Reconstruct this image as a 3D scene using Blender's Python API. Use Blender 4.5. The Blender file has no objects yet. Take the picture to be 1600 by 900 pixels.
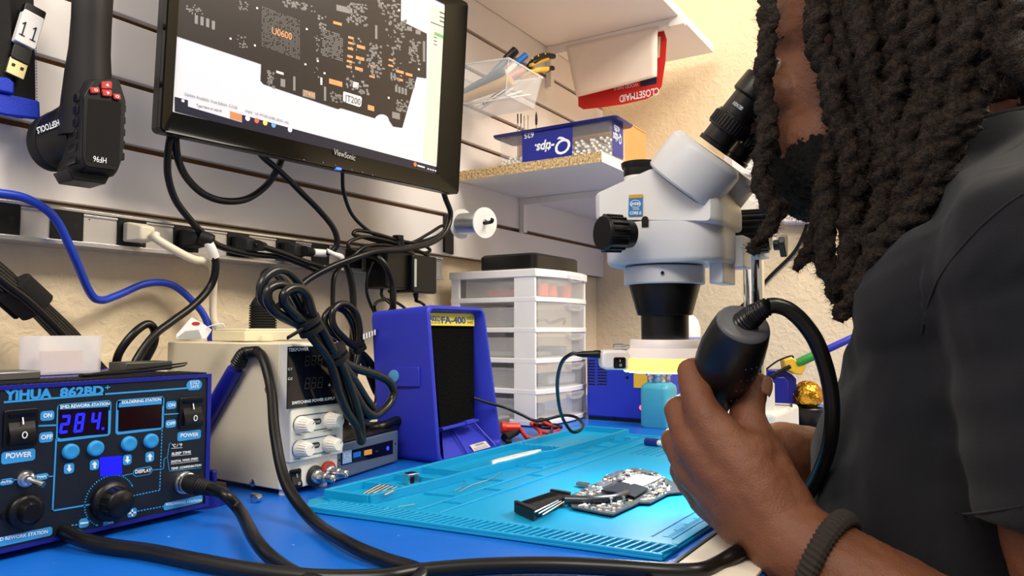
import bpy, bmesh, math, random
from mathutils import Vector as V, Matrix, noise
random.seed(7)
C = bpy.context.scene.collection
SC = bpy.context.scene
# ---------------------------------------------------------------- camera
FPX = 1150.0; TH = math.radians(3.2); PS = math.radians(32.3)
CZ = .92; TZ = .75; WY = .845            # camera height, desk top, slatwall face
cam = bpy.data.cameras.new('camera'); cam.sensor_width = 36; cam.lens = FPX/1600*36; cam.clip_start = .01
co = bpy.data.objects.new('camera', cam); C.objects.link(co)
co.location = (0, 0, CZ); co.rotation_euler = (math.pi/2+TH, 0, -(math.pi/2-PS)); SC.camera = co
# ---------------------------------------------------------------- world, lights, exposure
SC.view_settings.view_transform = 'Standard'; SC.view_settings.look = 'None'
SC.view_settings.gamma = 1; SC.view_settings.use_curve_mapping = False; SC.view_settings.exposure = 0.72
w = bpy.data.worlds.new('room_air'); SC.world = w; w.use_nodes = True
w.node_tree.nodes['Background'].inputs[0].default_value = (1, .9, .78, 1)
w.node_tree.nodes['Background'].inputs[1].default_value = .27
def area(name, loc, sx, sy, power, col, target):
    l = bpy.data.lights.new(name, 'AREA'); l.shape = 'RECTANGLE'; l.size = sx; l.size_y = sy; l.energy = power; l.color = col
    o = bpy.data.objects.new(name, l); C.objects.link(o); o.location = loc
    o.rotation_euler = (V(target)-V(loc)).to_track_quat('-Z', 'Y').to_euler(); return o
area('ceiling_panel_lamp', (1.0, -.75, 2.38), 1.2, .6, 28, (1, .90, .76), (1.0, .5, .9))
area('ceiling_panel_lamp', (-.9, .1, 2.38), 1.2, .6, 20, (1, .93, .84), (.5, .7, .9))
# ---------------------------------------------------------------- projection helpers
hh = V((math.cos(PS), math.sin(PS), 0))
FW = V((hh.x*math.cos(TH), hh.y*math.cos(TH), math.sin(TH))); RT = V((hh.y, -hh.x, 0))
UP = V((-hh.x*math.sin(TH), -hh.y*math.sin(TH), math.cos(TH))); CAM = V((0, 0, CZ))
def ray(px, py): return FW+RT*((px-800)/FPX)+UP*((450-py)/FPX)
def at(px, py, d): return CAM+ray(px, py)*d
def onz(px, py, z=TZ): r = ray(px, py); return CAM+r*((z-CZ)/r.z)
def ony(px, py, y=WY): r = ray(px, py); return CAM+r*(y/r.y)
def onx(px, py, x): r = ray(px, py); return CAM+r*(x/r.x)
class Fr:                                 # a plane with right / up / outward axes
    def __init__(s, o, u, v):
        s.o = V(o); s.u = V(u).normalized(); v = V(v); s.v = (v-s.u*v.dot(s.u)).normalized(); s.n = s.u.cross(s.v)
    def pt(s, a, b, c=0): return s.o+s.u*a+s.v*b+s.n*c
    def hit(s, px, py):
        r = ray(px, py); t = (s.o-CAM).dot(s.n)/r.dot(s.n); p = CAM+r*t-s.o
        return (p.dot(s.u), p.dot(s.v))
    def mat(s): 
        m = Matrix((s.u, s.v, s.n)).transposed().to_4x4(); m.translation = s.o; return m
# ---------------------------------------------------------------- materials
def lin(c):
    c = c/255; return c/12.92 if c <= .04045 else ((c+.055)/1.055)**2.4
def rgb(h):
    if isinstance(h, str): h = h.lstrip('#'); h = tuple(int(h[i:i+2], 16) for i in (0, 2, 4))
    return (lin(h[0]), lin(h[1]), lin(h[2]), 1)
MATS = {}
def mat(name, col, rough=.5, metal=0, bump=0, bscale=200, var=.06, vscale=30, emit=0, alpha=1, trans=0, spec=.5, coat=0, ior=1.45, sheen=0, bdist=.001):
    if name in MATS: return MATS[name]
    m = bpy.data.materials.new(name); m.use_nodes = True; nt = m.node_tree; b = nt.nodes['Principled BSDF']
    c = rgb(col)
    tc = nt.nodes.new('ShaderNodeTexCoord')
    n = nt.nodes.new('ShaderNodeTexNoise'); n.inputs['Scale'].default_value = vscale; n.inputs['Detail'].default_value = 3
    nt.links.new(tc.outputs['Object'], n.inputs['Vector'])
    mx = nt.nodes.new('ShaderNodeMix'); mx.data_type = 'RGBA'
    mx.inputs[6].default_value = tuple(max(0, x*(1-var)) for x in c[:3])+(1,)
    mx.inputs[7].default_value = tuple(min(1, x*(1+var)) for x in c[:3])+(1,)
    nt.links.new(n.outputs['Fac'], mx.inputs[0]); nt.links.new(mx.outputs[2], b.inputs['Base Color'])
    b.inputs['Roughness'].default_value = rough; b.inputs['Metallic'].default_value = metal
    b.inputs['Specular IOR Level'].default_value = spec; b.inputs['IOR'].default_value = ior
    b.inputs['Alpha'].default_value = alpha; b.inputs['Transmission Weight'].default_value = trans
    b.inputs['Coat Weight'].default_value = coat; b.inputs['Coat Roughness'].default_value = .05
    if sheen: b.inputs['Sheen Weight'].default_value = sheen
    if emit: b.inputs['Emission Color'].default_value = c; b.inputs['Emission Strength'].default_value = emit
    if bump:
        n2 = nt.nodes.new('ShaderNodeTexNoise'); n2.inputs['Scale'].default_value = bscale; n2.inputs['Detail'].default_value = 4
        nt.links.new(tc.outputs['Object'], n2.inputs['Vector'])
        bp = nt.nodes.new('ShaderNodeBump'); bp.inputs['Strength'].default_value = bump; bp.inputs['Distance'].default_value = bdist
        nt.links.new(n2.outputs['Fac'], bp.inputs['Height']); nt.links.new(bp.outputs[0], b.inputs['Normal'])
    MATS[name] = m; return m
# ---------------------------------------------------------------- mesh builder
def rrect(w, h, r, n=5, cx=0, cy=0):
    out = []
    r = min(r, w/2-1e-5, h/2-1e-5)
    for k, (sx, sy) in enumerate(((1, 1), (-1, 1), (-1, -1), (1, -1))):
        for i in range(n+1):
            t = math.pi/2*(k+i/n); out.append((cx+sx*(w/2-r)+r*math.cos(t), cy+sy*(h/2-r)+r*math.sin(t)))
    return out
def catmull(p, n):
    p = [V(q) for q in p]
    if len(p) < 3 or n < 2: return p
    P = [p[0]*2-p[1]]+p+[p[-1]*2-p[-2]]; out = []
    for i in range(1, len(P)-2):
        a, b, c, d = P[i-1], P[i], P[i+1], P[i+2]
        for k in range(n):
            t = k/n; out.append(.5*((2*b)+(c-a)*t+(2*a-5*b+4*c-d)*t*t+(3*b-a-3*c+d)*t**3))
    out.append(p[-1]); return out
class MB:
    def __init__(s): s.bm = bmesh.new(); s.mi = 0
    def face(s, vs):
        try: f = s.bm.faces.new(vs); f.material_index = s.mi; return f
        except ValueError: return None
    def verts(s, pts): return [s.bm.verts.new(p) for p in pts]
    def box(s, lo, hi, M=None):
        lo, hi = V(lo), V(hi); pts = [V((x, y, z)) for z in (lo.z, hi.z) for y in (lo.y, hi.y) for x in (lo.x, hi.x)]
        if M is not None: pts = [M @ p for p in pts]
        v = s.verts(pts)
        for f in ((0, 2, 3, 1), (4, 5, 7, 6), (0, 1, 5, 4), (2, 6, 7, 3), (0, 4, 6, 2), (1, 3, 7, 5)): s.face([v[i] for i in f])
        return s
    def prism(s, fr, poly, c0, c1, top=None):
        """polygon in the frame's plane, from depth c0 to c1 (top: optional other outline at c1)"""
        top = top or poly
        area2 = sum(poly[i-1][0]*poly[i][1]-poly[i][0]*poly[i-1][1] for i in range(len(poly)))
        if (area2 < 0) != (c1 < c0): poly = poly[::-1]; top = top[::-1]
        a = s.verts([fr.pt(x, y, c0) for x, y in poly]); b = s.verts([fr.pt(x, y, c1) for x, y in top]); n = len(a)
        s.face(a[::-1]); s.face(b)
        for i in range(n): s.face((a[i], a[(i+1) % n], b[(i+1) % n], b[i]))
        return s
    def flat(s, fr, poly, c=.0003):
        area2 = sum(poly[i-1][0]*poly[i][1]-poly[i][0]*poly[i-1][1] for i in range(len(poly)))
        if area2 < 0: poly = poly[::-1]
        s.face(s.verts([fr.pt(x, y, c) for x, y in poly])); return s
    def ring2(s, fr, outer, inner, c=.0003):
        a = s.verts([fr.pt(x, y, c) for x, y in outer]); b = s.verts([fr.pt(x, y, c) for x, y in inner]); n = len(a)
        for i in range(n): s.face((a[i], a[(i+1) % n], b[(i+1) % n], b[i]))
        return s
    def line2(s, fr, pts, w, c=.0003, dash=0):
        for (x0, y0), (x1, y1) in zip(pts, pts[1:]):
            L = math.hypot(x1-x0, y1-y0) or 1e-9; dx, dy = (x1-x0)/L, (y1-y0)/L; nx, ny = -dy*w/2, dx*w/2
            segs = [(-w/2 if not dash else 0, L+(w/2 if not dash else 0))] if not dash else [(k*dash, min(L, k*dash+dash*.6)) for k in range(int(L/dash)+1)]
            for t0, t1 in segs:
                q = [(x0+dx*t0+nx, y0+dy*t0+ny), (x0+dx*t0-nx, y0+dy*t0-ny), (x0+dx*t1-nx, y0+dy*t1-ny), (x0+dx*t1+nx, y0+dy*t1+ny)]
                s.flat(fr, q, c)
        return s
    def rings(s, rs, cap=True, closed=False):
        R = [s.verts(r) for r in rs]; n = len(R[0])
        for a, b in zip(R, R[1:]+([R[0]] if closed else [])):
            for i in range(n): s.face((a[i], a[(i+1) % n], b[(i+1) % n], b[i]))
        if cap and not closed: s.face(R[0][::-1]); s.face(R[-1])
        return s
    def lathe(s, o, axis, prof, seg=28, cap=True):
        """prof: (distance along axis, radius)"""
        axis = V(axis).normalized(); o = V(o); a = axis.orthogonal().normalized(); b = axis.cross(a)
        s.rings([[o+axis*z+(a*math.cos(2*math.pi*i/seg)+b*math.sin(2*math.pi*i/seg))*max(r, 1e-5) for i in range(seg)] for z, r in prof], cap); return s
    def cyl(s, p0, p1, r0, r1=None, seg=24):
        p0, p1 = V(p0), V(p1); s.lathe(p0, p1-p0, [(0, r0), ((p1-p0).length, r0 if r1 is None else r1)], seg); return s
    def tube(s, pts, r, seg=10, n=8, cap=True, ell=1):
        P = catmull(pts, n) if n > 1 else [V(q) for q in pts]; N = len(P)
        rad = r if callable(r) else (lambda t: r)
        T = [(P[min(i+1, N-1)]-P[max(i-1, 0)]).normalized() for i in range(N)]
        a = T[0].orthogonal().normalized(); rs = []
        for i in range(N):
            a = (a-T[i]*a.dot(T[i])); a = a.normalized() if a.length > 1e-6 else T[i].orthogonal().normalized(); b = T[i].cross(a); q = rad(i/(N-1))
            rs.append([P[i]+(a*math.cos(2*math.pi*k/seg)*ell+b*math.sin(2*math.pi*k/seg))*q for k in range(seg)])
        s.rings(rs, cap); return s
    def ball(s, c, r, M=None, seg=20, rg=12):
        c = V(c); r = V(r) if hasattr(r, '__len__') else V((r, r, r)); R = []
        for j in range(rg+1):
            th = math.pi*(.004+.992*j/rg)
            R.append([V((math.cos(2*math.pi*i/seg)*math.sin(th)*r.x, math.sin(2*math.pi*i/seg)*math.sin(th)*r.y, -math.cos(th)*r.z)) for i in range(seg)])
        s.rings([[c+(M @ p if M is not None else p) for p in q] for q in R]); return s
    def text(s, fr, txt, a, b, width=None, height=.01, c=.0003, off=0, align='L', shear=0, ext=0):
        """text with its baseline start at (a,b); width fits it, height is the capital height"""
        cu = bpy.data.curves.new('lettering', 'FONT'); cu.body = txt; cu.size = 1; cu.offset = off; cu.shear = shear; cu.resolution_u = 3
        if ext: cu.extrude = ext
        o = bpy.data.objects.new('lettering', cu); C.objects.link(o)
        dg = bpy.context.evaluated_depsgraph_get(); me = bpy.data.meshes.new_from_object(o.evaluated_get(dg))
        bpy.data.objects.remove(o); bpy.data.curves.remove(cu)
        if not me.vertices: return s
        xs = [v.co.x for v in me.vertices]; x0, x1 = min(xs), max(xs); ys = [v.co.y for v in me.vertices]
        sy = height/.70; sx = (width/(x1-x0)) if width else sy
        sh = 0 if align == 'L' else -(x1-x0)*sx/2
        vs = s.verts([fr.pt(a+sh+(v.co.x-x0)*sx, b+v.co.y*sy, c+v.co.z) for v in me.vertices])
        for p in me.polygons: s.face([vs[i] for i in p.vertices])
        bpy.data.meshes.remove(me); return s
ORG = {}
def ob(name, mb, mats, parent=None, smooth=35, bevel=0, bseg=2, origin=None, solid=0, sub=0):
    bm = mb.bm if isinstance(mb, MB) else mb
    if parent is not None: org = ORG[parent]
    elif origin is not None: org = V(origin)
    else:
        xs = [v.co for v in bm.verts]; lo = V([min(p[i] for p in xs) for i in range(3)]); hi = V([max(p[i] for p in xs) for i in range(3)])
        org = V(((lo.x+hi.x)/2, (lo.y+hi.y)/2, lo.z))
    for v in bm.verts: v.co -= org
    me = bpy.data.meshes.new(name); bm.to_mesh(me); bm.free()
    for m in (mats if isinstance(mats, (list, tuple)) else [mats]): me.materials.append(m)
    o = bpy.data.objects.new(name, me); C.objects.link(o)
    if parent is not None: o.parent = parent
    else: o.location = org
    ORG[o] = org
    if smooth:
        for p in me.polygons: p.use_smooth = True
        me.set_sharp_from_angle(angle=math.radians(smooth))
    if bevel:
        md = o.modifiers.new('bevel', 'BEVEL'); md.width = bevel; md.segments = bseg; md.limit_method = 'ANGLE'; md.angle_limit = math.radians(40); md.harden_normals = False
    return o
def tag(o, label=None, cat=None, group=None, kind=None):
    if label: o['label'] = label
    if cat: o['category'] = cat
    if group: o['group'] = group
    if kind: o['kind'] = kind
    return o
def thing(name, loc, label, cat, group=None):
    o = bpy.data.objects.new(name, None); C.objects.link(o); o.location = loc; o.empty_display_size = .03; ORG[o] = V(loc); return tag(o, label, cat, group)
# ---------------------------------------------------------------- shared materials
M_blk = mat('black_plastic', '#0b0b0d', .36, spec=.38, bump=.15, bscale=900, bdist=.0003)
M_blkm = mat('black_matte_plastic', '#101012', .58, spec=.35, bump=.25, bscale=1200, bdist=.0003)
M_cord = mat('black_cord_rubber', '#0c0c0d', .32, spec=.42, var=.2, vscale=60)
M_white = mat('white_plastic', '#ece9e6', .42)
M_ink = mat('white_ink', '#e8eef2', .6, var=.02)
M_steel = mat('bright_steel', '#d6d6d4', .22, metal=1)
M_dsteel = mat('dull_steel', '#8f8f8e', .4, metal=1, var=.2)
M_cyan = mat('light_blue_ink', '#2f96d8', .5, var=.03)
M_blue = mat('royal_blue_plastic', '#2a34b4', .42, bump=.1, bscale=700, bdist=.0003)
# ================================================================ the room
def wall_mat():
    m = mat('cream_textured_paint', '#ead7b4', .75)
    nt = m.node_tree; b = nt.nodes['Principled BSDF']; tc = nt.nodes.new('ShaderNodeTexCoord')
    n = nt.nodes.new('ShaderNodeTexNoise'); n.inputs['Scale'].default_value = 75; n.inputs['Detail'].default_value = 3; n.inputs['Distortion'].default_value = .6
    r = nt.nodes.new('ShaderNodeValToRGB'); r.color_ramp.elements[0].position = .42; r.color_ramp.elements[1].position = .62
    bp = nt.nodes.new('ShaderNodeBump'); bp.inputs['Strength'].default_value = .36; bp.inputs['Distance'].default_value = .0018
    nt.links.new(tc.outputs['Object'], n.inputs['Vector']); nt.links.new(n.outputs['Fac'], r.inputs[0]); nt.links.new(r.outputs[0], bp.inputs['Height']); nt.links.new(bp.outputs[0], b.inputs['Normal'])
    return m
M_wall = wall_mat()
WB = .868                                  # drywall behind the slatwall
CX = 1.80                                  # the corner with the far wall
m = MB(); m.box((-1.2, WB, 0), (CX+.1, WB+.1, 2.4)); tag(ob('wall_back', m, M_wall, smooth=0), kind='structure')
m = MB(); m.box((CX, -1.6, 0), (CX+.1, WB-.0005, 2.4)); tag(ob('wall_right', m, M_wall, smooth=0), kind='structure')
m = MB(); m.box((-1.2, -1.6, -.05), (CX, WB, 0)); tag(ob('floor', m, mat('grey_floor', '#8d877e', .6), smooth=0), kind='structure')
# slatwall: white boards with brown grooves
M_slat = mat('white_melamine', '#e9e2de', .38, var=.015, vscale=8)
M_groove = mat('brown_hardboard', '#6e4824', .7, bump=.3, bscale=400, var=.2)
z0 = ony(34, 306).z; pit = .0762; gv = .008
t = thing('slatwall', (.7, WY, z0), 'white slatwall panel with brown grooves fixed to the wall above the outlet strip', 'wall panel')
m = MB(); m.box((-.9, WY+.010, z0-.0005), (CX, WB, 1.9)); ob('backing_board', m, M_groove, t, smooth=0)
m = MB(); k = 0
while z0+pit*k < 1.85:
    a = z0+pit*k+(gv/2 if k else 0); m.box((-.9, WY, a), (CX-.001, WY+.012, z0+pit*(k+1)-gv/2)); k += 1
ob('boards', m, M_slat, t, smooth=0, bevel=.0008)
# ---------------------------------------------------------------- desk
def desk_mat():
    m = mat('blue_laminate', '#0e62c6', .36, var=.10, vscale=14)
    nt = m.node_tree; b = nt.nodes['Principled BSDF']; tc = nt.nodes.new('ShaderNodeTexCoord')
    n = nt.nodes.new('ShaderNodeTexVoronoi'); n.inputs['Scale'].default_value = 55; n.inputs['Randomness'].default_value = 1
    r = nt.nodes.new('ShaderNodeValToRGB'); r.color_ramp.elements[0].position = .03; r.color_ramp.elements[0].color = (1, 1, 1, 1); r.color_ramp.elements[1].position = .075; r.color_ramp.elements[1].color = (0, 0, 0, 1)
    n2 = nt.nodes.new('ShaderNodeTexNoise'); n2.inputs['Scale'].default_value = 9
    r2 = nt.nodes.new('ShaderNodeValToRGB'); r2.color_ramp.elements[0].position = .5; r2.color_ramp.elements[1].position = .6
    mu = nt.nodes.new('ShaderNodeMath'); mu.operation = 'MULTIPLY'
    old = b.inputs['Base Color'].links[0].from_socket
    mx = nt.nodes.new('ShaderNodeMix'); mx.data_type = 'RGBA'; mx.inputs[7].default_value = rgb('#9fbfe8')
    nt.links.new(tc.outputs['Object'], n.inputs['Vector']); nt.links.new(tc.outputs['Object'], n2.inputs['Vector'])
    nt.links.new(n.outputs['Distance'], r.inputs[0]); nt.links.new(n2.outputs['Fac'], r2.inputs[0])
    nt.links.new(r.outputs[0], mu.inputs[0]); nt.links.new(r2.outputs[0], mu.inputs[1])
    nt.links.new(mu.outputs[0], mx.inputs[0]); nt.links.new(old, mx.inputs[6]); nt.links.new(mx.outputs[2], b.inputs['Base Color'])
    return m
t = thing('workbench', (.8, .5, 0), 'long workbench with a bright blue laminate top along the wall', 'desk')
DF = .13
m = MB(); m.box((-.6, DF, TZ-.03), (CX-.002, WB-.001, TZ)); ob('worktop', m, desk_mat(), t, bevel=.003)
for x in (-.5, 1.7):
    for y in (DF+.06, .78):
        m = MB(); m.box((x-.025, y-.025, 0), (x+.025, y+.025, TZ-.03)); ob('leg', m, M_dsteel, t)
# ---------------------------------------------------------------- shelves
M_chip = mat('raw_particleboard', '#c79f66', .85, bump=.5, bscale=500)
nt = M_chip.node_tree; _m = [n for n in nt.nodes if n.type == 'MIX'][0]; _n = [n for n in nt.nodes if n.type == 'TEX_NOISE'][0]
_n.inputs['Scale'].default_value = 260; _r = nt.nodes.new('ShaderNodeValToRGB'); _r.color_ramp.elements[0].position = .30; _r.color_ramp.elements[1].position = .66; nt.links.new(_n.outputs['Fac'], _r.inputs[0]); nt.links.new(_r.outputs[0], _m.inputs[0])
_m.inputs[6].default_value = rgb('#8a6434'); _m.inputs[7].default_value = rgb('#f0d3a0')
M_shelf = mat('white_shelf_melamine', '#eee8e2', .45, var=.01)
zs = onz(940, 253, 1.207).z
sx0 = onz(940, 253, zs).x; sy0 = .538
t = thing('wall_shelf', (sx0, WY, zs), 'short lower white shelf with raw particleboard end, holding the cotton swab box', 'shelf')
m = MB(); m.box((sx0+.001, sy0, zs), (CX-.003, WY-.001, zs+.019)); ob('shelf_board', m, M_shelf, t, bevel=.0006)
m = MB(); m.box((sx0, sy0+.0005, zs+.0004), (sx0+.0012, WY-.0015, zs+.0186)); ob('raw_edge', m, M_chip, t)['label'] = 'tan raw chipboard end'
m = MB(); m.box((1.37, sy0+.03, zs-.014), (1.376, WY-.001, zs-.0005)); m.box((1.366, WY-.012, zs-.075), (1.38, WY-.0005, zs))
ob('bracket', m, M_shelf, t)
zu = 1.588; ux1 = onz(1115, 82, zu).x; uy0 = onz(1115, 82, zu).y
t = thing('wall_shelf', (1.2, WY, zu), 'large upper white shelf seen from below at the top of the picture', 'shelf')
m = MB(); m.box((.95, uy0, zu), (ux1, WY-.001, zu+.019)); ob('shelf_board', m, M_shelf, t, bevel=.0008)
ax = onz(865, 72, zu).x
m = MB(); m.box((ax-.004, uy0+.02, zu-.022), (ax+.004, WY-.001, zu-.0005)); m.box((ax-.008, WY-.014, zu-.10), (ax+.008, WY-.0005, zu-.0005)); m.box((ax-.007, uy0-.012, zu-.02), (ax+.007, uy0+.022, zu+.004))
ob('bracket_arm', m, M_shelf, t, bevel=.0008)
# sheet of paper and red tag hanging from the bracket arm
fx = Fr((ax-.006, .7, 1.5), (0, -1, 0), (0, 0, 1))
q = [fx.hit(*p) for p in ((884, 72), (1028, 41), (1027, 120), (903, 153))]
m = MB(); n = 14; rs = []
for j in range(n+1):
    row = []
    for i in range(n+1):
        s_, t_ = i/n, j/n
        a = (q[0][0]*(1-s_)+q[1][0]*s_)*(1-t_)+(q[3][0]*(1-s_)+q[2][0]*s_)*t_; b = (q[0][1]*(1-s_)+q[1][1]*s_)*(1-t_)+(q[3][1]*(1-s_)+q[2][1]*s_)*t_
        row.append(fx.pt(a, b, .004*math.sin(t_*3+s_*2)*t_+.006*t_))
    rs.append(m.verts(row))
for j in range(n):
    for i in range(n): m.face((rs[j][i], rs[j+1][i], rs[j+1][i+1], rs[j][i+1]))
o = ob('paper_sheet', m, mat('cream_paper', '#f1e4d6', .8), smooth=60); md = o.modifiers.new('thick', 'SOLIDIFY'); md.thickness = .0004
tag(o, 'blank white sheet of paper hanging under the upper shelf in front of the red tag', 'paper')
fx2 = Fr((ax+.012, .7, 1.5), (0, -1, 0), (0, 0, 1))
t = thing('product_tag', fx2.pt(0, 0), 'red cardboard shelf tag with white upside-down lettering behind the paper sheet', 'tag')
m = MB(); poly = [fx2.hit(*p) for p in ((902, 55), (1030, 40), (1037, 46), (1042, 62), (1040, 95), (1034, 135), (1026, 146), (1010, 155), (975, 163), (940, 168), (912, 171), (904, 166))]
m.prism(fx2, poly, 0, .001); ob('card', m, mat('red_card', '#c9201c', .5), t)
fi = Fr(fx2.o, -fx2.u, -fx2.v)
def inv_text(m, fr, s_, p_left, p_right, hpx, **k):
    a = fr.hit(*p_left); b = fr.hit(*p_right); d = math.hypot(b[0]-a[0], b[1]-a[1])
    u = fr.u*(b[0]-a[0])+fr.v*(b[1]-a[1]); g = Fr(fr.pt(*a), u, fr.v)
    h2 = fr.hit(p_left[0], p_left[1]-hpx) if hpx > 0 else fr.hit(p_left[0], p_left[1]-hpx)
    m.text(g, s_, 0, 0, d, math.hypot(h2[0]-a[0], h2[1]-a[1]), **k); return m
m = MB(); inv_text(m, fi, 'CLOSETMAID', (1030, 137), (968, 150), -11, c=.0015, off=.02)
inv_text(m, fi, 'WOOD SHELF', (998, 129), (960, 136), -6, c=.0015)
ob('lettering', m, M_ink, t)
m = MB(); m.flat(fx2, [fx2.hit(*p) for p in ((1001, 125), (1026, 120), (1026, 131), (1001, 136))], .0013); ob('dark_panel', m, mat('dark_blue_print', '#1a2140', .5), t)['label'] = 'dark blue printed square'
m = MB(); m.flat(fx2, [fx2.hit(*p) for p in ((1019, 60), (1033, 57), (1031, 90), (1020, 93))], .0013); ob('price_sticker', m, mat('beige_sticker', '#d8c3a0', .6), t)['label'] = 'beige sticker'
# ================================================================ things on the desk, left half
def c5(x, y): return (x/2.6475, 560+y/2.6475)
# ---------------------------------------------------------------- rework station
YS = .609
st = Fr((0, YS, 0), (1, 0, 0), (0, 0, 1))
sr = st.hit(326, 802)[0]; stp = st.hit(333, 584)[1]; sl = sr-.21; sb = TZ+.006
t = thing('rework_station', ((sl+sr)/2, .70, TZ), 'blue and black hot air rework station reading 284 on its blue digits', 'rework station')
M_case = mat('dark_blue_paint', '#141b86', .38, bump=.15, bscale=900, bdist=.0003)
M_face = mat('navy_front_panel', '#0c1420', .45, bump=.15, bscale=1200, bdist=.0002)
m = MB(); m.prism(st, [(sl, sb), (sr, sb), (sr, stp), (sl, stp)], -.19, -.004); ob('case', m, M_case, t, bevel=.0015)
m = MB(); o_ = [(sl, sb), (sr, sb), (sr, stp), (sl, stp)]; i_ = [(sl+.004, sb+.003), (sr-.004, sb+.003), (sr-.004, stp-.003), (sl+.004, stp-.003)]
m.ring2(st, o_, i_, 0); 
for a, b in ((o_, 0), (i_, 1)):
    for k in range(4):
        p, q = a[k], a[(k+1) % 4]; m.face(m.verts([st.pt(*p, 0), st.pt(*q, 0), st.pt(*q, -.005), st.pt(*p, -.005)]))
ob('front_rim', m, M_case, t)
m = MB(); m.prism(st, i_, -.0045, -.0012); ob('front_panel', m, M_face, t)['label'] = 'dark navy front panel with light blue lettering'
for x in (sl+.03, sr-.03):
    for y in (.03, .16): m = MB(); m.cyl((x, YS+y, TZ), (x, YS+y, sb+.001), .008); ob('foot', m, M_blkm, t)
sf = Fr(st.pt(0, 0, -.0011), st.u, st.v)
H = lambda x, y: sf.hit(*c5(x, y))
m = MB()
def ftext(m, fr, s_, pl, pr, hpx, c=.0003, off=.0, conv=lambda x, y: (x, y), shear=0):
    """left-aligned text whose baseline runs between two photo points on the frame"""
    a = fr.hit(*conv(*pl)); b = fr.hit(*conv(*pr)); t_ = fr.hit(*conv(pl[0], pl[1]-hpx))
    d = V((b[0]-a[0], b[1]-a[1])); g = Fr(fr.pt(*a), fr.u*d.x+fr.v*d.y, fr.v); m.text(g, s_, 0, 0, d.length, abs(t_[1]-a[1]), c, off, shear=shear)
def pad(m, cx, cy, w_, h_, r_, conv=H, c=.0002):
    a = conv(cx-w_/2, cy); b = conv(cx+w_/2, cy); u = conv(cx, cy-h_/2); d = conv(cx, cy+h_/2)
    W_ = abs(b[0]-a[0]); h2 = abs(u[1]-d[1]); m.flat(sf, rrect(W_, h2, r_, 5, (a[0]+b[0])/2, (u[1]+d[1])/2), c)
def oline(m, pts, wpx=6, dash=0, c=.0002):
    m.line2(sf, [H(*p) for p in pts], wpx/2.6475*.00055, c, dash)
# light blue print
oline(m, [(20, 181), (430, 148), (770, 123)], 7)
oline(m, [(160, 279), (232, 276)], 6); oline(m, [(676, 232), (738, 228)], 5)
oline(m, [(232, 335), (217, 630), (368, 605)], 6)
oline(m, [(670, 295), (660, 545), (540, 570)], 5, .0028); oline(m, [(568, 632), (676, 612)], 5, .0028); oline(m, [(280, 692), (326, 687)], 5, .0028)
oline(m, [(503, 485), (552, 476)], 3); oline(m, [(630, 462), (676, 456), (678, 415), (692, 408), (700, 352), (708, 350)], 3); oline(m, [(692, 410), (700, 466), (830, 452)], 2.5)
oline(m, [(0, 508), (82, 500)], 4); oline(m, [(130, 497), (217, 487)], 4)
def frame(m, q, wid=.0022, n=5):
    P = [H(*p) for p in q]; cx = sum(p[0] for p in P)/4; cy = sum(p[1] for p in P)/4
    x0, x1 = (P[0][0]+P[3][0])/2, (P[1][0]+P[2][0])/2; y1, y0 = (P[0][1]+P[1][1])/2, (P[2][1]+P[3][1])/2
    m.ring2(sf, rrect(x1-x0, y1-y0, .003, 5, (x0+x1)/2, (y0+y1)/2), rrect(x1-x0-2*wid, y1-y0-2*wid, .0018, 5, (x0+x1)/2, (y0+y1)/2), .0002); return x0, x1, y0, y1, wid
f1 = frame(m, [(235, 190), (462, 172), (455, 325), (232, 340)]); f2 = frame(m, [(480, 172), (680, 156), (675, 297), (477, 313)])
for f in (f1, f2): m.flat(sf, [(f[0]+.001, f[3]-.0085), (f[1]-.001, f[3]-.0085), (f[1]-.001, f[3]-.001), (f[0]+.001, f[3]-.001)], .0002)
pad(m, 803, 110, 64, 42, .006)
for a in ((195, 237, 58, 40), (190, 326, 58, 42), (75, 405, 140, 50), (708, 193, 42, 32), (706, 270, 44, 32), (782, 318, 97, 38), (285, 455, 42, 42), (390, 440, 38, 42), (526, 419, 36, 42), (619, 407, 36, 42), (448, 675, 45, 38), (347, 680, 42, 38), (546, 638, 38, 36), (757, 597, 160, 30), (90, 740, 250, 38), (27, 510, 58, 26), (170, 490, 60, 26)): pad(m, *a, .0022)
k_c = H(455, 588)
arc = [(k_c[0]+.0205*math.cos(math.radians(x)), k_c[1]+.0205*math.sin(math.radians(x))) for x in range(25, 245, 6)]
m.line2(sf, arc, .0012, .0002)
pad(m, 590, 468, 80, 34, .006)
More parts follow.
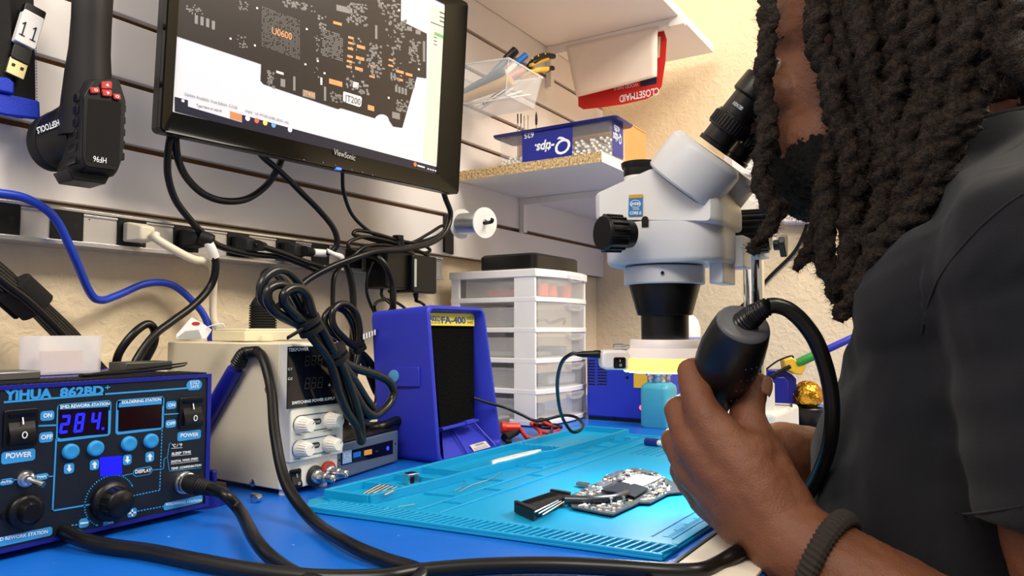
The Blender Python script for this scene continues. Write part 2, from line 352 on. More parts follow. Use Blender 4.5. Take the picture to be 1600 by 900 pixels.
# logo lettering: 'Y' with a broad swash
ftext(m, sf, 'YiHUA', (14, 172), (214, 162), 40, off=.05, conv=c5); ftext(m, sf, '862BD', (246, 160), (428, 148), 36, off=.05, conv=c5); ftext(m, sf, '+', (433, 132), (455, 130), 22, off=.02, conv=c5)
ob('blue_lettering', m, M_cyan, t, smooth=0)['label'] = 'light blue printed logo, frames and labels'
m = MB()
cfg = [('SMD REWORK STATION', (247, 208), (452, 192), 13), ('SOLDERING STATION', (502, 188), (666, 174), 12), ('ON', (177, 245), (213, 243), 17), ('OFF', (167, 335), (215, 332), 18), ('POWER', (22, 414), (130, 405), 21), ('ON', (694, 200), (723, 198), 13), ('OFF', (688, 277), (724, 274), 13), ('POWER', (745, 326), (820, 321), 15), ('AIR', (430, 683), (468, 681), 17), ('SOLDERING STATION', (684, 609), (832, 591), 10), ('SMD REWORK STATION', (-30, 760), (196, 722), 14), ('AUTO', (2, 516), (46, 512), 9), ('MAN', (152, 496), (190, 492), 9), ('°C / °F', (709, 367), (752, 364), 12), ('SLEEP TIME', (708, 400), (788, 391), 10), ('DIGITAL WIND SPEED', (706, 432), (818, 418), 9), ('TEMP. COMPENSATION', (706, 461), (831, 445), 9), ('DISPLAY', (558, 476), (625, 468), 14)]
for s_, a, b, h_ in cfg: ftext(m, sf, s_, a, b, h_, c=.0005, off=.03, conv=c5)
for x0, y0, x1, y1 in ((708, 372, 753, 369), (708, 404, 789, 396), (706, 437, 820, 423)): oline(m, [(x0, y0), (x1, y1)], 1.6, c=.0005)
ftext(m, sf, 'ESD', (786, 108), (824, 105), 14, c=.0005, conv=c5); ftext(m, sf, 'SAFE', (786, 124), (822, 121), 13, c=.0005, conv=c5)
oline(m, [(334, 682), (360, 679)], 7, c=.0005); oline(m, [(534, 640), (558, 637)], 7, c=.0005); oline(m, [(546, 628), (546, 649)], 7, c=.0005)
for cx, cy, d in ((285, 455, 1), (390, 440, -1), (526, 419, 1), (619, 407, -1)):
    P_ = [H(cx+x, cy+d*y) for x, y in ((-5, -15), (5, -15), (5, 0), (12, 0), (0, 15), (-12, 0), (-5, 0))]; m.flat(sf, P_, .0005)
ob('white_lettering', m, M_ink, t, smooth=0)
m = MB(); pad(m, 590, 468, 72, 27, .005, c=.0004); ob('display_badge', m, M_face, t, smooth=0)
m = MB(); pad(m, 590, 468, 1, 1, .0001, c=.0001); m.bm.clear()
# digital windows
M_red = mat('dark_red_display', '#1a0508', .15); M_blu = mat('lit_blue_digits', '#1214ff', .4, emit=2.2)
def window(q, name, matl):
    P = [H(*p) for p in q]; m = MB(); m.prism(sf, P, -.0005, .0004); return ob(name, m, matl, t)
window([(240, 212), (448, 200), (445, 312), (238, 328)], 'temperature_display', mat('dark_display_glass', '#12081c', .15))
window([(490, 203), (670, 188), (667, 286), (488, 300)], 'iron_display', M_red)
SEG = {'0': 'abcdef', '1': 'bc', '2': 'abged', '3': 'abgcd', '4': 'fgbc', '5': 'afgcd', '6': 'afgedc', '7': 'abc', '8': 'abcdefg', '9': 'abcdfg'}
def seven(m, fr, ch, x, y, w_, h_, th, c):
    pos = {'a': (0, h_, w_, h_), 'g': (0, h_/2, w_, h_/2), 'd': (0, 0, w_, 0), 'f': (0, h_/2, 0, h_), 'b': (w_, h_/2, w_, h_), 'e': (0, 0, 0, h_/2), 'c': (w_, 0, w_, h_/2)}
    for s_ in SEG[ch]:
        x0, y0, x1, y1 = pos[s_]; sl_ = .12; g = th*.35
        if x0 == x1: y0 += g; y1 -= g
        else: x0 += g; x1 -= g
        m.line2(fr, [(x+x0+y0*sl_, y+y0), (x+x1+y1*sl_, y+y1)], th, c)
m = MB()
for ch, (a, b), (c_, d) in (('2', (248, 306), (285, 238)), ('8', (307, 302), (345, 230)), ('4', (375, 294), (412, 224))):
    p, q = H(a, b), H(c_, d); seven(m, sf, ch, p[0], p[1], (q[0]-p[0])*.78, q[1]-p[1], .0021, .0007)
p = H(424, 290); m.flat(sf, rrect(.0022, .0022, .001, 3, p[0], p[1]), .0007)
ob('lit_digits', m, M_blu, t, smooth=0)['label'] = 'glowing blue digits reading 284'
window([(412, 410), (503, 403), (503, 480), (414, 489)], 'lit_window', mat('lit_blue_window', '#1210e0', .3, emit=.9))['label'] = 'glowing blue square window'
M_btn = mat('light_blue_button', '#2a90cf', .4)
for i, (x, y, r_) in enumerate(((290, 385, 33), (393, 372, 32), (531, 353, 30), (622, 341, 28))):
    p = H(x, y); R_ = abs(H(x+r_, y)[0]-p[0]); m = MB(); m.lathe(sf.pt(*p, 0), sf.n, [(-.001, R_*1.02), (.0028, R_*.98), (.0035, R_*.85), (.0032, R_*.5), (.0031, 0)]); ob('button', m, M_btn, t, smooth=50)
def rocker(root, fr, outer, s1, s0, matl=M_blk, conv=H, tilt=1):
    x0, y0, x1, y1 = outer; cx, cy, W_, h_ = (x0+x1)/2, (y0+y1)/2, x1-x0, y1-y0
    m = MB(); m.prism(fr, rrect(W_, h_, .002, 4, cx, cy), 0, .0022); o = ob('rocker_switch', m, matl, root, bevel=.0006)
    a, b = W_*.38, h_*.40; m = MB()
    for sx in (0,):
        P_ = [(-b, .0055), (-b*.55, .0062), (0, .0035), (b*.6, .0015), (b, .0045)] if tilt > 0 else [(-b, .003), (0, .0035), (b*.5, .0062), (b, .0085)]
        rs = [[fr.pt(cx-a, cy+y, c_), fr.pt(cx+a, cy+y, c_)] for y, c_ in P_]; lo_ = [[fr.pt(cx-a, cy+y, .0015), fr.pt(cx+a, cy+y, .0015)] for y, c_ in P_]
        T_ = [m.verts(r_) for r_ in rs]; B_ = [m.verts(r_) for r_ in lo_]
        for i in range(len(T_)-1):
            m.face((T_[i][0], T_[i][1], T_[i+1][1], T_[i+1][0])); m.face((T_[i][0], T_[i+1][0], B_[i+1][0], B_[i][0])); m.face((T_[i+1][1], T_[i][1], B_[i][1], B_[i+1][1]))
        m.face((T_[0][1], T_[0][0], B_[0][0], B_[0][1])); m.face((T_[-1][0], T_[-1][1], B_[-1][1], B_[-1][0]))
    r = ob('rocker', m, matl, root, bevel=.0005); r.parent = o
    m = MB()
    up_ = Fr(fr.pt(cx, cy+b*.45, .0046 if tilt < 0 else .003), fr.u, fr.v*1+fr.n*(.32 if tilt < 0 else -.3)); dn_ = Fr(fr.pt(cx, cy-b*.45, .0038 if tilt < 0 else .0068), fr.u, fr.v)
    up_.o = fr.pt(cx, cy+b*.45, .0068 if tilt < 0 else .0032); 
    m.line2(up_, [(0, -b*.2), (0, b*.2)], W_*.04, .0009); R_ = W_*.085
    m.ring2(dn_, [(R_*math.cos(k*.3927), R_*1.3*math.sin(k*.3927)) for k in range(16)], [(R_*.62*math.cos(k*.3927), R_*.95*math.sin(k*.3927)) for k in range(16)], .0006)
    k = ob('switch_mark', m, M_ink, root, smooth=0); k.parent = o
    return o
def rk(x0, y0, x1, y1): a = H(x0, y1); b = H(x1, y0); return (a[0], a[1], b[0], b[1])
rocker(t, sf, rk(8, 203, 157, 372), 1, 0); rocker(t, sf, rk(737, 154, 840, 292), 1, 0)
# air knob
m = MB(); kp = sf.pt(*k_c); m.lathe(kp, sf.n, [(0, .0165), (.004, .0165), (.0055, .0155), (.007, .0125), (.017, .0108), (.0185, .0095), (.0188, 0)], 36)
for k in range(14):
    a_ = k*2*math.pi/14; m.cyl(kp+sf.n*.006+(sf.u*math.cos(a_)+sf.v*math.sin(a_))*.0118, kp+sf.n*.016+(sf.u*math.cos(a_)+sf.v*math.sin(a_))*.0108, .0011, seg=6)
ob('air_knob', m, M_blk, t, smooth=50)
# toggle
p = H(105, 497); m = MB(); m.lathe(sf.pt(*p), sf.n, [(0, .0062), (.0015, .0062), (.0016, .005), (.004, .0048), (.0045, .003), (.005, .003)], 24); m.tube([sf.pt(*p, .004), sf.pt(p[0]+.003, p[1]-.002, .009), sf.pt(p[0]+.006, p[1]-.004, .015)], lambda q: .0015+.001*q, n=3)
ob('toggle_switch', m, M_steel, t)['label'] = 'chrome toggle switch'
# hose socket, lower left
hp = H(100, 630); HOSE_P = sf.pt(*hp, .006); m = MB(); m.lathe(sf.pt(*hp), sf.n, [(0, .0125), (.004, .0125), (.0055, .0115), (.0062, .009)], 28); m.lathe(sf.pt(*hp, .004), sf.n, [(0, .008), (.006, .0075), (.009, .0062)], 20)
for x, y in ((18, 648), (155, 622)): q = H(x, y); m.lathe(sf.pt(*q, 0), sf.n, [(0, .003), (.0012, .0028), (.0013, 0)], 12)
ob('hose_socket', m, M_blk, t, smooth=50)
# soldering connector
cp = H(757, 512); m = MB(); m.lathe(sf.pt(*cp), sf.n, [(0, .0098), (.003, .0098), (.0032, .0085), (.006, .0085), (.0062, .0092), (.0085, .009), (.009, .0075)], 30)
ob('socket_ring', m, M_steel, t, smooth=50)['label'] = 'silver threaded socket ring'
# lid vents and feet on top: dark ribbed mesh strip
m = MB()
for k in range(46): x = sl+.004+k*.0045; m.box((x, YS+.006, stp), (x+.0022, YS+.05, stp+.0012))
m.box((sl+.004, YS+.006, stp-.0006), (sr-.004, YS+.05, stp+.0004)); ob('vent_ribs', m, M_blkm, t)
# things lying on top of the station
def small_box(name, lo, hi, matl, label, cat, group=None, bevel=.001):
    m = MB(); m.box(lo, hi); return tag(ob(name, m, matl, bevel=bevel), label, cat, group)
Yp = .705
a = ony(58, 568, Yp); b = ony(164, 568, Yp); zt = ony(110, 525, Yp).z; ctr = V(((a.x+b.x)/2, Yp+.02, stp+.001)); W_ = b.x-a.x
t2 = thing('plastic_tub', ctr, 'small frosted plastic tub standing on the rework station', 'tub')
g = Fr(ctr, (1, 0, 0), (0, 1, 0)); hh_ = zt-stp-.001
m = MB(); R0, R1 = rrect(W_*.97, .04, .008), rrect(W_, .042, .008); Ri0, Ri1 = rrect(W_*.9, .036, .006), rrect(W_*.94, .038, .006)
m.rings([[g.pt(x, y, 0) for x, y in R0], [g.pt(x, y, hh_) for x, y in R1], [g.pt(x, y, hh_) for x, y in Ri1], [g.pt(x, y, .002) for x, y in Ri0]]); ob('tub_wall', m, mat('frosted_plastic', '#ecebea', .45, alpha=.46), t2)
m = MB(); m.prism(g, rrect(W_*.55, .022, .006), .0025, hh_*.6); ob('orange_contents', m, mat('faded_orange', '#e0a58a', .7), t2)['label'] = 'pale orange contents'
p = ony(30, 575, .66); small_box('metal_block', (p.x-.05, .65, stp+.0012), (p.x+.012, .69, stp+.008), M_dsteel, 'flat grey metal block at the far left on top of the rework station', 'block')
p = ony(217, 580, .70); small_box('metal_clip', (p.x-.022, .685, stp+.0012), (p.x+.026, .715, stp+.010), mat('grey_green_metal', '#56584f', .4, metal=.7), 'dark grey metal clip lying right of the plastic tub on the rework station', 'clip')
p = ony(230, 582, .64); q = ony(292, 573, .66)
t2 = thing('tweezers', V(((p.x+q.x)/2, .65, stp+.001)), 'thin dark tweezers lying along the top right edge of the rework station', 'tweezers')
for k in (0, 1):
    m = MB(); m.tube([(p.x-.05, .640+.002*k, stp+.003), (p.x, .642+.006*k, stp+.004+.002*k), (q.x-.01, .655+.004*k, stp+.006+.002*k), (q.x, .66, stp+.008+.001*k)], lambda s_: .0016*(1-.7*s_), n=6); ob('arm', m, M_blk, t2)
m = MB(); m.box((p.x-.058, .638, stp+.0015), (p.x-.046, .646, stp+.0045)); ob('joined_end', m, M_blk, t2, bevel=.0008)
# ---------------------------------------------------------------- iron holder and iron
hb = ony(345, 800, .62)
bx = onz(352, 795).x; by = .665
t2 = thing('iron_holder', (bx, by, TZ), 'blue soldering iron holder with a rounded tray beside the rework station', 'soldering iron holder')
g = Fr((bx, by, TZ), (1, 0, 0), (0, 1, 0))
m = MB(); out = [(.032*math.cos(a), .045*math.sin(a)) for a in [k*2*math.pi/36 for k in range(36)]]
m.prism(g, out, 0, .004); rs = [[g.pt(x*s_, y*s_, c_) for x, y in out] for s_, c_ in ((1, .004), (1, .011), (.93, .011), (.93, .004))]; m.rings(rs, cap=False); ob('tray', m, M_case, t2, smooth=40)
m = MB(); m.prism(Fr((bx-.012, by, TZ), (0, 1, 0), (0, 0, 1)), [(-.035, .01), (.035, .01), (.03, .075), (-.012, .082), (-.025, .06)], -.014, .006); ob('upright', m, M_case, t2, bevel=.003)
m = MB(); m.box((bx+.012, by-.02, TZ+.01), (bx+.018, by+.03, TZ+.03)); ob('side_lip', m, M_case, t2, bevel=.002)
m = MB(); m.prism(g, rrect(.03, .02, .004, 4, .006, -.022), .0041, .018); ob('sponge', m, mat('brown_sponge', '#3a2a22', .95, bump=.8, bscale=600), t2)
# soldering iron: blue handle leaning up right, black boot, cable
i0, i1 = at(336, 632, .80), at(374, 565, .78); 
t2 = thing('soldering_iron', i0, 'soldering iron with blue handle resting in the holder beside the rework station', 'soldering iron')
d_ = (i1-i0).normalized(); m = MB(); m.lathe(i0-d_*.05, d_, [(0, .005), (.01, .0085), (.02, .0085), (.022, .0095), (.06, .0088), (.1, .0082), (.103, .007)], 24); ob('handle', m, M_case, t2, smooth=40)
m = MB(); m.lathe(i0-d_*.085, d_, [(0, .001), (.015, .0025), (.036, .0028)], 14); ob('tip', m, M_steel, t2)
m = MB(); b0 = i0+d_*.052; b1 = at(402, 549, .765)
m.tube([i1-d_*.004, i1+d_*.01, at(390, 551, .775), b1], lambda s_: .0078-.0026*s_+.0005*math.sin(s_*95), n=40, seg=12); ob('strain_boot', m, M_cord, t2, smooth=60)
gnd = lambda px, py, r_=.006: onz(px, py, TZ+r_)
m = MB(); m.tube([b1, at(412, 562, .755), at(424, 610, .735), at(430, 680, .70), at(447, 755, .665), at(488, 812, .625), gnd(545, 850, .008), gnd(600, 874), gnd(655, 893), gnd(640, 915), gnd(560, 925), gnd(480, 905), gnd(432, 878), onz(400, 845, TZ+.012), at(376, 800, .63), at(352, 774, .635), at(330, 764, .65)], .0052, seg=12, n=14)
ob('cable', m, M_cord, t2, smooth=60)
m = MB(); c0 = sf.pt(*cp, .008); c1 = at(330, 764, .652); d_ = (c1-c0).normalized(); L_ = (c1-c0).length
prof = [(0, .0082), (.004, .0088), (L_*.45, .0088), (L_*.47, .0078)]; k = L_*.47
while k < L_*1.12: prof += [(k, .0072-.06*(k-L_*.47)), (k+.0012, .0064-.06*(k-L_*.47))]; k += .0026
m.lathe(c0, d_, prof, 26); ob('plug', m, M_blkm, t2, smooth=30)
# ---------------------------------------------------------------- bench power supply
def c7(x, y): return (260+x/2.8125, 480+y/2.8125)
YP = .598
p0 = onz(445, 777); px0, px1 = p0.x, .588; pt_ = ony(448, 537, YP).z
t = thing('bench_power_supply', ((px0+px1)/2, .70, TZ), 'cream bench power supply with black display panel and four white knobs', 'power supply')
M_cream = mat('cream_steel', '#ddd2b6', .45, bump=.08, bscale=800); M_creamf = mat('off_white_plastic', '#e7e5da', .42)
m = MB(); m.box((px0, YP+.012, TZ+.006), (px1, .805, pt_)); ob('housing', m, M_cream, t, bevel=.0015)
m = MB(); zl = Fr((0, YP, 0), (1, 0, 0), (0, 0, 1)).hit(*c7(497, 690))[1]
m.box((px0, YP, TZ+.006), (px1, YP+.0125, zl)); m.box((px0+.0, YP-.006, zl), (px1+.002, YP+.0125, pt_)); ob('front_bezel', m, M_creamf, t, bevel=.0015)
pf = Fr((0, YP-.0062, 0), (1, 0, 0), (0, 0, 1)); pl = Fr((0, YP-.0002, 0), (1, 0, 0), (0, 0, 1))
G = lambda x, y: pf.hit(*c7(x, y)); G2 = lambda x, y: pl.hit(*c7(x, y))
a, b = G(527, 448), G(760, 448); zt = pt_-.003
m = MB(); m.prism(pf, [(a[0], a[1]), (px1+.001, a[1]), (px1+.001, zt), (a[0], zt)], 0, .0012); ob('display_panel', m, mat('smoked_panel', '#12161f', .12, coat=.4), t)['label'] = 'glossy black display panel'
pd = Fr(pf.pt(0, 0, .0012), pf.u, pf.v)
m = MB()
for y0, y1 in ((258, 212), (362, 306)):
    q = pd.hit(*c7(602, y0)); r_ = pd.hit(*c7(692, y1)); m.prism(pd, [(q[0], q[1]), (r_[0], q[1]), (r_[0], r_[1]), (q[0], r_[1])], 0, .0002)
ob('display_window', m, mat('unlit_display', '#08080a', .2), t, smooth=0)
m = MB()
for y0, y1 in ((256, 216), (358, 312)):
    for k in range(3):
        q = pd.hit(*c7(608+k*28, y0-k*2)); r_ = pd.hit(*c7(626+k*28, y1-k*2)); seven(m, pd, '8', q[0], q[1], r_[0]-q[0], r_[1]-q[1], .0012, .0004)
ob('unlit_digits', m, mat('unlit_segment', '#3a3c40', .4), t, smooth=0)
m = MB()
for s_, a, b, h_ in (('TEKPOWER', (536, 195), (624, 190), 15), ('C.V', (533, 277), (553, 275), 10), ('C.C', (533, 320), (553, 318), 10), ('A', (711, 347), (720, 346), 12), ('SWITCHING POWER SUPPLY', (551, 428), (740, 405), 13)): ftext(m, pd, s_, a, b, h_, c=.0004, off=.03, conv=c7)
ob('white_lettering', m, M_ink, t, smooth=0)
m = MB(); mb2 = MB()
for s_, a, b, h_ in (('V', (741, 477), (752, 475), 17), ('A', (736, 578), (748, 576), 18), ('FINE', (568, 565), (593, 562), 7), ('COARSE', (687, 549), (726, 543), 8), ('FINE', (562, 672), (587, 669), 7), ('COARSE', (681, 651), (720, 644), 8)): ftext(m, pf, s_, a, b, h_, c=.0004, off=.01, conv=c7)
ftext(m, pl, 'ON', (514, 722), (530, 720), 8, conv=c7); ftext(m, pl, 'OFF', (510, 806), (530, 803), 8, conv=c7)
def oval(m, x0, y0, x1, y1, hpx, wid, fr=pf, c=.0003):
    a = fr.hit(*c7(x0, y0)); b = fr.hit(*c7(x1, y1)); hw = abs(fr.hit(*c7(x0, y0-hpx/2))[1]-a[1]); L_ = b[0]-a[0]; cx, cy = (a[0]+b[0])/2, (a[1]+b[1])/2
    m.ring2(fr, rrect(L_, 2*hw, hw*.98, 8, cx, cy), rrect(L_-2*wid, 2*hw-2*wid, hw*.98-wid, 8, cx, cy), c)
def fill(m, x0, y0, x1, y1, hpx, fr=pf, c=.0003):
    a = fr.hit(*c7(x0, y0)); b = fr.hit(*c7(x1, y1)); hw = abs(fr.hit(*c7(x0, y0-hpx/2))[1]-a[1]); m.flat(fr, rrect(b[0]-a[0], 2*hw, hw*.98, 6, (a[0]+b[0])/2, (a[1]+b[1])/2), c)
oval(m, 556, 521, 752, 488, 78, .0009); fill(m, 628, 507, 680, 499, 26); fill(m, 622, 613, 674, 603, 26)
ob('dark_lettering', m, mat('dark_ink', '#20262e', .6), t, smooth=0)
oval(mb2, 551, 627, 748, 592, 78, .0011); ob('blue_outline', mb2, mat('mid_blue_ink', '#2a68a8', .6), t, smooth=0)
m = MB(); ftext(m, pf, 'VOLTAGE', (634, 511), (674, 505), 9, c=.0006, conv=c7); ftext(m, pf, 'CURRENT', (628, 617), (669, 609), 9, c=.0006, conv=c7); ob('pill_lettering', m, M_ink, t, smooth=0)
for x, y in ((590, 518), (718, 497), (586, 622), (713, 601)):
    p = G(x, y); m = MB(); m.lathe(pf.pt(*p), pf.n, [(0, .0092), (.002, .0092), (.004, .0078), (.014, .0066), (.0155, .0058), (.0156, 0)], 32)
    for k in range(18): a_ = k*2*math.pi/18; dv = pf.u*math.cos(a_)+pf.v*math.sin(a_); m.cyl(pf.pt(*p, .004)+dv*.0079, pf.pt(*p, .0145)+dv*.0066, .0005, seg=5)
    o = ob('knob', m, mat('ivory_knob', '#ebe6da', .35), t, smooth=40)
    m = MB(); m.line2(Fr(pf.pt(*p, .0156), pf.u, pf.v), [(.002, .002), (.0045, .004)], .0007, .0003); k_ = ob('pointer', m, mat('dark_ink', '#20262e'), t, smooth=0); k_.parent = o
a, b = G2(537, 806), G2(588, 706); rocker(t, pl, (a[0], a[1], b[0], b[1]), 1, 0)
for x, y, c_ in ((650, 742, '#1b1b1c'), (708, 722, '#c2281e')):
    p = G2(x, y); m = MB(); m.lathe(pl.pt(*p), pl.n, [(0, .0112), (.002, .0112), (.003, .0095)], 28); o = ob('terminal_collar', m, mat('collar'+c_, c_, .4), t); o['label'] = 'red terminal collar' if 'c2' in c_ else 'black terminal collar'
    m = MB(); m.lathe(pl.pt(*p, .002), pl.n, [(0, .0075), (.004, .0074), (.005, .0068), (.006, .0052), (.016, .0050), (.017, .0040), (.026, .0040), (.0265, .0026), (.024, .0020)], 24); k_ = ob('binding_post', m, M_steel, t, smooth=35); k_.parent = o
sx_ = Fr((px0, 0, 0), (0, -1, 0), (0, 0, 1))
for x, y in ((447, 362), (380, 772)):
    p = sx_.hit(*c7(x, y)); m = MB(); m.lathe(sx_.pt(*p), sx_.n, [(0, .0042), (.0012, .004), (.002, .0025), (.0022, 0)], 18); m.box(sx_.pt(p[0]-.0003, p[1]-.003, .0018), sx_.pt(p[0]+.0003, p[1]+.003, .0024)); ob('screw', m, M_steel, t)
for x in (px0+.01, px1-.012):
    for y in (YP+.012, .79): m = MB(); m.cyl((x, y, TZ), (x, y, TZ+.0065), .006); ob('foot', m, M_white, t)
m = MB(); m.tube([onz(405, 777, TZ+.004)+V((.0, .01, 0)), onz(405, 777, TZ+.004), onz(398, 780, TZ+.004)], .0035); tag(ob('screw', m, M_steel, smooth=40), 'tiny steel screw lying on the desk at the foot of the cream power supply', 'screw')
# ---------------------------------------------------------------- mini computer
n0, n1 = onz(530, 753), onz(622, 723); nh = .0415
dx = V((n1.x-n0.x, n1.y-n0.y, 0)).normalized(); nf = Fr(n0, dx, (0, 0, 1)); NW = (n1-n0).length
t = thing('mini_computer', (n0+n1)/2, 'small grey mini computer between the power supply and the blue fume absorber', 'computer')
M_grey = mat('slate_grey_metal', '#5a6a80', .42, metal=.3)
m = MB(); m.prism(nf, [(-.012, 0.002), (NW, .002), (NW, nh), (-.012, nh)], -.11, 0); ob('housing', m, M_grey, t, bevel=.002)
m = MB(); m.prism(nf, [(-.0115, nh), (NW-.0005, nh), (NW-.0005, nh+.003), (-.0115, nh+.003)], -.1095, -.0005); ob('lid', m, M_blk, t, bevel=.001)
m = MB(); q = [nf.hit(*c7(*p)) for p in ((767, 640), (993, 583), (993, 643), (767, 695))]; m.prism(nf, q, 0, .0008); ob('port_panel', m, mat('gloss_black', '#08080a', .1), t)['label'] = 'glossy black port panel'
nq = Fr(nf.pt(0, 0, .0008), nf.u, nf.v)
def patch(name, fr, conv, pts, matl, root, c0=0, c1=.0004): m = MB(); m.prism(fr, [fr.hit(*conv(*p)) for p in pts], c0, c1); return ob(name, m, matl, root, smooth=0)
patch('processor_sticker', nq, c7, ((773, 634), (813, 627), (813, 680), (773, 690)), mat('pale_blue_sticker', '#8fb4dd', .3), t)['label'] = 'pale blue processor sticker'
m = MB(); ftext(m, nq, 'intel', (780, 658), (806, 653), 12, c=.0006, conv=c7); ftext(m, nq, 'CORE i3', (779, 676), (807, 671), 6, c=.0006, conv=c7)
e_ = [nq.hit(*c7(793+15*math.cos(k*.3927), 652+13*math.sin(k*.3927))) for k in range(16)]; e2 = [nq.hit(*c7(793+13*math.cos(k*.3927), 652+11*math.sin(k*.3927))) for k in range(16)]; m.ring2(nq, e_, e2, .0006)
ob('sticker_lettering', m, M_ink, t, smooth=0)
patch('port', nq, c7, ((820, 640), (853, 633), (853, 655), (820, 663)), mat('port_blue', '#1c6fd8', .4), t)['label'] = 'blue port'
patch('port', nq, c7, ((868, 630), (902, 623), (902, 645), (868, 652)), mat('port_amber', '#d89a3a', .4), t)['label'] = 'amber port'
patch('port', nq, c7, ((918, 632), (930, 630), (930, 634), (918, 636)), M_dsteel, t)
m = MB(); c_ = nq.hit(*c7(972, 620)); m.lathe(nq.pt(*c_), nq.n, [(0, .0026), (.0008, .0024), (.0009, 0)], 18); ob('power_button', m, mat('lit_blue_button', '#2038ff', .3, emit=1.2), t)['label'] = 'glowing blue power button'
m = MB()
for x, y in ((768, 672), (1000, 600)): c_ = nf.hit(*c7(x-8 if x < 800 else x+5, y)); m.lathe(nf.pt(*c_), nf.n, [(0, .0014), (.0004, .0013), (.0005, 0)], 10)
ob('front_hole', m, M_blk, t)
# ---------------------------------------------------------------- fume absorber
def c1(x, y): return (560+x/2.571, 380+y/2.571)
FX = .735
bl = V((.738, .574, TZ)); br = V((.905, .586, TZ)); zT = .951
tl = onx(668, 476, .742); tr = tl+V((.142, .010, -.0)); 
tr.z = tl.z
t = thing('fume_absorber', ((bl.x+br.x)/2, .65, TZ), 'royal blue fume absorber with a black foam filter and yellow label', 'fume absorber')
ff = Fr(bl, br-bl, tl-bl)
FWd = (br-bl).length; FH = ff.hit(668, 476)[1]
TLx = ff.hit(668, 476)[0]; TRx = ff.hit(757, 481)[0]; BRx = ff.hit(785, 697)[0]
outer = [(-.0, 0), (BRx, 0.0), (TRx, FH), (TLx, FH)]
def inset(q, d): cx = sum(p[0] for p in q)/4; cy = sum(p[1] for p in q)/4; return [(p[0]+(d if p[0] < cx else -d), p[1]+(d if p[1] < cy else -d)) for p in q]
inner = inset(outer, .006); inner[0] = (inner[0][0], .004); inner[1] = (inner[1][0], .004)
deep = -.045; inn2 = inset(inner, .004)
def rq(q, r_, n=5):                        # rounded quad
    out = []
    N_ = len(q)
    for i in range(N_):
        p, a, b = V(q[i]).to_3d(), V(q[i-1]).to_3d(), V(q[(i+1) % N_]).to_3d(); d1 = (a-p).normalized(); d2 = (b-p).normalized()
        s_, e_ = p+d1*r_, p+d2*r_
        for k in range(n+1): u = k/n; x = s_*(1-u)**2+p*2*u*(1-u)+e_*u*u; out.append((x.x, x.y))
    return out
m = MB(); O_ = rq(outer, .012); I_ = rq(inner, .010); I2 = rq(inn2, .008)
back = rq([(.006, 0), (BRx-.006, 0), (TRx-.004, FH*.965), (TLx+.004, FH*.965)], .012)
yb = bl.y+.125
def pushback(p): v = ff.pt(*p, 0); return V((v.x, v.y+.105-(v.z-TZ)*.02, v.z if v.z > TZ+.001 else v.z))
m.rings([[ff.pt(*p, deep) for p in I2], [ff.pt(*p, -.002) for p in I_], [ff.pt(*p, 0) for p in inset_o] if False else [ff.pt(*p, 0) for p in rq(inset(outer, .0045), .0105)], [ff.pt(*p, 0) for p in rq(inset(outer, .0015), .0118)], [ff.pt(*p, -.002) for p in O_], [pushback(p) for p in back]], cap=False)
R_ = [pushback(p) for p in back]; m.face(m.verts(R_)); m.face(m.verts([ff.pt(*p, deep) for p in I2]))
o = ob('housing', m, M_blue, t, smooth=40)
bmesh_fix = bmesh.new(); bmesh_fix.from_mesh(o.data); bmesh.ops.recalc_face_normals(bmesh_fix, faces=bmesh_fix.faces); bmesh_fix.to_mesh(o.data); bmesh_fix.free(); o.data.set_sharp_from_angle(angle=.7)
fd = Fr(ff.pt(0, 0, -.018), ff.u, ff.v); K = lambda x, y: fd.hit(*c1(x, y))
m = MB(); m.prism(fd, [K(292, 322), K(462, 334), K(466, 702), K(330, 738)], -.02, 0); 
ob('foam_filter', m, mat('black_open_foam', '#0a0a0a', 1, spec=.1, bump=1, bscale=420, bdist=.004, var=.5, vscale=420), t)['label'] = 'black open-cell foam filter'
m = MB(); q = [K(326, 742), K(474, 706), K(478, 716), K(332, 754)]; m.prism(fd, q, -.006, .004); q = [K(420, 714), K(455, 705), K(456, 722), K(422, 730)]; m.prism(fd, q, 0, .006); ob('filter_bar', m, M_blue, t, bevel=.0008)
m = MB()
lp = lambda x, y, d: fd.pt(*Fr(fd.pt(0, 0, d), fd.u, fd.v).hit(*c1(x, y)), d)
v_ = m.verts([lp(334, 760, -.018), lp(480, 720, -.018), lp(538, 832, .016), lp(345, 884, .016)]); m.face(v_[::-1] if False else v_)
ob('sloped_base', m, M_blue, t)
for a, b in ((lp(377, 745, -.012), lp(440, 850, .017)), (lp(466, 722, -.012), lp(562, 826, .017))): m = MB(); m.tube([a, b], .0014, n=1, seg=6); ob('rib', m, M_blue, t, smooth=60)
v4 = [lp(446, 813, .0062), lp(508, 796, .0062), lp(536, 826, .0155), lp(470, 846, .0155)]
wf = Fr(v4[3], v4[2]-v4[3], v4[0]-v4[3]); wp = [((v-wf.o).dot(wf.u), (v-wf.o).dot(wf.v)) for v in v4]
m = MB(); m.prism(wf, wp, .0004, .0008); ob('warning_label', m, mat('grey_label', '#c9c6c0', .5), t)['label'] = 'grey warning label'
m = MB(); W_ = wp[2][0]; m.text(wf, 'WARNING', .012, wp[0][1]*.68, W_*.55, .0035, .001)
for k in range(3): m.line2(wf, [(.004, wp[0][1]*(.5-.17*k)), (W_*.85, wp[0][1]*(.5-.17*k))], .0009, .001, .004)
ob('warning_lettering', m, mat('dark_ink', '#20262e'), t, smooth=0)
sk = Fr(ff.pt(0, 0, -.014), ff.u, ff.v)
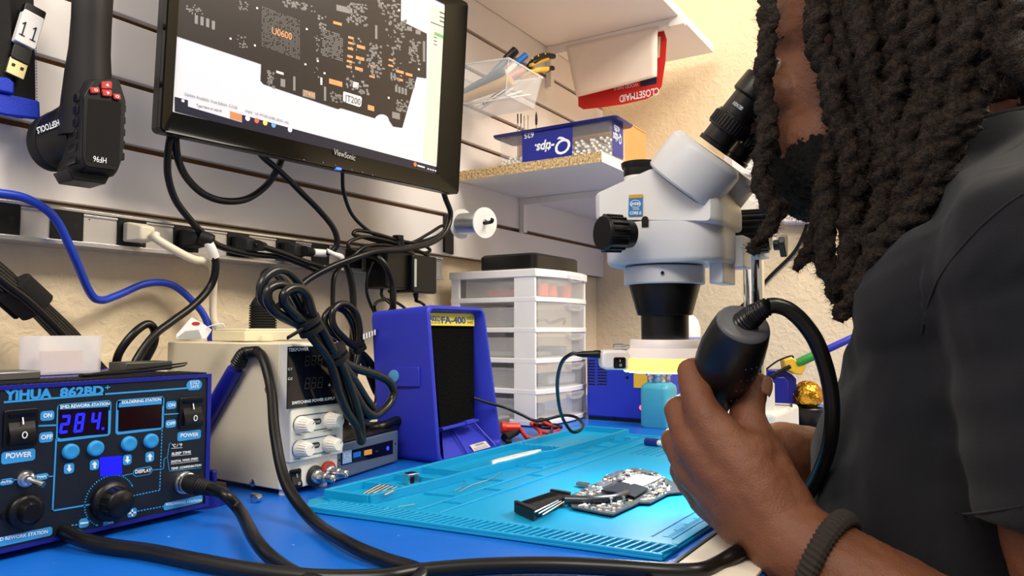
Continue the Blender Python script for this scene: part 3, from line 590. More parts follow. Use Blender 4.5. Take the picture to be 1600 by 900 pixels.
m = MB(); q = [sk.hit(*c1(*p)) for p in ((282, 279), (466, 283), (466, 333), (284, 330))]; m.prism(sk, q, -.002, 0); m.prism(sk, q, -.03, -.002) if False else None; ob('brand_label', m, mat('yellow_label', '#e8cf3e', .4), t)['label'] = 'yellow brand label'
m = MB(); ftext(m, sk, 'HAKKO', (276, 312), (330, 314), 22, c=.0004, off=.02, conv=c1); ftext(m, sk, 'FA-400', (334, 321), (431, 322), 26, c=.0004, off=.03, conv=c1); ftext(m, sk, 'SMOKE ABSORBER', (284, 322), (330, 323), 6, c=.0004, conv=c1); ftext(m, sk, 'ESD', (437, 308), (460, 309), 12, c=.0004, conv=c1); ftext(m, sk, 'SAFE', (437, 322), (460, 323), 9, c=.0004, conv=c1)
ob('brand_lettering', m, mat('blue_print', '#1d4a8c', .5), t, smooth=0)
# side clasp with light blue button
lx = Fr((bl.x+.002, 0, 0), (0, -1, 0), (0, 0, 1)); L1 = lambda x, y: lx.hit(*c1(x, y))
m = MB(); q = [L1(130, 515), L1(150, 498), L1(246, 497), L1(248, 577), L1(150, 576), L1(130, 558)]; m.prism(lx, q, -.006, .0022); ob('side_clasp', m, M_blue, t, bevel=.001)
p = L1(148, 534); m = MB(); m.lathe(lx.pt(*p, .001), lx.n, [(0, .0085), (.0028, .0082), (.0034, .006), (.0035, 0)], 28); ob('clasp_button', m, mat('pale_blue_button', '#4f94c8', .4), t)['label'] = 'light blue round button'
m = MB(); a = lx.pt(*L1(155, 716), 0); m.tube([a+V((.004, 0, 0)), a+V((-.004, 0, .001)), at(590, 668, .93), at(555, 672, .95), at(540, 690, .97)], .006, n=8); ob('cable', m, M_cord, t, smooth=60)
# ================================================================ drawer tower, boxes behind
TX0, TX1, TY0, TY1 = 1.105, 1.301, .65, .835
tzt = 1.024
t = thing('drawer_tower', ((TX0+TX1)/2, .74, TZ), 'white five drawer plastic storage tower standing in the corner', 'drawer unit')
nD = 5; slab = .009; ph = (tzt-TZ-.004)/nD
M_tower = mat('white_tower_plastic', '#f0eeee', .4)
M_clear = mat('cloudy_clear_plastic', '#f0f0f0', .12, alpha=.22, spec=.4)
def bow(x): s_ = (x-TX0)/(TX1-TX0)*2-1; return TY0-.016*(1-s_*s_)
def slab_poly(d=0, y1=TY1): xs = [TX0+d+(TX1-TX0-2*d)*k/12 for k in range(13)]; return [(x, bow(x)+d) for x in xs]+[(TX1-d, y1-d), (TX0+d, y1-d)]
gz = Fr((0, 0, 0), (1, 0, 0), (0, 1, 0))
m = MB()
for k in range(nD+1):
    z = TZ+.002+ph*k; hh_ = slab if k < nD else .014
    z_ = z if k < nD else tzt-.012
    m.prism(gz, slab_poly(-.002 if k == nD else 0), z_, z_+hh_)
for x, y in ((TX0, TY0+.004), (TX1-.006, TY0+.004)): 
    m.box((x, y-.004, TZ+.002), (x+(.022 if x == TX0 else .006), y+.004, tzt)) if False else None
m.box((TX0+.0003, TY0+.001, TZ+.002), (TX0+.006, TY0+.045, tzt-.002)); m.box((TX1-.006, TY0+.001, TZ+.002), (TX1-.0003, TY0+.03, tzt-.002))
for x in (TX0+.0003, TX1-.006): m.box((x, TY1-.02, TZ+.002), (x+.0057, TY1-.001, tzt-.002))
m.box((TX0+.006, TY1-.004, TZ+.002), (TX1-.006, TY1-.001, tzt-.002))
ob('frame', m, M_tower, t, bevel=.0012)
for k in range(nD):
    z = TZ+.002+ph*k+slab+.0008; z1 = TZ+.002+ph*(k+1)-.001; xs = [TX0+.0075+(TX1-TX0-.015)*i/12 for i in range(13)]
    m = MB(); fr_ = [(x, bow(x)+.0015) for x in xs]; bk = [(x, bow(x)+.0035) for x in xs]
    m.prism(gz, fr_+bk[::-1], z, z1)
    m.box((xs[0], TY0+.004, z), (xs[0]+.0015, TY1-.03, z1-.008)); m.box((xs[-1]-.0015, TY0+.004, z), (xs[-1], TY1-.03, z1-.008)); m.box((xs[0], TY0+.004, z), (xs[-1], TY1-.03, z+.0015)); m.box((xs[0], TY1-.032, z), (xs[-1], TY1-.03, z1-.008))
    o = ob('drawer', m, M_clear, t, smooth=30)
    m = MB(); cxm = TX0+(TX1-TX0)*.60; pts = [(cxm+.036*math.cos(a), -.013*math.sin(a)) for a in [math.pi*i/14 for i in range(15)]]
    m.rings([[V((cxm+(x-cxm), bow(x)+.0012, z1-.001+y)) for x, y in pts], [V((cxm+(x-cxm)*.95, bow(x)-.006, z1-.001+y*.92)) for x, y in pts], [V((cxm+(x-cxm)*.9, bow(x)-.006, z1-.003+y*.8)) for x, y in pts], [V((cxm+(x-cxm)*.9, bow(x)+.001, z1-.003+y*.8)) for x, y in pts]])
    h_ = ob('handle', m, M_clear, t, smooth=40); h_.parent = o
# contents seen through the drawers
def inside(k): return TZ+.002+ph*k+slab+.0028
for i, x in enumerate((TX0+.03, TX0+.062, TX0+.118)):
    m = MB(); m.lathe((x+.01, TY0+.012, inside(4)), (0, 0, 1), [(0, .0125), (.02, .0135), (.022, .0125), (.022, .011), (.004, .0105)], 20)
    tag(ob('orange_cup', m, mat('orange_plastic', '#e2562c', .5), smooth=40), ['orange plastic cup in the top drawer, nearest the left corner', 'orange plastic cup in the top drawer, middle of the three', 'orange plastic cup in the top drawer, furthest right of the three'][i], 'cup', 'orange cups in the top drawer')
def blob(name, x, y, z, sx, sy, sz, col, label, cat, rot=0):
    m = MB(); Mx = Matrix.Translation((x, y, z+sz/2)) @ Matrix.Rotation(rot, 4, 'Z'); m.box((-sx/2, -sy/2, -sz/2), (sx/2, sy/2, sz/2), Mx); return tag(ob(name, m, mat('c'+col, col, .6), bevel=min(sx, sy, sz)*.25), label, cat)
blob('red_pouch', TX0+.03, TY0+.085, inside(4), .024, .06, .012, '#b6332e', 'red pouch lying in the top drawer', 'pouch', .2)
blob('grey_pouch', TX0+.036, TY0+.05, inside(4)+.012, .02, .05, .008, '#75706c', 'grey pouch lying over the red pouch in the top drawer', 'pouch', -.3)
m = MB(); m.lathe((TX0+.022, TY0+.07, inside(3)+.016), (1, .1, 0), [(0, .016), (.003, .016), (.003, .011), (.02, .011), (.02, .016), (.023, .016)], 24)
tag(ob('cable_reel', m, mat('grey_reel', '#6d6b68', .5), smooth=40), 'small grey reel standing in the second drawer from the top', 'reel')
m = MB(); m.tube([(TX0+.03, TY0+.03, inside(3)+.004), (TX0+.05, TY0+.012, inside(3)+.012), (TX0+.09, TY0+.02, inside(3)+.006), (TX0+.13, TY0+.014, inside(3)+.014), (TX0+.16, TY0+.03, inside(3)+.005)], .003); tag(ob('grey_wire', m, mat('grey_wire', '#77797c', .5)), 'grey wire curled in the second drawer from the top', 'wire')
blob('grey_board', TX0+.05, TY0+.07, inside(2), .07, .11, .008, '#8c8e8d', 'flat grey board lying in the third drawer from the top', 'board', .05)
blob('grey_board', TX0+.13, TY0+.04, inside(2), .05, .05, .016, '#9da0a2', 'thick grey block lying at the front of the third drawer', 'block', .3)
blob('dark_pouch', TX0+.045, TY0+.08, inside(1), .05, .09, .026, '#4b4d50', 'dark grey pouch filling the fourth drawer from the top', 'pouch', .1)
blob('clear_bag', TX0+.12, TY0+.03, inside(1), .09, .04, .02, '#c3c6c9', 'pale crumpled bag at the front of the fourth drawer', 'bag', -.1)
blob('grey_case', TX0+.05, TY0+.07, inside(0), .06, .09, .02, '#7d8086', 'grey case lying in the bottom drawer', 'case', .1)
# black box on top of the tower
b0 = onx(768, 415, TX0+.015); 
t = thing('black_box', (1.2, .75, tzt+.002), 'flat glossy black box lying on top of the white drawer tower', 'box')
bx0, bx1, by0, by1 = TX0+.02, TX1-.004, TY0+.012, TY1-.05
m = MB(); g = Fr(((bx0+bx1)/2, (by0+by1)/2, 0), (1, 0, 0), (0, 1, 0)); R_ = rrect(bx1-bx0, by1-by0, .012); R2 = rrect(bx1-bx0-.008, by1-by0-.008, .01); zz = tzt+.002
m.rings([[g.pt(*p, zz) for p in R2], [g.pt(*p, zz+.004) for p in R_], [g.pt(*p, zz+.027) for p in R_], [g.pt(*p, zz+.031) for p in R2]]); ob('lid', m, mat('gloss_black_box', '#161413', .22), t, smooth=40)
# ---------------------------------------------------------------- blue station in the far corner
t = thing('soldering_station', (1.36, .57, TZ), 'blue and yellow soldering station standing behind the microscope, right of the drawer tower', 'soldering station')
sx = Fr((1.262, 0, 0), (0, -1, 0), (0, 0, 1)); c3 = lambda x, y: (900+x/2.811, 380+y/2.811)
S = lambda x, y: sx.hit(*c3(x, y)); a, b = S(48, 775), S(322, 795); zt = TZ+.128
m = MB(); m.box((1.262, -b[0], TZ+.006), (1.43, -a[0], zt)); ob('housing', m, mat('strong_blue_plastic', '#1d33b4', .4), t, bevel=.003)
m = MB(); m.box((1.264, -b[0]+.002, TZ), (1.428, -a[0]-.002, TZ+.007)); ob('base', m, M_blk, t)
m = MB(); q = [S(253, 570), S(330, 574), S(330, 638), S(253, 636)]; m.prism(sx, [q[0], (b[0]+.001, q[1][1]), (b[0]+.001, q[2][1]), q[3]], -.02, .001); ob('front_band', m, mat('bright_yellow_plastic', '#e3b83a', .4), t, bevel=.001)['label'] = 'yellow band'
m = MB()
for x0, x1 in ((52, 84), (94, 136)):
    for k in range(9): y = 512+k*13; m.flat(sx, [S(x0, y), S(x1, y+1), S(x1, y+7), S(x0, y+6)], .0004)
ob('vent_slots', m, mat('dark_slot', '#08090f', .8), t, smooth=0)
p = S(290, 722); m = MB(); m.lathe(sx.pt(*p), sx.n, [(0, .005), (.002, .0048), (.003, .003), (.0031, 0)], 16); ob('indicator', m, mat('pink_indicator', '#ff5a6a', .3, emit=1.2), t)['label'] = 'glowing pink indicator'
p = S(312, 738); m = MB(); m.lathe(sx.pt(*p), sx.n, [(0, .009), (.004, .008), (.008, .006), (.014, .005)], 16); ob('socket', m, M_blk, t)
for x, y in ((225, 590), (165, 768)): p = S(x, y); m = MB(); m.lathe(sx.pt(*p), sx.n, [(0, .003), (.0012, .0026), (.0013, 0)], 12); ob('screw', m, M_blk, t)
# ---------------------------------------------------------------- teal dispenser
bc = onz(1043, 668)+V((0, .015, 0)); bc.z = TZ
t = thing('dispenser_bottle', bc, 'square teal dispenser bottle with a chrome pump top in front of the blue soldering station', 'bottle')
g = Fr(bc, (1, .0, 0), (0, 1, 0)); s_ = .052
m = MB(); m.rings([[g.pt(*p, z) for p in rrect(s_*k, s_*k, .009)] for z, k in ((0, .92), (.003, 1), (.066, 1), (.072, .94), (.077, .72))]); ob('bottle', m, mat('teal_plastic', '#4db4cf', .3, trans=.25, ior=1.4), t, smooth=40)
m = MB(); m.lathe(bc+V((0, 0, .076)), (0, 0, 1), [(0, .0185), (.003, .020), (.012, .020), (.013, .022), (.018, .0225), (.019, .018), (.026, .016), (.0265, 0)], 30); ob('pump_top', m, M_steel, t, smooth=40)['label'] = 'chrome pump top'
# white bottle further back
wc = at(1072, 560, 1.62); wc.z = TZ
t = thing('squeeze_bottle', wc, 'white bottle with a violet band standing behind the microscope column', 'bottle')
m = MB(); m.lathe(wc, (0, 0, 1), [(0, .03), (.003, .032), (.10, .032), (.118, .030)], 30); ob('body', m, M_white, t, smooth=40)
m = MB(); m.lathe(wc, (0, 0, 1), [(.117, .0305), (.118, .0325), (.152, .0325), (.153, .0305)], 30); ob('label_band', m, mat('violet_band', '#8f93c8', .4), t, smooth=30)['label'] = 'violet band'
m = MB(); m.lathe(wc, (0, 0, 1), [(.152, .031), (.153, .032), (.172, .032), (.19, .027), (.2, .018), (.202, .012), (.203, 0)], 30); ob('cap', m, M_white, t, smooth=40)
# ---------------------------------------------------------------- little silver meter and test leads
c6 = lambda x, y: (760+x/8, 620+y/8)
mb_ = V((.985, .705, TZ))
t = thing('silver_meter', mb_, 'small silver meter box with dark top tucked behind the blue fume absorber', 'meter')
m = MB(); m.box((.93, .665, TZ+.001), (1.045, .735, TZ+.026)); ob('housing', m, mat('brushed_grey', '#a9a9a6', .4, metal=.5), t, bevel=.0015)
m = MB(); m.box((1.0, .6643, TZ+.004), (1.043, .6652, TZ+.022)); m.box((.94, .6643, TZ+.014), (.995, .6652, TZ+.023)); ob('front_strip', m, mat('grey_strip', '#6b6a68', .4), t)
m = MB(); m.text(Fr((.945, .6642, TZ+.016), (1, 0, 0), (0, 0, 1)), 'ammeter', 0, 0, .042, .004, .0003); ob('lettering', m, M_ink, t, smooth=0)
R = lambda px, py, z: onz(px, py, TZ+z)
m = MB(); a = R(785, 668, .018); b = R(812, 668, .017); m.tube([a, a*.5+b*.5, b], .0075, n=3, seg=8); m.tube([a-(b-a)*.1, a+(b-a)*.15], .0095, n=1, seg=14)
t = thing('red_clip', a, 'red alligator clip with red lead beside the fume absorber', 'clip'); ob('grip', m, mat('signal_red_plastic', '#d8301c', .4), t, bevel=.001)
m = MB(); m.tube([b, R(822, 682, .01), R(832, 686, .004), R(845, 680, .005), R(838, 668, .012), R(830, 662, .018), R(845, 658, .02), R(858, 664, .014), R(872, 670, .005), R(866, 676, .004), R(845, 674, .006), R(832, 664, .014)], .0028, n=10); ob('lead', m, mat('red_rubber', '#c22218', .4), t, smooth=60)
t = thing('black_clip', R(795, 686, 0), 'black alligator clip with black lead lying below the red clip', 'clip')
m = MB(); a = R(788, 684, .008); b = R(808, 675, .012); m.tube([a, a*.5+b*.5, b], lambda s_: .007-.002*s_, n=3, seg=8); m.tube([R(790, 690, .004), R(800, 690, .004)], .004, n=1, seg=6); ob('grip', m, M_blkm, t, bevel=.001)
m = MB(); m.tube([b, R(815, 675, .01), R(828, 689, .004), R(850, 688, .004), R(862, 672, .008), R(858, 660, .016), R(846, 655, .02), R(838, 660, .016), R(848, 668, .012), R(876, 668, .006), R(868, 664, .01), R(835, 664, .018)], .0027, n=10); ob('lead', m, M_cord, t, smooth=60)
# thin black cord of the ring light is built with the ring light
# ================================================================ on the slatwall
# ---------------------------------------------------------------- monitor
BL = ony(250, 205, .75); BR0 = BL+V((.483, -.05, 0)); 
um = V((.483, -.05, 0)).normalized(); tl_ = math.radians(3.6)
nm = V((um.y, -um.x, 0))                     # outward (towards the viewer)
vm = V((0, 0, 1))*math.cos(tl_)+nm*math.sin(tl_)
mf = Fr(BL, um, vm)
WR = mf.hit(717, 305)[0]; HT = mf.hit(731, 4)[1]
t = thing('monitor', BL+um*WR/2, 'large black monitor on the slatwall showing a circuit board layout', 'monitor')
M_gloss = mat('gloss_black_bezel', '#050505', .08, spec=.24, var=0)
bz = .0185; bb = .044
m = MB(); m.prism(mf, rrect(WR, HT, .006, 4, WR/2, HT/2), -.022, -.006); m.prism(mf, rrect(WR*.8, HT*.7, .01, 4, WR/2, HT/2), -.045, -.02); ob('back_cover', m, M_blk, t, bevel=.002)
O_ = rrect(WR, HT, .006, 4, WR/2, HT/2); si = (mf.hit(272, 160)[0], mf.hit(272, 160)[1]); 
sx0_, sx1_ = mf.hit(272, 160)[0], mf.hit(684, 280)[0]; sy0_ = .5*(mf.hit(270, 163)[1]+mf.hit(684, 280)[1]); sy1_ = HT-.019
I_ = rrect(sx1_-sx0_, sy1_-sy0_, .0008, 4, (sx0_+sx1_)/2, (sy0_+sy1_)/2)
def scl(q, s_, dx=0): return [(WR/2+(x-WR/2)*s_, HT/2+(y-HT/2)*s_) for x, y in q]
m = MB(); m.rings([[mf.pt(*p, -.007) for p in O_], [mf.pt(*p, -.001) for p in O_], [mf.pt(*p, .0005) for p in scl(O_, .994)], [mf.pt(*p, 0) for p in scl(O_, .985)], [mf.pt(*p, -.002) for p in I_], [mf.pt(*p, -.0045) for p in I_]], cap=False)
ob('bezel', m, M_gloss, t, smooth=35)['label'] = 'glossy black bezel'
ms = Fr(mf.pt(0, 0, -.004), mf.u, mf.v); D = lambda x, y: ms.hit(x, y)
M_scr = mat('screen_white', '#c4c4cc', .25, emit=.26, var=0)
m = MB(); m.prism(ms, I_, -.001, 0); scr = ob('screen', m, M_scr, t, smooth=0); scr['label'] = 'lit screen with a circuit board layout'
def cm(x, y): return (230+x/2.812, y/2.812)
Q = lambda x, y: ms.hit(*cm(x, y))
def clip(poly):
    x0, x1, y0, y1 = sx0_, sx1_, sy0_, sy1_
    for ax_, lim, sg in ((0, x0, 1), (0, x1, -1), (1, y0, 1), (1, y1, -1)):
        out = []
        for i in range(len(poly)):
            a, b = poly[i-1], poly[i]; ia = (a[ax_]-lim)*sg >= 0; ib = (b[ax_]-lim)*sg >= 0
            if ia != ib: k = (lim-a[ax_])/(b[ax_]-a[ax_]); out.append((a[0]+(b[0]-a[0])*k, a[1]+(b[1]-a[1])*k))
            if ib: out.append(b)
        poly = out
        if not poly: return []
    return poly
def sc(m, pts, c=.0003, conv=Q):
    p = clip([conv(*q) for q in pts])
    if len(p) > 2: m.flat(ms, p, c)
def part(name, m, matl, root=t, up=None):
    o = ob(name, m, matl, root, smooth=0)
    if up: o.parent = up
    return o
# the desktop wallpaper side panel, board outline, taskbar
m = MB(); sc(m, [(1248, 20), (1372, 60), (1336, 745), (1212, 700)]); part('side_panel', m, mat('screen_cream', '#c3c4b4', .3, emit=.25, var=0), up=scr)
m = MB(); arc_ = [(1000+30+32*math.cos(math.radians(a)), 530+28*math.sin(math.radians(a))) for a in range(190, 365, 12)]
board = [(100, -160), (1116, -110), (1114, 92), (1228, 148), (1226, 345), (1184, 338), (1120, 562), (1080, 556)]+[(x, y) for x, y in arc_[::-1]]+[(1000, 520), (850, 475), (838, 480), (510, 370), (497, 355), (500, 283), (478, 275), (130, 160)]
sc(m, board, .0004); part('board_drawing', m, mat('screen_board_dark', '#2a2322', .3, emit=.05, var=0), up=scr)
m = MB(); sc(m, [(120, 425), (430, 508), (640, 566), (1000, 662), (1360, 757), (1360, 800), (640, 625), (120, 490)], .0004); 
part('task_bar', m, mat('screen_navy', '#1c1c30', .3, emit=.06, var=0), up=scr)
m = MB(); sc(m, [(178, 437), (415, 505), (415, 538), (178, 468)], .0006);  part('search_box', m, M_scr, up=scr)
M_dim = mat('screen_grey_marks', '#7d7a78', .4, emit=.22, var=0); M_org = mat('screen_orange_marks', '#d08a58', .4, emit=.35, var=0); M_wht = mat('screen_white_marks', '#e6e0da', .4, emit=.3, var=0); M_txt = mat('screen_dark_text', '#55545a', .4, var=0, emit=.05)
rr = random.Random(11); m = MB(); mo = MB(); mw = MB()
def chip(x0, y0, x1, y1, dens, sz, mm, sk=.22):
    """scatter of little pads inside a parallelogram that leans as the screen does"""
    for k in range(dens):
        a, b = rr.random(), rr.random(); x = x0+(x1-x0)*a; y = y0+(y1-y0)*b+sk*(x-x0); w_ = sz*(.5+rr.random()); h_ = sz*(.5+rr.random()*.8)
        sc(mm, [(x, y), (x+w_, y+sk*w_), (x+w_, y+h_+sk*w_), (x, y+h_)], .0006)
# big processor U0600: grid of pads
for i in range(26):
    for j in range(28):
        if rr.random() < .8:
            x = 503+i*6.5; y = 28+j*6.3+(x-503)*.37
            sc(m, [(x, y), (x+3.4, y+1), (x+3.2, y+4), (x, y+3.2)], .0006)
for i in range(14):
    for j in range(15):
        if rr.random() < .75: x = 762+i*7; y = 125+j*8+(x-762)*.3; sc(m, [(x, y), (x+5, y+1.4), (x+5, y+6), (x, y+4.6)], .0006)
for a in ((870, 0, 960, 90, 70, 9), (960, 180, 1030, 330, 60, 10), (1080, 60, 1130, 200, 50, 8), (1145, 165, 1190, 270, 50, 8), (1090, 430, 1140, 480, 40, 8), (1130, 335, 1165, 380, 30, 8), (525, 305, 552, 375, 34, 7), (800, 395, 850, 440, 26, 8), (870, 335, 965, 390, 26, 10), (390, 150, 435, 200, 14, 7), (165, 10, 240, 50, 26, 6), (400, 0, 440, 40, 22, 6), (735, 60, 780, 130, 14, 8), (1040, 60, 1070, 200, 14, 8), (1070, 200, 1110, 380, 24, 8), (590, -10, 740, 20, 50, 7), (880, 150, 940, 330, 20, 8), (730, 130, 750, 340, 16, 6), (1010, -20, 1100, 60, 40, 9)): chip(*a, m)
for x, y in ((208, 65), (233, 72), (258, 80), (283, 90)): sc(mw if False else m, [(x, y), (x+14, y+4), (x+13, y+42), (x-1, y+38)], .0006)
for x, y, w_, h_ in ((1000, 110, 10, 60), (830, 20, 70, 26), (640, 335, 10, 62), (775, 380, 10, 62), (585, 345, 20, 34), (1088, 375, 10, 28), (1102, 380, 10, 28), (1116, 384, 10, 28), (1130, 388, 10, 28), (1068, 318, 8, 30), (1082, 322, 8, 30), (1210, 180, 10, 90), (1140, 115, 22, 18), (1178, 130, 22, 18), (1075, 490, 34, 28), (682, 393, 55, 30)): sc(m, [(x, y), (x+w_, y+w_*.25), (x+w_, y+h_+w_*.25), (x, y+h_)], .0006)
part('chip_outlines', m, M_dim, up=scr)
for x, y, w_, h_ in ((882, 158, 24, 10), (882, 182, 24, 10), (880, 206, 24, 10), (878, 240, 24, 10), (876, 262, 24, 10), (874, 286, 24, 10), (920, 195, 36, 14), (916, 245, 36, 14), (912, 292, 34, 14), (816, 92, 38, 12), (798, 345, 58, 22), (1060, 258, 22, 8), (1058, 282, 22, 8), (980, 285, 22, 8), (975, 330, 24, 8), (1092, 305, 34, 12), (1134, 318, 30, 12), (1096, 342, 26, 10), (968, 460, 28, 22)): sc(mo, [(x, y), (x+w_, y+w_*.27), (x+w_, y+h_+w_*.27), (x, y+h_)], .0006)
ftext(mo, ms, 'U0600', (546, 148), (634, 176), 30, c=.0009, conv=cm, off=.01); part('orange_marks', mo, M_org, up=scr)
for x, y in ((482, 36), (472, 200), (700, 128), (694, 283), (778, 322), (748, 268), (1105, 45), (1192, 305), (1060, 430), (365, 170)): sc(mw, [(x-4, y-5), (x+4, y-3), (x+4, y+5), (x-4, y+3)], .0006)
P8 = [(862, 402), (936, 424), (942, 432), (938, 466), (930, 470), (864, 448), (859, 440), (860, 408)]; sc(mw, P8, .0007); sc(mw, [(566, 310), (598, 320), (598, 330), (566, 320)], .0006); sc(mw, [(904, 358), (928, 365), (926, 390), (902, 383)], .0006); sc(mw, [(760, 340), (768, 342), (768, 374), (760, 372)], .0006); sc(mw, [(150, 436), (162, 439), (162, 450), (150, 447)], .0007)
part('white_marks', mw, M_wht, up=scr)
m = MB(); ftext(m, ms, 'JT200', (865, 442), (935, 463), 28, c=.0010, conv=cm, off=.02); ftext(m, ms, 'Update Available', (163, 418), (270, 447), 13, c=.0010, conv=cm); ftext(m, ms, 'Free Edition  5.3156', (280, 450), (394, 480), 13, c=.0010, conv=cm); ftext(m, ms, 'empty   Uk. RT106 2(X80_S0US1_X6)', (430, 490), (620, 545), 11, c=.0010, conv=cm); ftext(m, ms, 'Type here to search', (214, 468), (326, 494), 13, c=.0010, conv=cm)
part('screen_lettering', m, M_txt, up=scr)
m = MB(); ftext(m, ms, 'JT400', (684, 414), (733, 430), 18, c=.0010, conv=cm, off=.01); ftext(m, ms, 'LS230', (804, 362), (850, 376), 12, c=.0012, conv=cm); part('orange_lettering', m, mat('screen_orange_text', '#e09a60', .4, emit=.3, var=0), up=scr)
m = MB(); sc(m, [(1262, 140), (1360, 182), (1358, 196), (1260, 152)], .0006); part('green_row', m, mat('screen_green', '#5c9a56', .4, emit=.35, var=0), up=scr)
m = MB()
for y in (50, 70, 88): sc(m, [(1284, y), (1330, y+18), (1330, y+24), (1284, y+6)], .0006)
for y in (160, 176, 192): sc(m, [(1258, y), (1272, y+5), (1272, y+9), (1258, y+4)], .0006)
sc(m, [(1245, 95), (1360, 140), (1360, 144), (1245, 99)], .0006); part('panel_rows', m, M_txt, up=scr)
for nm_, col, x, y in (('taskbar_icon', '#e2574a', 480, 530), ('taskbar_icon', '#ecc052', 517, 540), ('taskbar_icon', '#5d8fd0', 554, 550), ('taskbar_icon', '#dfe3ee', 440, 520), ('taskbar_icon', '#e8e8ee', 626, 570), ('taskbar_icon', '#f06a3a', 1176, 722)):
    m = MB(); c_ = Q(x, y); R_ = .0032; p = clip([(c_[0]+R_*math.cos(k*.5236), c_[1]+R_*math.sin(k*.5236)) for k in range(12)]); m.flat(ms, p, .0007); part(nm_, m, mat('icon'+col, col, .4, emit=.4, var=0), up=scr)
m = MB(); sc(m, [(362, 488), (414, 503), (414, 535), (362, 520)], .0008); part('search_picture', m, mat('screen_tan', '#b9784f', .4, emit=.25, var=0), up=scr)
m = MB()
for k in range(9): x = 1230+k*11; sc(m, [(x, 738+k*2.9), (x+6, 740+k*2.9), (x+6, 746+k*2.9), (x, 744+k*2.9)], .0007)
sc(m, [(1186, 724), (1218, 733), (1218, 739), (1186, 730)], .0007); sc(m, [(1296, 758), (1312, 762), (1312, 766), (1296, 762)], .0007); part('tray_marks', m, M_wht, up=scr)
m = MB(); mk = Fr(mf.pt(0, 0, .0004), mf.u, mf.v); ftext(m, mk, 'ViewSonic', (818, 678), (912, 706), 26, c=.0006, conv=cm, off=.01); part('brand_lettering', m, mat('silver_print', '#a8a8a8', .4))
m = MB()
for x, y in ((688, 702), (772, 714), (826, 726), (898, 746), (945, 757), (990, 770)): c_ = mk.hit(*cm(x, y)); m.flat(mk, rrect(.0022, .0014, .0004, 2, *c_), .0005)
part('button_mark', m, mat('grey_print', '#6a6a6a', .4))
c_ = mk.hit(*cm(842, 752)); m = MB(); m.prism(mk, rrect(.009, .0028, .0012, 3, c_[0], .0008), -.004, .0002); part('power_light', m, mat('lit_power_blue', '#2a4cff', .3, emit=3))['label'] = 'glowing blue power light'
m = MB(); a = mf.pt(WR*.5, HT*.55, -.03); m.box((a.x-.05, a.y+.012, a.z-.05), (a.x+.05, WY-.0006, a.z+.05)); ob('wall_mount', m, M_dsteel, t, bevel=.002)
# ---------------------------------------------------------------- handheld imager hanging upside down
ui = V((1, -.12, 0)).normalized(); hf = Fr(ony(160, 215, .735), ui, (0, 0, 1)); hi = lambda x, y: hf.hit(x/3, y/3)
t = thing('inspection_camera', hf.pt(0, -.05), 'black handheld thermal camera with red buttons hanging upside down left of the monitor', 'thermal camera')
def hull(m, fr, secs, seg=24):
    """stack of outlines (a,b lists) at depths"""
    m.rings([[fr.pt(x, y, c) for x, y in q] for q, c in secs])
def hp(pts, r_=.006): return rq([hi(*p) for p in pts], r_, 5)
front = hp(((420, 372), (560, 368), (592, 470), (578, 740), (552, 810), (395, 790), (372, 740), (388, 450)), .003)
mid = hp(((405, 365), (562, 360), (598, 470), (585, 745), (555, 818), (340, 806), (300, 740), (308, 430)), .003)
def shift(q, dx, dy, s_=1): cx = sum(p[0] for p in q)/len(q); cy = sum(p[1] for p in q)/len(q); return [(cx+(p[0]-cx)*s_+dx, cy+(p[1]-cy)*s_+dy) for p in q]
c_0 = hf.hit(480/3, 600/3)
m = MB(); hull(m, hf, [(shift(front, 0, 0, .9), -.066), (shift(front, 0, 0, 1.02), -.060), (shift(front, .0, 0, 1.05), -.03), (shift(front, 0, 0, 1.06), -.012), (front, -.003), (shift(front, 0, 0, .97), 0)]); ob('head', m, M_blkm, t, smooth=40)
m = MB()
for k in range(6):
    y = c_0[1]+.028-.0125*k; x = min(p[0] for p in front)-.0009; m.prism(hf, rrect(.0035, .0085, .0015, 3, x+.001, y), -.026, -.006)
for k in range(5): y = c_0[1]+.026-.0125*k; x = max(p[0] for p in front)+.0004; m.prism(hf, rrect(.003, .008, .0012, 3, x, y), -.02, -.004)
ob('grip_ribs', m, M_blk, t, bevel=.0005)
# grip going up, over the top of the frame
m = MB(); a0 = hf.hit(470/3, 420/3)
def gsec(y, w_, dx, c0, c1): p = hf.pt(a0[0]+dx, y, (c0+c1)/2); return [p+hf.u*(w_/2)*math.cos(2*math.pi*k/28)*(1+.08*math.cos(4*math.pi*k/28))+hf.n*((c1-c0)/2)*math.sin(2*math.pi*k/28) for k in range(28)]
ytop = hf.hit(150, -45)[1]
secs = [(a0[1]-.045, .046, 0, -.06, -.004), (a0[1]-.01, .044, 0, -.058, -.004), (a0[1]+.02, .040, -.0005, -.052, -.006), (a0[1]+.045, .036, -.001, -.044, -.008), (a0[1]+.075, .035, -.001, -.040, -.008), (ytop, .036, 0, -.042, -.008), (ytop+.008, .03, 0, -.038, -.012)]
m.rings([gsec(*s_) for s_ in secs]); ob('grip', m, M_blkm, t, smooth=50)
m = MB(); m.prism(hf, rq([hi(*p) for p in ((392, 450), (440, 372), (540, 372), (570, 470), (558, 770), (545, 800), (400, 780), (384, 740))], .003, 5), -.002, .0012); ob('screen_surround', m, M_blk, t, bevel=.0006)
m = MB(); hs = Fr(hf.pt(0, 0, .0012), hf.u, hf.v); m.prism(hs, rq([hs.hit(x/3, y/3) for x, y in ((412, 462), (568, 480), (556, 780), (404, 752))], .0015, 3), 0, .0003); ob('screen', m, mat('dark_screen_glass', '#0b0909', .05, coat=.5), t)
ih = Fr(hs.o, -hs.u, -hs.v)
m = MB(); inv_text(m, ih, 'HF96', (166, 247.5), (145.5, 248), -9, c=.0008) if False else None
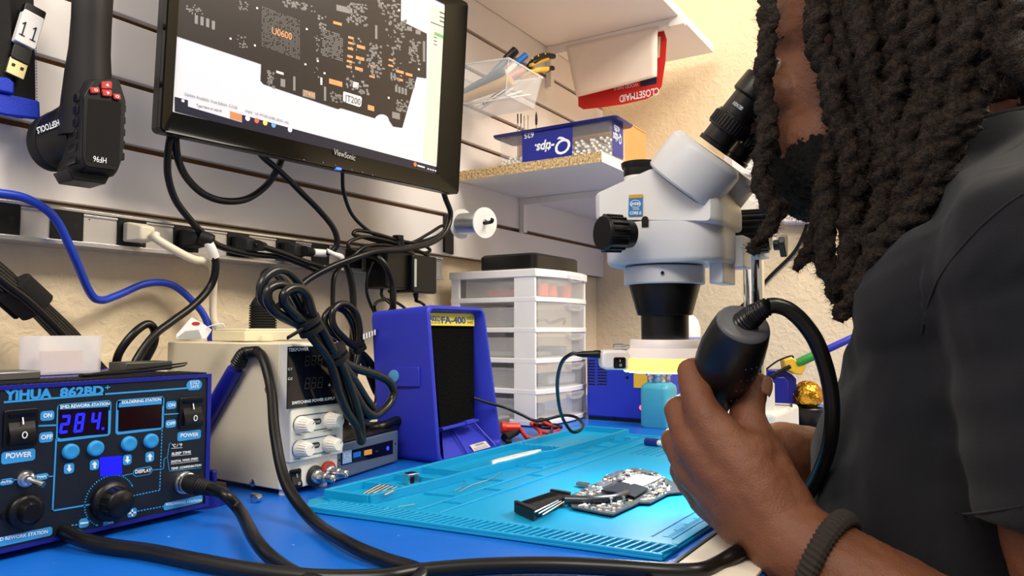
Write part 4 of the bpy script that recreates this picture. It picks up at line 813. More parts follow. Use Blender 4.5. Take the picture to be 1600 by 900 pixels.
g2 = Fr(hs.pt(*hs.hit(166, 247)), -hs.u, -hs.v); w_ = abs(hs.hit(166, 247)[0]-hs.hit(145.5, 247)[0]); m.text(g2, 'HF96', 0, 0, w_, abs(hs.hit(150, 247)[1]-hs.hit(150, 256)[1]), .0006); ob('model_lettering', m, M_ink, t, smooth=0)
M_redb = mat('red_button_rubber', '#b7332c', .45)
for pts in (((472, 385), (515, 382), (522, 395), (518, 420), (472, 418)), ((472, 420), (520, 424), (520, 455), (478, 452)), ((418, 412), (460, 410), (464, 438), (424, 440)), ((524, 440), (560, 444), (562, 472), (530, 466))):
    m = MB(); q = rq([hs.hit(x/3, y/3) for x, y in pts], .0012, 4); m.prism(hs, q, 0, .003); b_ = ob('button', m, M_redb, t, bevel=.0007); b_['label'] = 'red button'
m = MB()
for x, y, d in ((498, 400, 1), (500, 440, -1)):
    c_ = hs.hit(x/3, y/3); m.flat(hs, [(c_[0]-.0016, c_[1]-.0014*d), (c_[0]+.0016, c_[1]-.0014*d), (c_[0], c_[1]+.0016*d)], .0033)
for x, y in ((444, 425), (544, 455)):
    c_ = hs.hit(x/3, y/3); m.ring2(hs, [(c_[0]+.0018*math.cos(k*.785), c_[1]+.0014*math.sin(k*.785)) for k in range(8)], [(c_[0]+.0011*math.cos(k*.785), c_[1]+.0008*math.sin(k*.785)) for k in range(8)], .0033)
ob('button_marks', m, M_ink, t, smooth=0)
# lens barrel towards the wall, flared, reaching left in view
lensf = Fr(hf.pt(c_0[0], c_0[1], -.05), hf.u, hf.v)
bk = ony(92, 222, .800); bk2 = ony(83, 224, .806)
def ell(c, rx, ry, k=36): return [c+hf.u*rx*math.cos(2*math.pi*i/k)+V((0, 0, 1))*ry*math.sin(2*math.pi*i/k) for i in range(k)]
hc_ = hf.pt(c_0[0]-.004, c_0[1]+.004, -.03)
m = MB(); m.rings([ell(hc_, .019, .034), ell(hc_.lerp(bk, .35), .022, .034), ell(hc_.lerp(bk, .7), .024, .032), ell(bk, .0245, .030), ell(bk2, .0235, .0285), ell(bk2+V((-.001, .003, 0)), .020, .025)]); ob('lens_barrel', m, M_blk, t, smooth=35)
m = MB(); m.rings([ell(hc_.lerp(bk, .88), .0247, .0305), ell(hc_.lerp(bk, .92), .0255, .0315), ell(bk, .0255, .0312), ell(bk2, .0245, .0298)], cap=False); ob('lens_ring', m, M_blkm, t, smooth=30)
# lettering on the flank, upside down

pA = hc_.lerp(bk, .08)-hf.u*.0215; pB = hc_.lerp(bk, .80)-hf.u*.0258
gl = Fr(pA+V((0, 0, .006)), pB-pA, (0, 0, -1)); m = MB(); m.text(gl, 'HSFTOOLS', .002, 0, (pB-pA).length*.9, .0065, .0008, off=.02); ob('brand_lettering', m, M_ink, t, smooth=0)
m = MB(); p_ = onx(95, 130, hf.pt(min(q[0] for q in front), 0).x-.004); m.prism(Fr(hf.pt(min(q[0] for q in front)+.0005, a0[1]+.006, -.036), hf.n, hf.v), rrect(.014, .016, .004), -.005, .003); ob('trigger', m, M_redb, t, bevel=.001)['label'] = 'red trigger'
m = MB(); b_ = hi(430, 815); m.prism(hf, [(b_[0]-.018, b_[1]+.004), (b_[0]+.022, b_[1]+.003), (b_[0]+.018, b_[1]-.006), (b_[0]-.012, b_[1]-.006)], -.05, -.012); ob('foot_cap', m, M_blk, t, bevel=.001)
# ---------------------------------------------------------------- tool pouch and memory stick
pf_ = Fr((0, .815, 0), (1, 0, 0), (0, 0, 1)); pp = lambda x, y: pf_.hit(x/3, y/3)
t = thing('tool_pouch', pf_.pt(*pp(60, 545)), 'black fabric tool pouch with blue trim hanging at the far left of the slatwall', 'pouch')
M_nyl = mat('black_nylon', '#1a1917', .9, bump=.5, bscale=900, var=.15); M_trim = mat('bright_blue_trim', '#1737c0', .6, bump=.4, bscale=800)
q = [pp(-260, -200), pp(158, -200), pp(168, 250), pp(172, 540), pp(60, 520), pp(-200, 470)]
m = MB(); m.prism(pf_, q, -.028, 0); ob('back_panel', m, M_nyl, t, bevel=.002)
m = MB(); m.prism(pf_, [pp(-200, 400), pp(30, 445), pp(175, 478), pp(178, 565), pp(20, 545), pp(-200, 500)], .0002, .006); m.prism(pf_, [pp(-200, 350), pp(20, 372), pp(48, 395), pp(46, 450), pp(-200, 400)], .004, .010); ob('blue_trim', m, M_trim, t, bevel=.002)['label'] = 'blue trim band'
m = MB(); m.prism(pf_, [pp(-200, -200), pp(30, -200), pp(45, 370), pp(30, 400), pp(-200, 360)], .0003, .008); ob('front_pocket', m, M_nyl, t, bevel=.002)
m = MB(); m.line2(pf_, [pp(165, 100), pp(172, 480)], .0009, .0006, .003); ob('stitching', m, mat('blue_thread', '#2c46b8', .7), t, smooth=0)
uf = Fr(pf_.pt(*pp(95, 210), .0095), V((1, 0, .16))+V((0, 0, -.3)), V((.22, 0, 1))); us = lambda x, y: uf.hit(x/3, y/3)
ux = (V((1, 0, -.22))).normalized(); uf = Fr(pf_.pt(*pp(105, 160), .0105), ux, (.22, 0, 1))
uf.o = uf.o+uf.v*-.002
t = thing('memory_stick', uf.pt(0, -.03), 'small memory stick with a white 11 label in the black tool pouch', 'memory stick')
W1 = .0195
m = MB(); m.prism(uf, rrect(W1*1.02, .012, .002, 4, 0, .024), -.004, .004); m.prism(uf, rrect(W1*.9, .016, .002, 4, 0, -.024), -.0035, .0035); ob('body', m, M_blk, t, bevel=.0008)
m = MB(); m.prism(uf, rrect(W1, .036, .002, 4, 0, .004), -.0045, .0045); ob('paper_wrap', m, mat('white_paper_label', '#efece8', .6), t, bevel=.0008)['label'] = 'white paper label'
m = MB(); g = Fr(uf.pt(0, 0, .0047), uf.u, uf.v)
for x in (-.0055, .0045): m.line2(g, [(x, -.006), (x, .008), (x-.0018, .006)], .0013); m.line2(g, [(x-.0022, -.006), (x+.0022, -.006)], .0011)
ob('number_11', m, mat('dark_ink', '#20262e'), t, smooth=0)
m = MB(); m.prism(uf, rrect(.0165, .020, .0006, 2, 0, -.038), -.0022, .0022); ob('connector', m, mat('brass_metal', '#e0d29a', .3, metal=.9), t, bevel=.0004)
m = MB(); g = Fr(uf.pt(0, 0, .0024), uf.u, uf.v)
for x in (-.004, .004): m.flat(g, rrect(.003, .003, .0003, 2, x, -.038))
ob('connector_hole', m, M_blk, t, smooth=0)
# ---------------------------------------------------------------- outlet strip
YO = .826
of = Fr((0, YO, 0), (1, 0, 0), (0, 0, 1)); O4 = lambda x, y: of.hit(x/2.9025, 270+y/2.9025)
zt_, zb_ = ony(0, 311, YO).z, ony(0, 372, YO).z
xe = ony(690, 440, YO).x
t = thing('outlet_strip', (.55, YO, zb_), 'long grey metal outlet strip with black sockets under the slatwall', 'power strip')
M_strip = mat('pale_grey_metal', '#bab6b2', .38, metal=.35)
m = MB(); m.box((.0, YO, zb_+.004), (xe, WB-.0005, zt_-.003)); ob('channel', m, M_strip, t, bevel=.0012)
m = MB(); m.box((0, YO-.004, zb_-.001), (xe, WB-.0005, zb_+.0042)); m.box((0, YO-.003, zt_-.0035), (xe, WB-.0008, zt_)); m.box((0, YO-.0015, zt_-.007), (xe, YO+.002, zt_-.0045)); ob('edge_rail', m, mat('shiny_aluminium', '#c9c9cc', .25, metal=.8), t, bevel=.0006)
outx = [O4(8, 205)[0]]; ox = O4(302, 232)[0]; dxo = O4(595, 270)[0]-ox
zc = .5*(zt_+zb_); hW = .0175
xs_o = [O4(5, 205)[0], O4(302, 232)[0], O4(596, 265)[0], O4(842, 297)[0], O4(1078, 312)[0]]
xs_o += [of.hit(446, 387)[0], of.hit(500, 398)[0], of.hit(552, 404)[0], of.hit(598, 412)[0]]
for x in xs_o:
    m = MB(); m.prism(of, rrect(.034, .034, .0015, 3, x, zc), -.002, .0022); o = ob('outlet', m, M_blk, t, bevel=.0006)
    m = MB(); g = Fr(of.pt(x, zc, .0022), of.u, of.v)
    m.flat(g, rrect(.008, .0024, .0003, 2, -.006, .008)); m.flat(g, rrect(.008, .0024, .0003, 2, -.006, -.008)); m.flat(g, rrect(.006, .006, .0028, 4, .008, 0))
    k_ = ob('slot', m, mat('dark_slot', '#08090f', .8), t, smooth=0); k_.parent = o
m = MB(); g = Fr((0, YO-.0002, 0), (1, 0, 0), (0, 0, 1)); c_ = O4(405, 212); m.flat(g, rrect(.0016, .0016, .0007, 3, *c_)); ob('screw_hole', m, M_blk, t, smooth=0)
# ---------------------------------------------------------------- plugs and cords
WP = lambda px, py, y=.80: ony(px, py, y)
def plug_body(m, x, z, L_=.030, w_=.024, h_=.022, droop=-.35):
    """moulded plug standing out of outlet at (x,z); returns where the cord leaves"""
    p = V((x, YO-.0022, z)); d = V((.55, -1, droop*.6)).normalized()
    m.rings([[V((x+sx*w_/2, YO-.0025, z+sz*h_/2)) for sx, sz in ((-1, -1), (1, -1), (1, 1), (-1, 1))], [V((x+sx*w_/2, YO-.012, z+sz*h_/2)) for sx, sz in ((-1, -1), (1, -1), (1, 1), (-1, 1))], [V((x+.006+sx*w_*.35, YO-.024, z-.001+sz*h_*.36)) for sx, sz in ((-1, -1), (1, -1), (1, 1), (-1, 1))]])
    return V((x+.007, YO-.024, z-.001))
def cord(name, label, cat, pts, r_, matl=M_cord, plug=None, group=None, n=12, extra=None, boot=True):
    base = V(pts[0]); t_ = thing(name, base, label, cat, group)
    m = MB(); m.tube(pts, r_, seg=12, n=n); ob('cable', m, matl, t_, smooth=60)
    if plug is not None:
        m = MB(); e = plug_body(m, xs_o[plug], zc); ob('plug', m, matl if matl is not M_cord else M_blkm, t_, bevel=.0018)
        if boot:
            a = V(pts[0]); d = (V(pts[1])-a).normalized(); L_ = .024; prof = []; k = -.002
            while k < L_: prof += [(k, r_*1.75-.05*k), (k+.0022, r_*1.75-.05*k), (k+.0024, r_*1.3), (k+.0036, r_*1.3)]; k += .0037
            m = MB(); m.lathe(a, d, prof, 16); ob('boot', m, matl if matl is not M_cord else M_blkm, t_, smooth=30)
    return t_
e = lambda i: V((xs_o[i]+.008, YO-.025, zc-.001))
M_eth = mat('blue_cable', '#1c3fb8', .38); M_ivory = mat('ivory_cable', '#e3dac4', .42)
cord('network_cable', 'blue network cable drooping in front of the outlet strip at left', 'cable', [WP(-60, 300, .80), WP(0, 302, .80), WP(45, 312, .80), WP(85, 340, .80), WP(112, 392, .81), WP(140, 456, .83), WP(158, 469, .835), WP(185, 461, .84), WP(230, 443, .845), WP(270, 446, .845), WP(305, 475, .84), WP(322, 500, .835), WP(330, 535, .83), WP(331, 565, .83)], .0044, M_eth)
cord('ivory_cord', 'ivory power cord and plug hanging from the outlet strip', 'cord', [e(2)+V((.004, -.004, 0)), WP(243, 372, .795), WP(272, 390, .79), WP(302, 405, .79), WP(325, 409, .80), WP(333, 424, .815), WP(333, 460, .83), WP(334, 495, .83), WP(341, 513, .82), WP(360, 521, .80)], .0048, M_ivory, plug=2, boot=False)
t_ = cord('looped_cable', 'black power cord with white tape that loops down behind the rework station', 'cord', [e(3)+V((.002, -.003, 0)), WP(321, 374, .79), WP(331, 391, .785), WP(337, 415, .785), WP(330, 445, .79), WP(305, 475, .79), WP(268, 503, .79), WP(243, 522, .79), WP(222, 548, .79), WP(208, 572, .79), WP(195, 592, .80), WP(182, 578, .81), WP(186, 552, .805), WP(206, 524, .80), WP(228, 507, .80), WP(240, 513, .80), WP(241, 535, .805), WP(228, 562, .81), WP(212, 590, .82)], .0046, plug=3, boot=False)
m = MB(); m.tube([WP(325, 378, .788), WP(331, 390, .785), WP(336, 403, .785)], .0058, n=5); ob('tape', m, mat('white_tape', '#dcdad8', .6), t_, smooth=60)['label'] = 'white tape wrap'
m = MB(); m.lathe(WP(313, 370, .795), V((.6, -.5, -.3)), [(0, .008), (.012, .0088), (.015, .008), (.016, .005)], 18); ob('plug_neck', m, M_blkm, t_, smooth=40)
cord('monitor_power_cord', 'black power cord hanging from the left end of the monitor, doubling back to a socket', 'cord', [e(4)+V((.002, -.003, 0)), WP(404, 384, .80), WP(440, 395, .80), WP(474, 408, .80), WP(500, 417, .80), WP(508, 423, .80), WP(496, 423, .80), WP(470, 412, .805), WP(440, 402, .81), WP(400, 398, .81), WP(368, 392, .805), WP(340, 383, .80), WP(318, 366, .80), WP(295, 341, .80), WP(274, 312, .80), WP(263, 278, .795), WP(262, 245, .79), WP(266, 215, .785), WP(272, 190, .785)], .0042, plug=4)
cord('monitor_lead', 'thick black lead hanging in a U below the left half of the monitor', 'cord', [WP(274, 188, .785), WP(274, 215, .785), WP(278, 248, .79), WP(292, 278, .80), WP(318, 303, .805), WP(350, 314, .805), WP(385, 311, .805), WP(415, 291, .80), WP(433, 265, .79), WP(441, 245, .785), WP(443, 225, .785)], .0045)
t_ = cord('monitor_lead', 'black lead with white tape running from below the monitor to a socket', 'cord', [e(5)+V((.002, -.003, 0)), WP(480, 393, .80), WP(500, 396, .797), WP(518, 393, .79), WP(527, 378, .785), WP(520, 355, .785), WP(498, 328, .79), WP(470, 300, .79), WP(440, 270, .785), WP(412, 246, .78), WP(400, 230, .78)], .0043, plug=5)
m = MB(); m.tube([WP(490, 394.5, .7985), WP(509, 396, .7955)], .0056, n=1, seg=14); ob('tape', m, mat('white_tape', '#dcdad8'), t_, smooth=60)['label'] = 'white tape wrap'
m = MB(); ft = [WP(511, 388, .784), WP(524, 394, .782), WP(536, 398, .782), WP(541, 411, .785)]; ft2 = [WP(513, 396, .784), WP(525, 401, .782), WP(531, 404, .782), WP(535, 413, .785)]
a_, b_ = catmull(ft, 5), catmull(ft2, 5); va, vb = m.verts(a_), m.verts(b_)
for i in range(len(va)-1): m.face((va[i], vb[i], vb[i+1], va[i+1]))
o = ob('tape_flag', m, mat('white_tape', '#dcdad8'), t_, smooth=60); o['label'] = 'white tape tail'; md = o.modifiers.new('thick', 'SOLIDIFY'); md.thickness = .0003
# thin cord from the blue light of the monitor to the coil
t_ = thing('coiled_cord', WP(625, 375, .79), 'thin black cord bundled with a strap below the monitor, right of the middle', 'cord')
m = MB(); y_ = .785
loop = [WP(535, 268, .76), WP(537, 300, .775), WP(550, 335, .785), WP(575, 360, .785), WP(600, 372, .785), WP(640, 380, .785), WP(680, 370, .785), WP(695, 358, .785), WP(690, 353, .785), WP(670, 365, .785), WP(640, 380, .785), WP(600, 379, .785), WP(565, 370, .785), WP(552, 366, .785), WP(560, 360, .785), WP(590, 366, .78), WP(625, 376, .78), WP(660, 383, .78), WP(672, 391, .78), WP(662, 395, .78), WP(640, 386, .78), WP(605, 376, .777), WP(570, 370, .777), WP(546, 378, .777), WP(547, 388, .777), WP(565, 392, .777), WP(600, 386, .777), WP(640, 388, .777), WP(668, 400, .78), WP(660, 407, .78), WP(640, 396, .78), WP(610, 384, .775), WP(575, 384, .775), WP(556, 396, .775), WP(548, 408, .78)]
m.tube(loop, .0028, n=10); ob('cable', m, M_cord, t_, smooth=60)
m = MB(); m.tube([WP(622, 368, .782), WP(622, 385, .782)], .0088, n=1, seg=14); m.tube([WP(621, 372, .777), WP(627, 372, .775), WP(628, 381, .775)], .004, n=2, seg=6); ob('strap', m, M_nyl, t_, smooth=40)
cord('monitor_lead', 'thick black lead from the right end of the monitor running back left along the strip', 'cord', [WP(690, 290, .76), WP(696, 310, .76), WP(704, 335, .765), WP(696, 362, .765), WP(672, 380, .765), WP(630, 389, .765), WP(590, 392, .767), WP(560, 401, .77), WP(520, 416, .78), WP(480, 438, .79), WP(452, 464, .79), WP(434, 480, .80), WP(420, 500, .82)], .0047)
cord('hanging_cord', 'thick black cord falling straight down behind the coiled cords', 'cord', [WP(535, 405, .79), WP(545, 425, .79), WP(551, 455, .79), WP(552, 490, .79), WP(551, 530, .80), WP(548, 580, .81), WP(545, 640, .82)], .0052)
cord('thin_cord', 'thin black cord falling beside the thick one behind the coiled cords', 'cord', [WP(535, 412, .795), WP(523, 430, .79), WP(520, 460, .79), WP(521, 500, .79), WP(524, 560, .80), WP(530, 610, .81)], .0035)
cord('absorber_cord', 'thick black cord arching from the strip down behind the blue fume absorber', 'cord', [WP(575, 398, .79), WP(590, 402, .77), WP(604, 418, .76), WP(613, 445, .76), WP(614, 475, .76), WP(613, 520, .77), WP(610, 580, .78)], .0052)
cord('thin_cord', 'thin black cord looping between the strip and the top left corner of the fume absorber', 'cord', [WP(583, 410, .80), WP(575, 430, .80), WP(573, 455, .80), WP(580, 478, .80), WP(592, 500, .80), WP(585, 480, .79), WP(593, 470, .79), WP(610, 469, .79), WP(628, 478, .79), WP(640, 490, .79)], .0024)
# wall warts
def wart(x0, y0, x1, y1, yy, dep, label, cat='power adapter'):
    g = Fr((0, yy, 0), (1, 0, 0), (0, 0, 1)); a = g.hit(x0, y1); b = g.hit(x1, y0); t_ = thing('power_adapter', g.pt((a[0]+b[0])/2, a[1]), label, cat)
    m = MB(); m.prism(g, rrect(b[0]-a[0], b[1]-a[1], .004, 4, (a[0]+b[0])/2, (a[1]+b[1])/2), -dep, 0); ob('body', m, M_blk, t_, bevel=.0025); return t_, g, a, b
t_, g, a, b = wart(604, 396, 650, 450, .775, .045, 'square black power adapter in the outlet strip, left of the pair')
m = MB(); m.lathe(g.pt(b[0]-.007, a[1]+.006, .0), g.n, [(0, .0014), (.0006, .0013), (.0007, 0)], 10); ob('indicator', m, mat('lit_amber', '#ffd070', .3, emit=1.5), t_)['label'] = 'tiny amber light'
m = MB(); m.tube([g.pt(a[0]+.012, a[1]+.002, -.02), g.pt(a[0]+.012, a[1]-.012, -.02), WP(612, 478, .78), WP(600, 495, .79)], .0026, n=8); ob('cable', m, M_cord, t_, smooth=60)
t_, g, a, b = wart(645, 402, 683, 457, .765, .055, 'taller black power adapter with a pale printed strip, right of the pair')
m = MB(); m.prism(Fr(g.pt(0, 0, .0), g.u, g.v), rrect(.0055, .045, .0005, 2, a[0]+.006, (a[1]+b[1])/2+.001), 0, .0005); ob('printed_strip', m, mat('grey_print_strip', '#a9aaa6', .5), t_)['label'] = 'pale printed strip'
m = MB(); q_ = g.pt((a[0]+b[0])/2, a[1], -.02); m.lathe(q_+V((0, 0, .001)), V((.15, 0, -1)), [(0, .005), (.003, .0048), (.0035, .004), (.007, .0045), (.0075, .0035), (.014, .003)], 14); m.tube([q_-V((0, 0, .012)), WP(661, 475, .77), WP(672, 490, .78), WP(690, 505, .80)], .0024, n=8); ob('cable', m, M_cord, t_, smooth=50)
# ---------------------------------------------------------------- cable bundle at the far left
t_ = thing('cable_bundle', WP(100, 560, .82), 'bundle of straight black cables tied by a hook-and-loop strap at the far left', 'cables')
for i, (o1, o2, yy) in enumerate(((-18, 0, .815), (-8, 4, .80), (2, 8, .79), (10, 14, .785), (20, 18, .80), (28, 22, .812))):
    m = MB(); m.tube([WP(-70+o1*.5, 372+o1, yy), WP(0+o1*.3, 430+o1*.9, yy), WP(40+o1*.2, 462+o1*.65, yy), WP(80, 498+o1*.6, yy), WP(130, 548+o1*.55, yy), WP(190+o1, 605+o1*.4, yy+.01)], .0047, n=8); ob('cable', m, M_cord, t_, smooth=60)
m = MB(); c_ = WP(40, 464, .800); d_ = (WP(80, 500, .8)-WP(0, 428, .8)).normalized(); a_ = d_.orthogonal(); 
up_ = (V((0, 0, 1))-d_*d_.z).normalized(); sd = d_.cross(up_)
rs = [[c_+d_*z+up_*(.0175*k)*math.cos(2*math.pi*i/28)+sd*(.0165*k)*math.sin(2*math.pi*i/28) for i in range(28)] for z, k in ((-.016, .97), (-.015, 1.03), (.015, 1.03), (.016, .97))]
m.rings(rs); m.prism(Fr(c_+sd*-.016-up_*.010, d_, up_), rrect(.028, .016, .002), 0, .003) ; ob('strap', m, mat('black_hook_loop', '#171615', 1, bump=1, bscale=1400, bdist=.002), t_, smooth=40)
# ---------------------------------------------------------------- slatwall hook and solder spool
hx = ony(701, 370, .84).x
t_ = thing('slatwall_hook', (hx, WY, 1.1), 'black metal slatwall hook holding the spool of solder', 'hook')
g = Fr((0, WY-.0002, 0), (1, 0, 0), (0, 0, 1)); q = [g.hit(*p) for p in ((692, 334), (706, 338), (706, 398), (692, 394))]
m = MB(); m.prism(g, q, 0, .005); ob('back_plate', m, M_blk, t_, bevel=.001)
s0 = ony(716, 352, .80); s1 = ony(750, 351, .735)
sc_ = V((s0.x, 0, s0.z)); ax_ = V((.012, -1, .0)).normalized(); pA = V((hx+.004, WY-.004, s0.z+.006)); 
sp = ony(722, 350, .80); e1 = ony(757, 348, .738)
ax_ = (e1-sp).normalized()
m = MB(); m.tube([pA, sp-ax_*.012, sp, e1+ax_*.012, e1+ax_*.022+V((0, 0, .006))], .0034, n=6); ob('prong', m, M_blk, t_, smooth=60)
t_ = thing('solder_spool', sp-V((0, 0, .03)), 'white spool of silver solder wire hanging on a black hook right of the monitor', 'spool')
Ls = (e1-sp).length; R_ = .0275
def annulus(m, c0, ax, L_, ro, ri, seg=36):
    m.lathe(c0, ax, [(0, ri), (0, ro), (L_, ro), (L_, ri), (0, ri)], seg, cap=False)
m = MB(); annulus(m, sp-ax_*.002, ax_, .0025, R_, .006); ob('flange', m, M_white, t_, smooth=30)
m = MB(); annulus(m, e1-ax_*.0005, ax_, .0025, R_, .006)
for k in range(6): pass
ob('flange', m, M_white, t_, smooth=30)
m = MB(); prof = [(0, .006)]; k = 0
while k < Ls-.001: prof += [(k, .0192), (k+.0006, .0197), (k+.0011, .0192)]; k += .0012
prof += [(Ls, .006)]; m.lathe(sp, ax_, prof, 30); ob('wound_wire', m, mat('solder_wire', '#c8cacc', .28, metal=1), t_, smooth=50)['label'] = 'silver solder wire'
# ---------------------------------------------------------------- clear bin with tools
BX, BY = 1.083, .690
b1 = onx(795, 91, BX); BY = b1.y; zT_ = b1.z; zB_ = onx(786, 147, BX).z; x1_ = ony(848, 122, BY).x
t_ = thing('clear_bin', ((BX+x1_)/2, (BY+WY)/2, zB_), 'clear plastic bin of pliers and pens hanging on the slatwall right of the monitor', 'bin')
M_bin = mat('clear_bin_plastic', '#eef0f0', .08, alpha=.17, spec=.5)
m = MB(); g = Fr((0, 0, 0), (1, 0, 0), (0, 1, 0)); yb_ = WY-.003; zk = zT_+.012
top = [V((BX, BY, zT_)), V((x1_, BY, zT_)), V((x1_, yb_, zk)), V((BX, yb_, zk))]; bot = [V((BX+.008, BY+.012, zB_)), V((x1_-.012, BY+.012, zB_)), V((x1_-.012, yb_-.002, zB_)), V((BX+.008, yb_-.002, zB_))]
ti = [V((BX+.002, BY+.002, zT_)), V((x1_-.002, BY+.002, zT_)), V((x1_-.002, yb_-.002, zk)), V((BX+.002, yb_-.002, zk))]; bi = [p+V((0, 0, .002)) for p in bot]
m.rings([bot, top, ti, bi]); ob('bin_wall', m, M_bin, t_, smooth=0, bevel=.0015)
m = MB(); m.tube(top+[top[0]], .0018, n=1, seg=6); m.tube([bot[0], top[0]], .001, n=1, seg=6); m.tube([bot[0], bot[1]], .001, n=1, seg=6); m.tube([bot[0], bot[3]], .001, n=1, seg=6); ob('rim', m, mat('clear_rim', '#f4f4f2', .15, trans=.5, alpha=.75, ior=1.2), t_, smooth=60)
BP = lambda px, py, y: ony(px, py, y)
def rod(name, label, cat, a, b, segs, group=None):
    """a long thing lying from a to b, parts given as (part name, t0, t1, radius, material, label)"""
    t2 = thing(name, a, label, cat, group); a, b = V(a), V(b)
    for nm_, t0, t1, r0, r1, ml, lb in segs:
        m = MB(); L_ = (b-a).length*(t1-t0); m.lathe(a+(b-a)*t0, b-a, [(0, r0*.9), (L_*.04, r0), (L_*.96, r1), (L_, r1*.8)], 16); o = ob(nm_, m, ml, t2, smooth=40)
        if lb: o['label'] = lb
    return t2
base = V((BX+.02, .80, zB_+.008))
M_yel = mat('yellow_grip', '#e7b53a', .45); M_bl2 = mat('tool_blue', '#1f6fc4', .4)
rod('marker_pen', 'grey pen with a thick black cap leaning out of the clear bin', 'pen', base, BP(806, 78, .735), [('barrel', 0, .8, .0055, .0065, mat('pen_grey', '#51626e', .4), None), ('cap', .8, 1, .0085, .0085, M_blk, 'black cap')])
rod('blue_pen', 'blue and white pen leaning out of the clear bin beside the pliers', 'pen', base+V((.015, 0, 0)), BP(822, 86, .745), [('barrel', 0, .82, .0045, .005, M_white, None), ('cap', .82, 1, .0065, .0065, M_bl2, 'blue cap')])
a_, b_ = base+V((.03, -.02, 0)), BP(865, 88, .735); b2 = BP(864, 108, .72); 
t2 = thing('pliers', a_, 'yellow and black handled pliers sticking out of the clear bin', 'pliers')
c0 = a_.lerp(b_, .5)
m = MB(); m.tube([c0, BP(832, 98, .735), BP(848, 88, .735), b_], lambda s_: .0042+.0028*math.sin(s_*2.6), n=8, seg=12); ob('handle', m, M_blk, t2, smooth=60)['label'] = 'black handle with yellow spots'
m = MB(); 
for k, (x, y) in enumerate(((832, 91), (841, 87), (852, 84))): m.ball(BP(x, y, .7285-.0006*k), (.0024, .0016, .0024))
ob('grip_spots', m, M_yel, t2)['label'] = 'yellow spots'
m = MB(); m.tube([BP(829, 102, .733), BP(842, 97, .733), BP(856, 92, .733)], .0035, n=5); ob('grip_underside', m, M_yel, t2, smooth=60)['label'] = 'yellow grip underside'
m = MB(); m.tube([c0, BP(836, 111, .722), BP(856, 108, .722)], .0052, n=8, seg=12); ob('handle', m, M_yel, t2, smooth=60)['label'] = 'yellow handle'
m = MB(); m.tube([BP(855, 109, .722), BP(863, 106, .722), b2], lambda s_: .0056-.002*s_, n=5); ob('handle_tip', m, M_blk, t2, smooth=60)['label'] = 'black handle tip'
m = MB(); m.tube([a_, c0+V((0, 0, 0))], lambda s_: .003+.004*s_, n=6); ob('jaws', m, M_dsteel, t2, smooth=60)
rod('scraper', 'tan handled tool lying at the bottom of the clear bin', 'tool', V((BX+.012, .82, zB_+.008)), V((BX+.03, .705, zB_+.035)), [('handle', 0, 1, .008, .012, mat('tan_tool', '#c99a5a', .6), None)])
rod('grey_tool', 'grey tool lying along the left side of the clear bin', 'tool', V((BX+.010, .835, zB_+.012)), V((BX+.02, .715, zB_+.05)), [('shaft', 0, 1, .006, .009, mat('pen_grey', '#51626e'), None)])
rod('pink_pen', 'pink pen lying under the pliers in the clear bin', 'pen', V((BX+.03, .83, zB_+.012)), BP(822, 108, .71), [('barrel', 0, 1, .006, .006, mat('dusty_pink', '#c0807a', .5), None)])
for k in range(3): rod('probe', ['thin pale probe leaning in the right part of the clear bin', 'thin pale probe in the front right corner of the clear bin', 'thin pale probe low in the right part of the clear bin'][k], 'probe', V((BX+.03+.02*k, .80, zB_+.006)), V((x1_-.012, BY+.02+.02*k, zB_+.03+.01*k)), [('shaft', 0, 1, .002, .002, M_white, None)], 'probes in the clear bin')
# thin picks standing behind the swab box
zS = zs+.019
for k, (x, y0, hd) in enumerate(((809, 178, 0), (814, 178, 0), (819, 181, 1), (825, 180, 1), (838, 174, 2))):
    p = ony(x, y0, .80); b_ = V((p.x, p.y, zS)); t2 = thing('pick', b_, ['thin dark pick standing behind the swab box, leftmost of the row', 'second thin dark pick from the left behind the swab box', 'wire loop pick standing behind the swab box', 'forked pick standing behind the swab box', 'black pointed pick standing behind the swab box, rightmost of the row'][k], 'pick', 'picks behind the swab box')
    m = MB(); m.cyl(b_, p-V((0, 0, .012 if hd else 0)), .0011, seg=8); ob('shaft', m, M_dsteel, t2)
    m = MB()
    if hd == 0: m.cyl(p-V((0, 0, .02)), p, .0014, seg=8)
    elif hd == 1: m.tube([p-V((0, 0, .012)), p+V((.002, 0, -.006)), p, p+V((-.002, 0, -.006)), p-V((0, 0, .012))], .0006, n=5, seg=6)
    else: m.lathe(p-V((0, 0, .03)), (0, 0, 1), [(0, .0022), (.012, .0028), (.02, .0024), (.03, .0004)], 10)
    ob('head', m, M_blk if hd != 1 else M_dsteel, t2)
# ---------------------------------------------------------------- swab box and its neighbours
QX = 1.180; qc = onx(955, 182, QX); QY0 = qc.y; QY1 = onx(780, 222, QX).y; QX1 = QX+.066; QZ1 = .5*(onx(955, 182, QX).z+onx(778, 224, QX).z)+.006
t_ = thing('swab_box', ((QX+QX1)/2, (QY0+QY1)/2, zS+.0005), 'clear box of cotton swabs with a dark blue upside-down label on the lower shelf', 'box')
M_clr = mat('clear_thin_plastic', '#f6f6f6', .06, alpha=.08)
m = MB(); g = Fr(((QX+QX1)/2, (QY0+QY1)/2, 0), (1, 0, 0), (0, 1, 0)); w_, d_ = QX1-QX, QY1-QY0; R_ = rrect(w_, d_, .006, 4); R2 = rrect(w_-.0016, d_-.0016, .0055, 4)
m.rings([[g.pt(*p, zS+.0008) for p in R_], [g.pt(*p, QZ1) for p in R_], [g.pt(*p, QZ1) for p in R2], [g.pt(*p, zS+.0016) for p in R2]]); ob('box_wall', m, M_clr, t_, smooth=30)
M_qb = mat('deep_blue_print', '#14238c', .35)
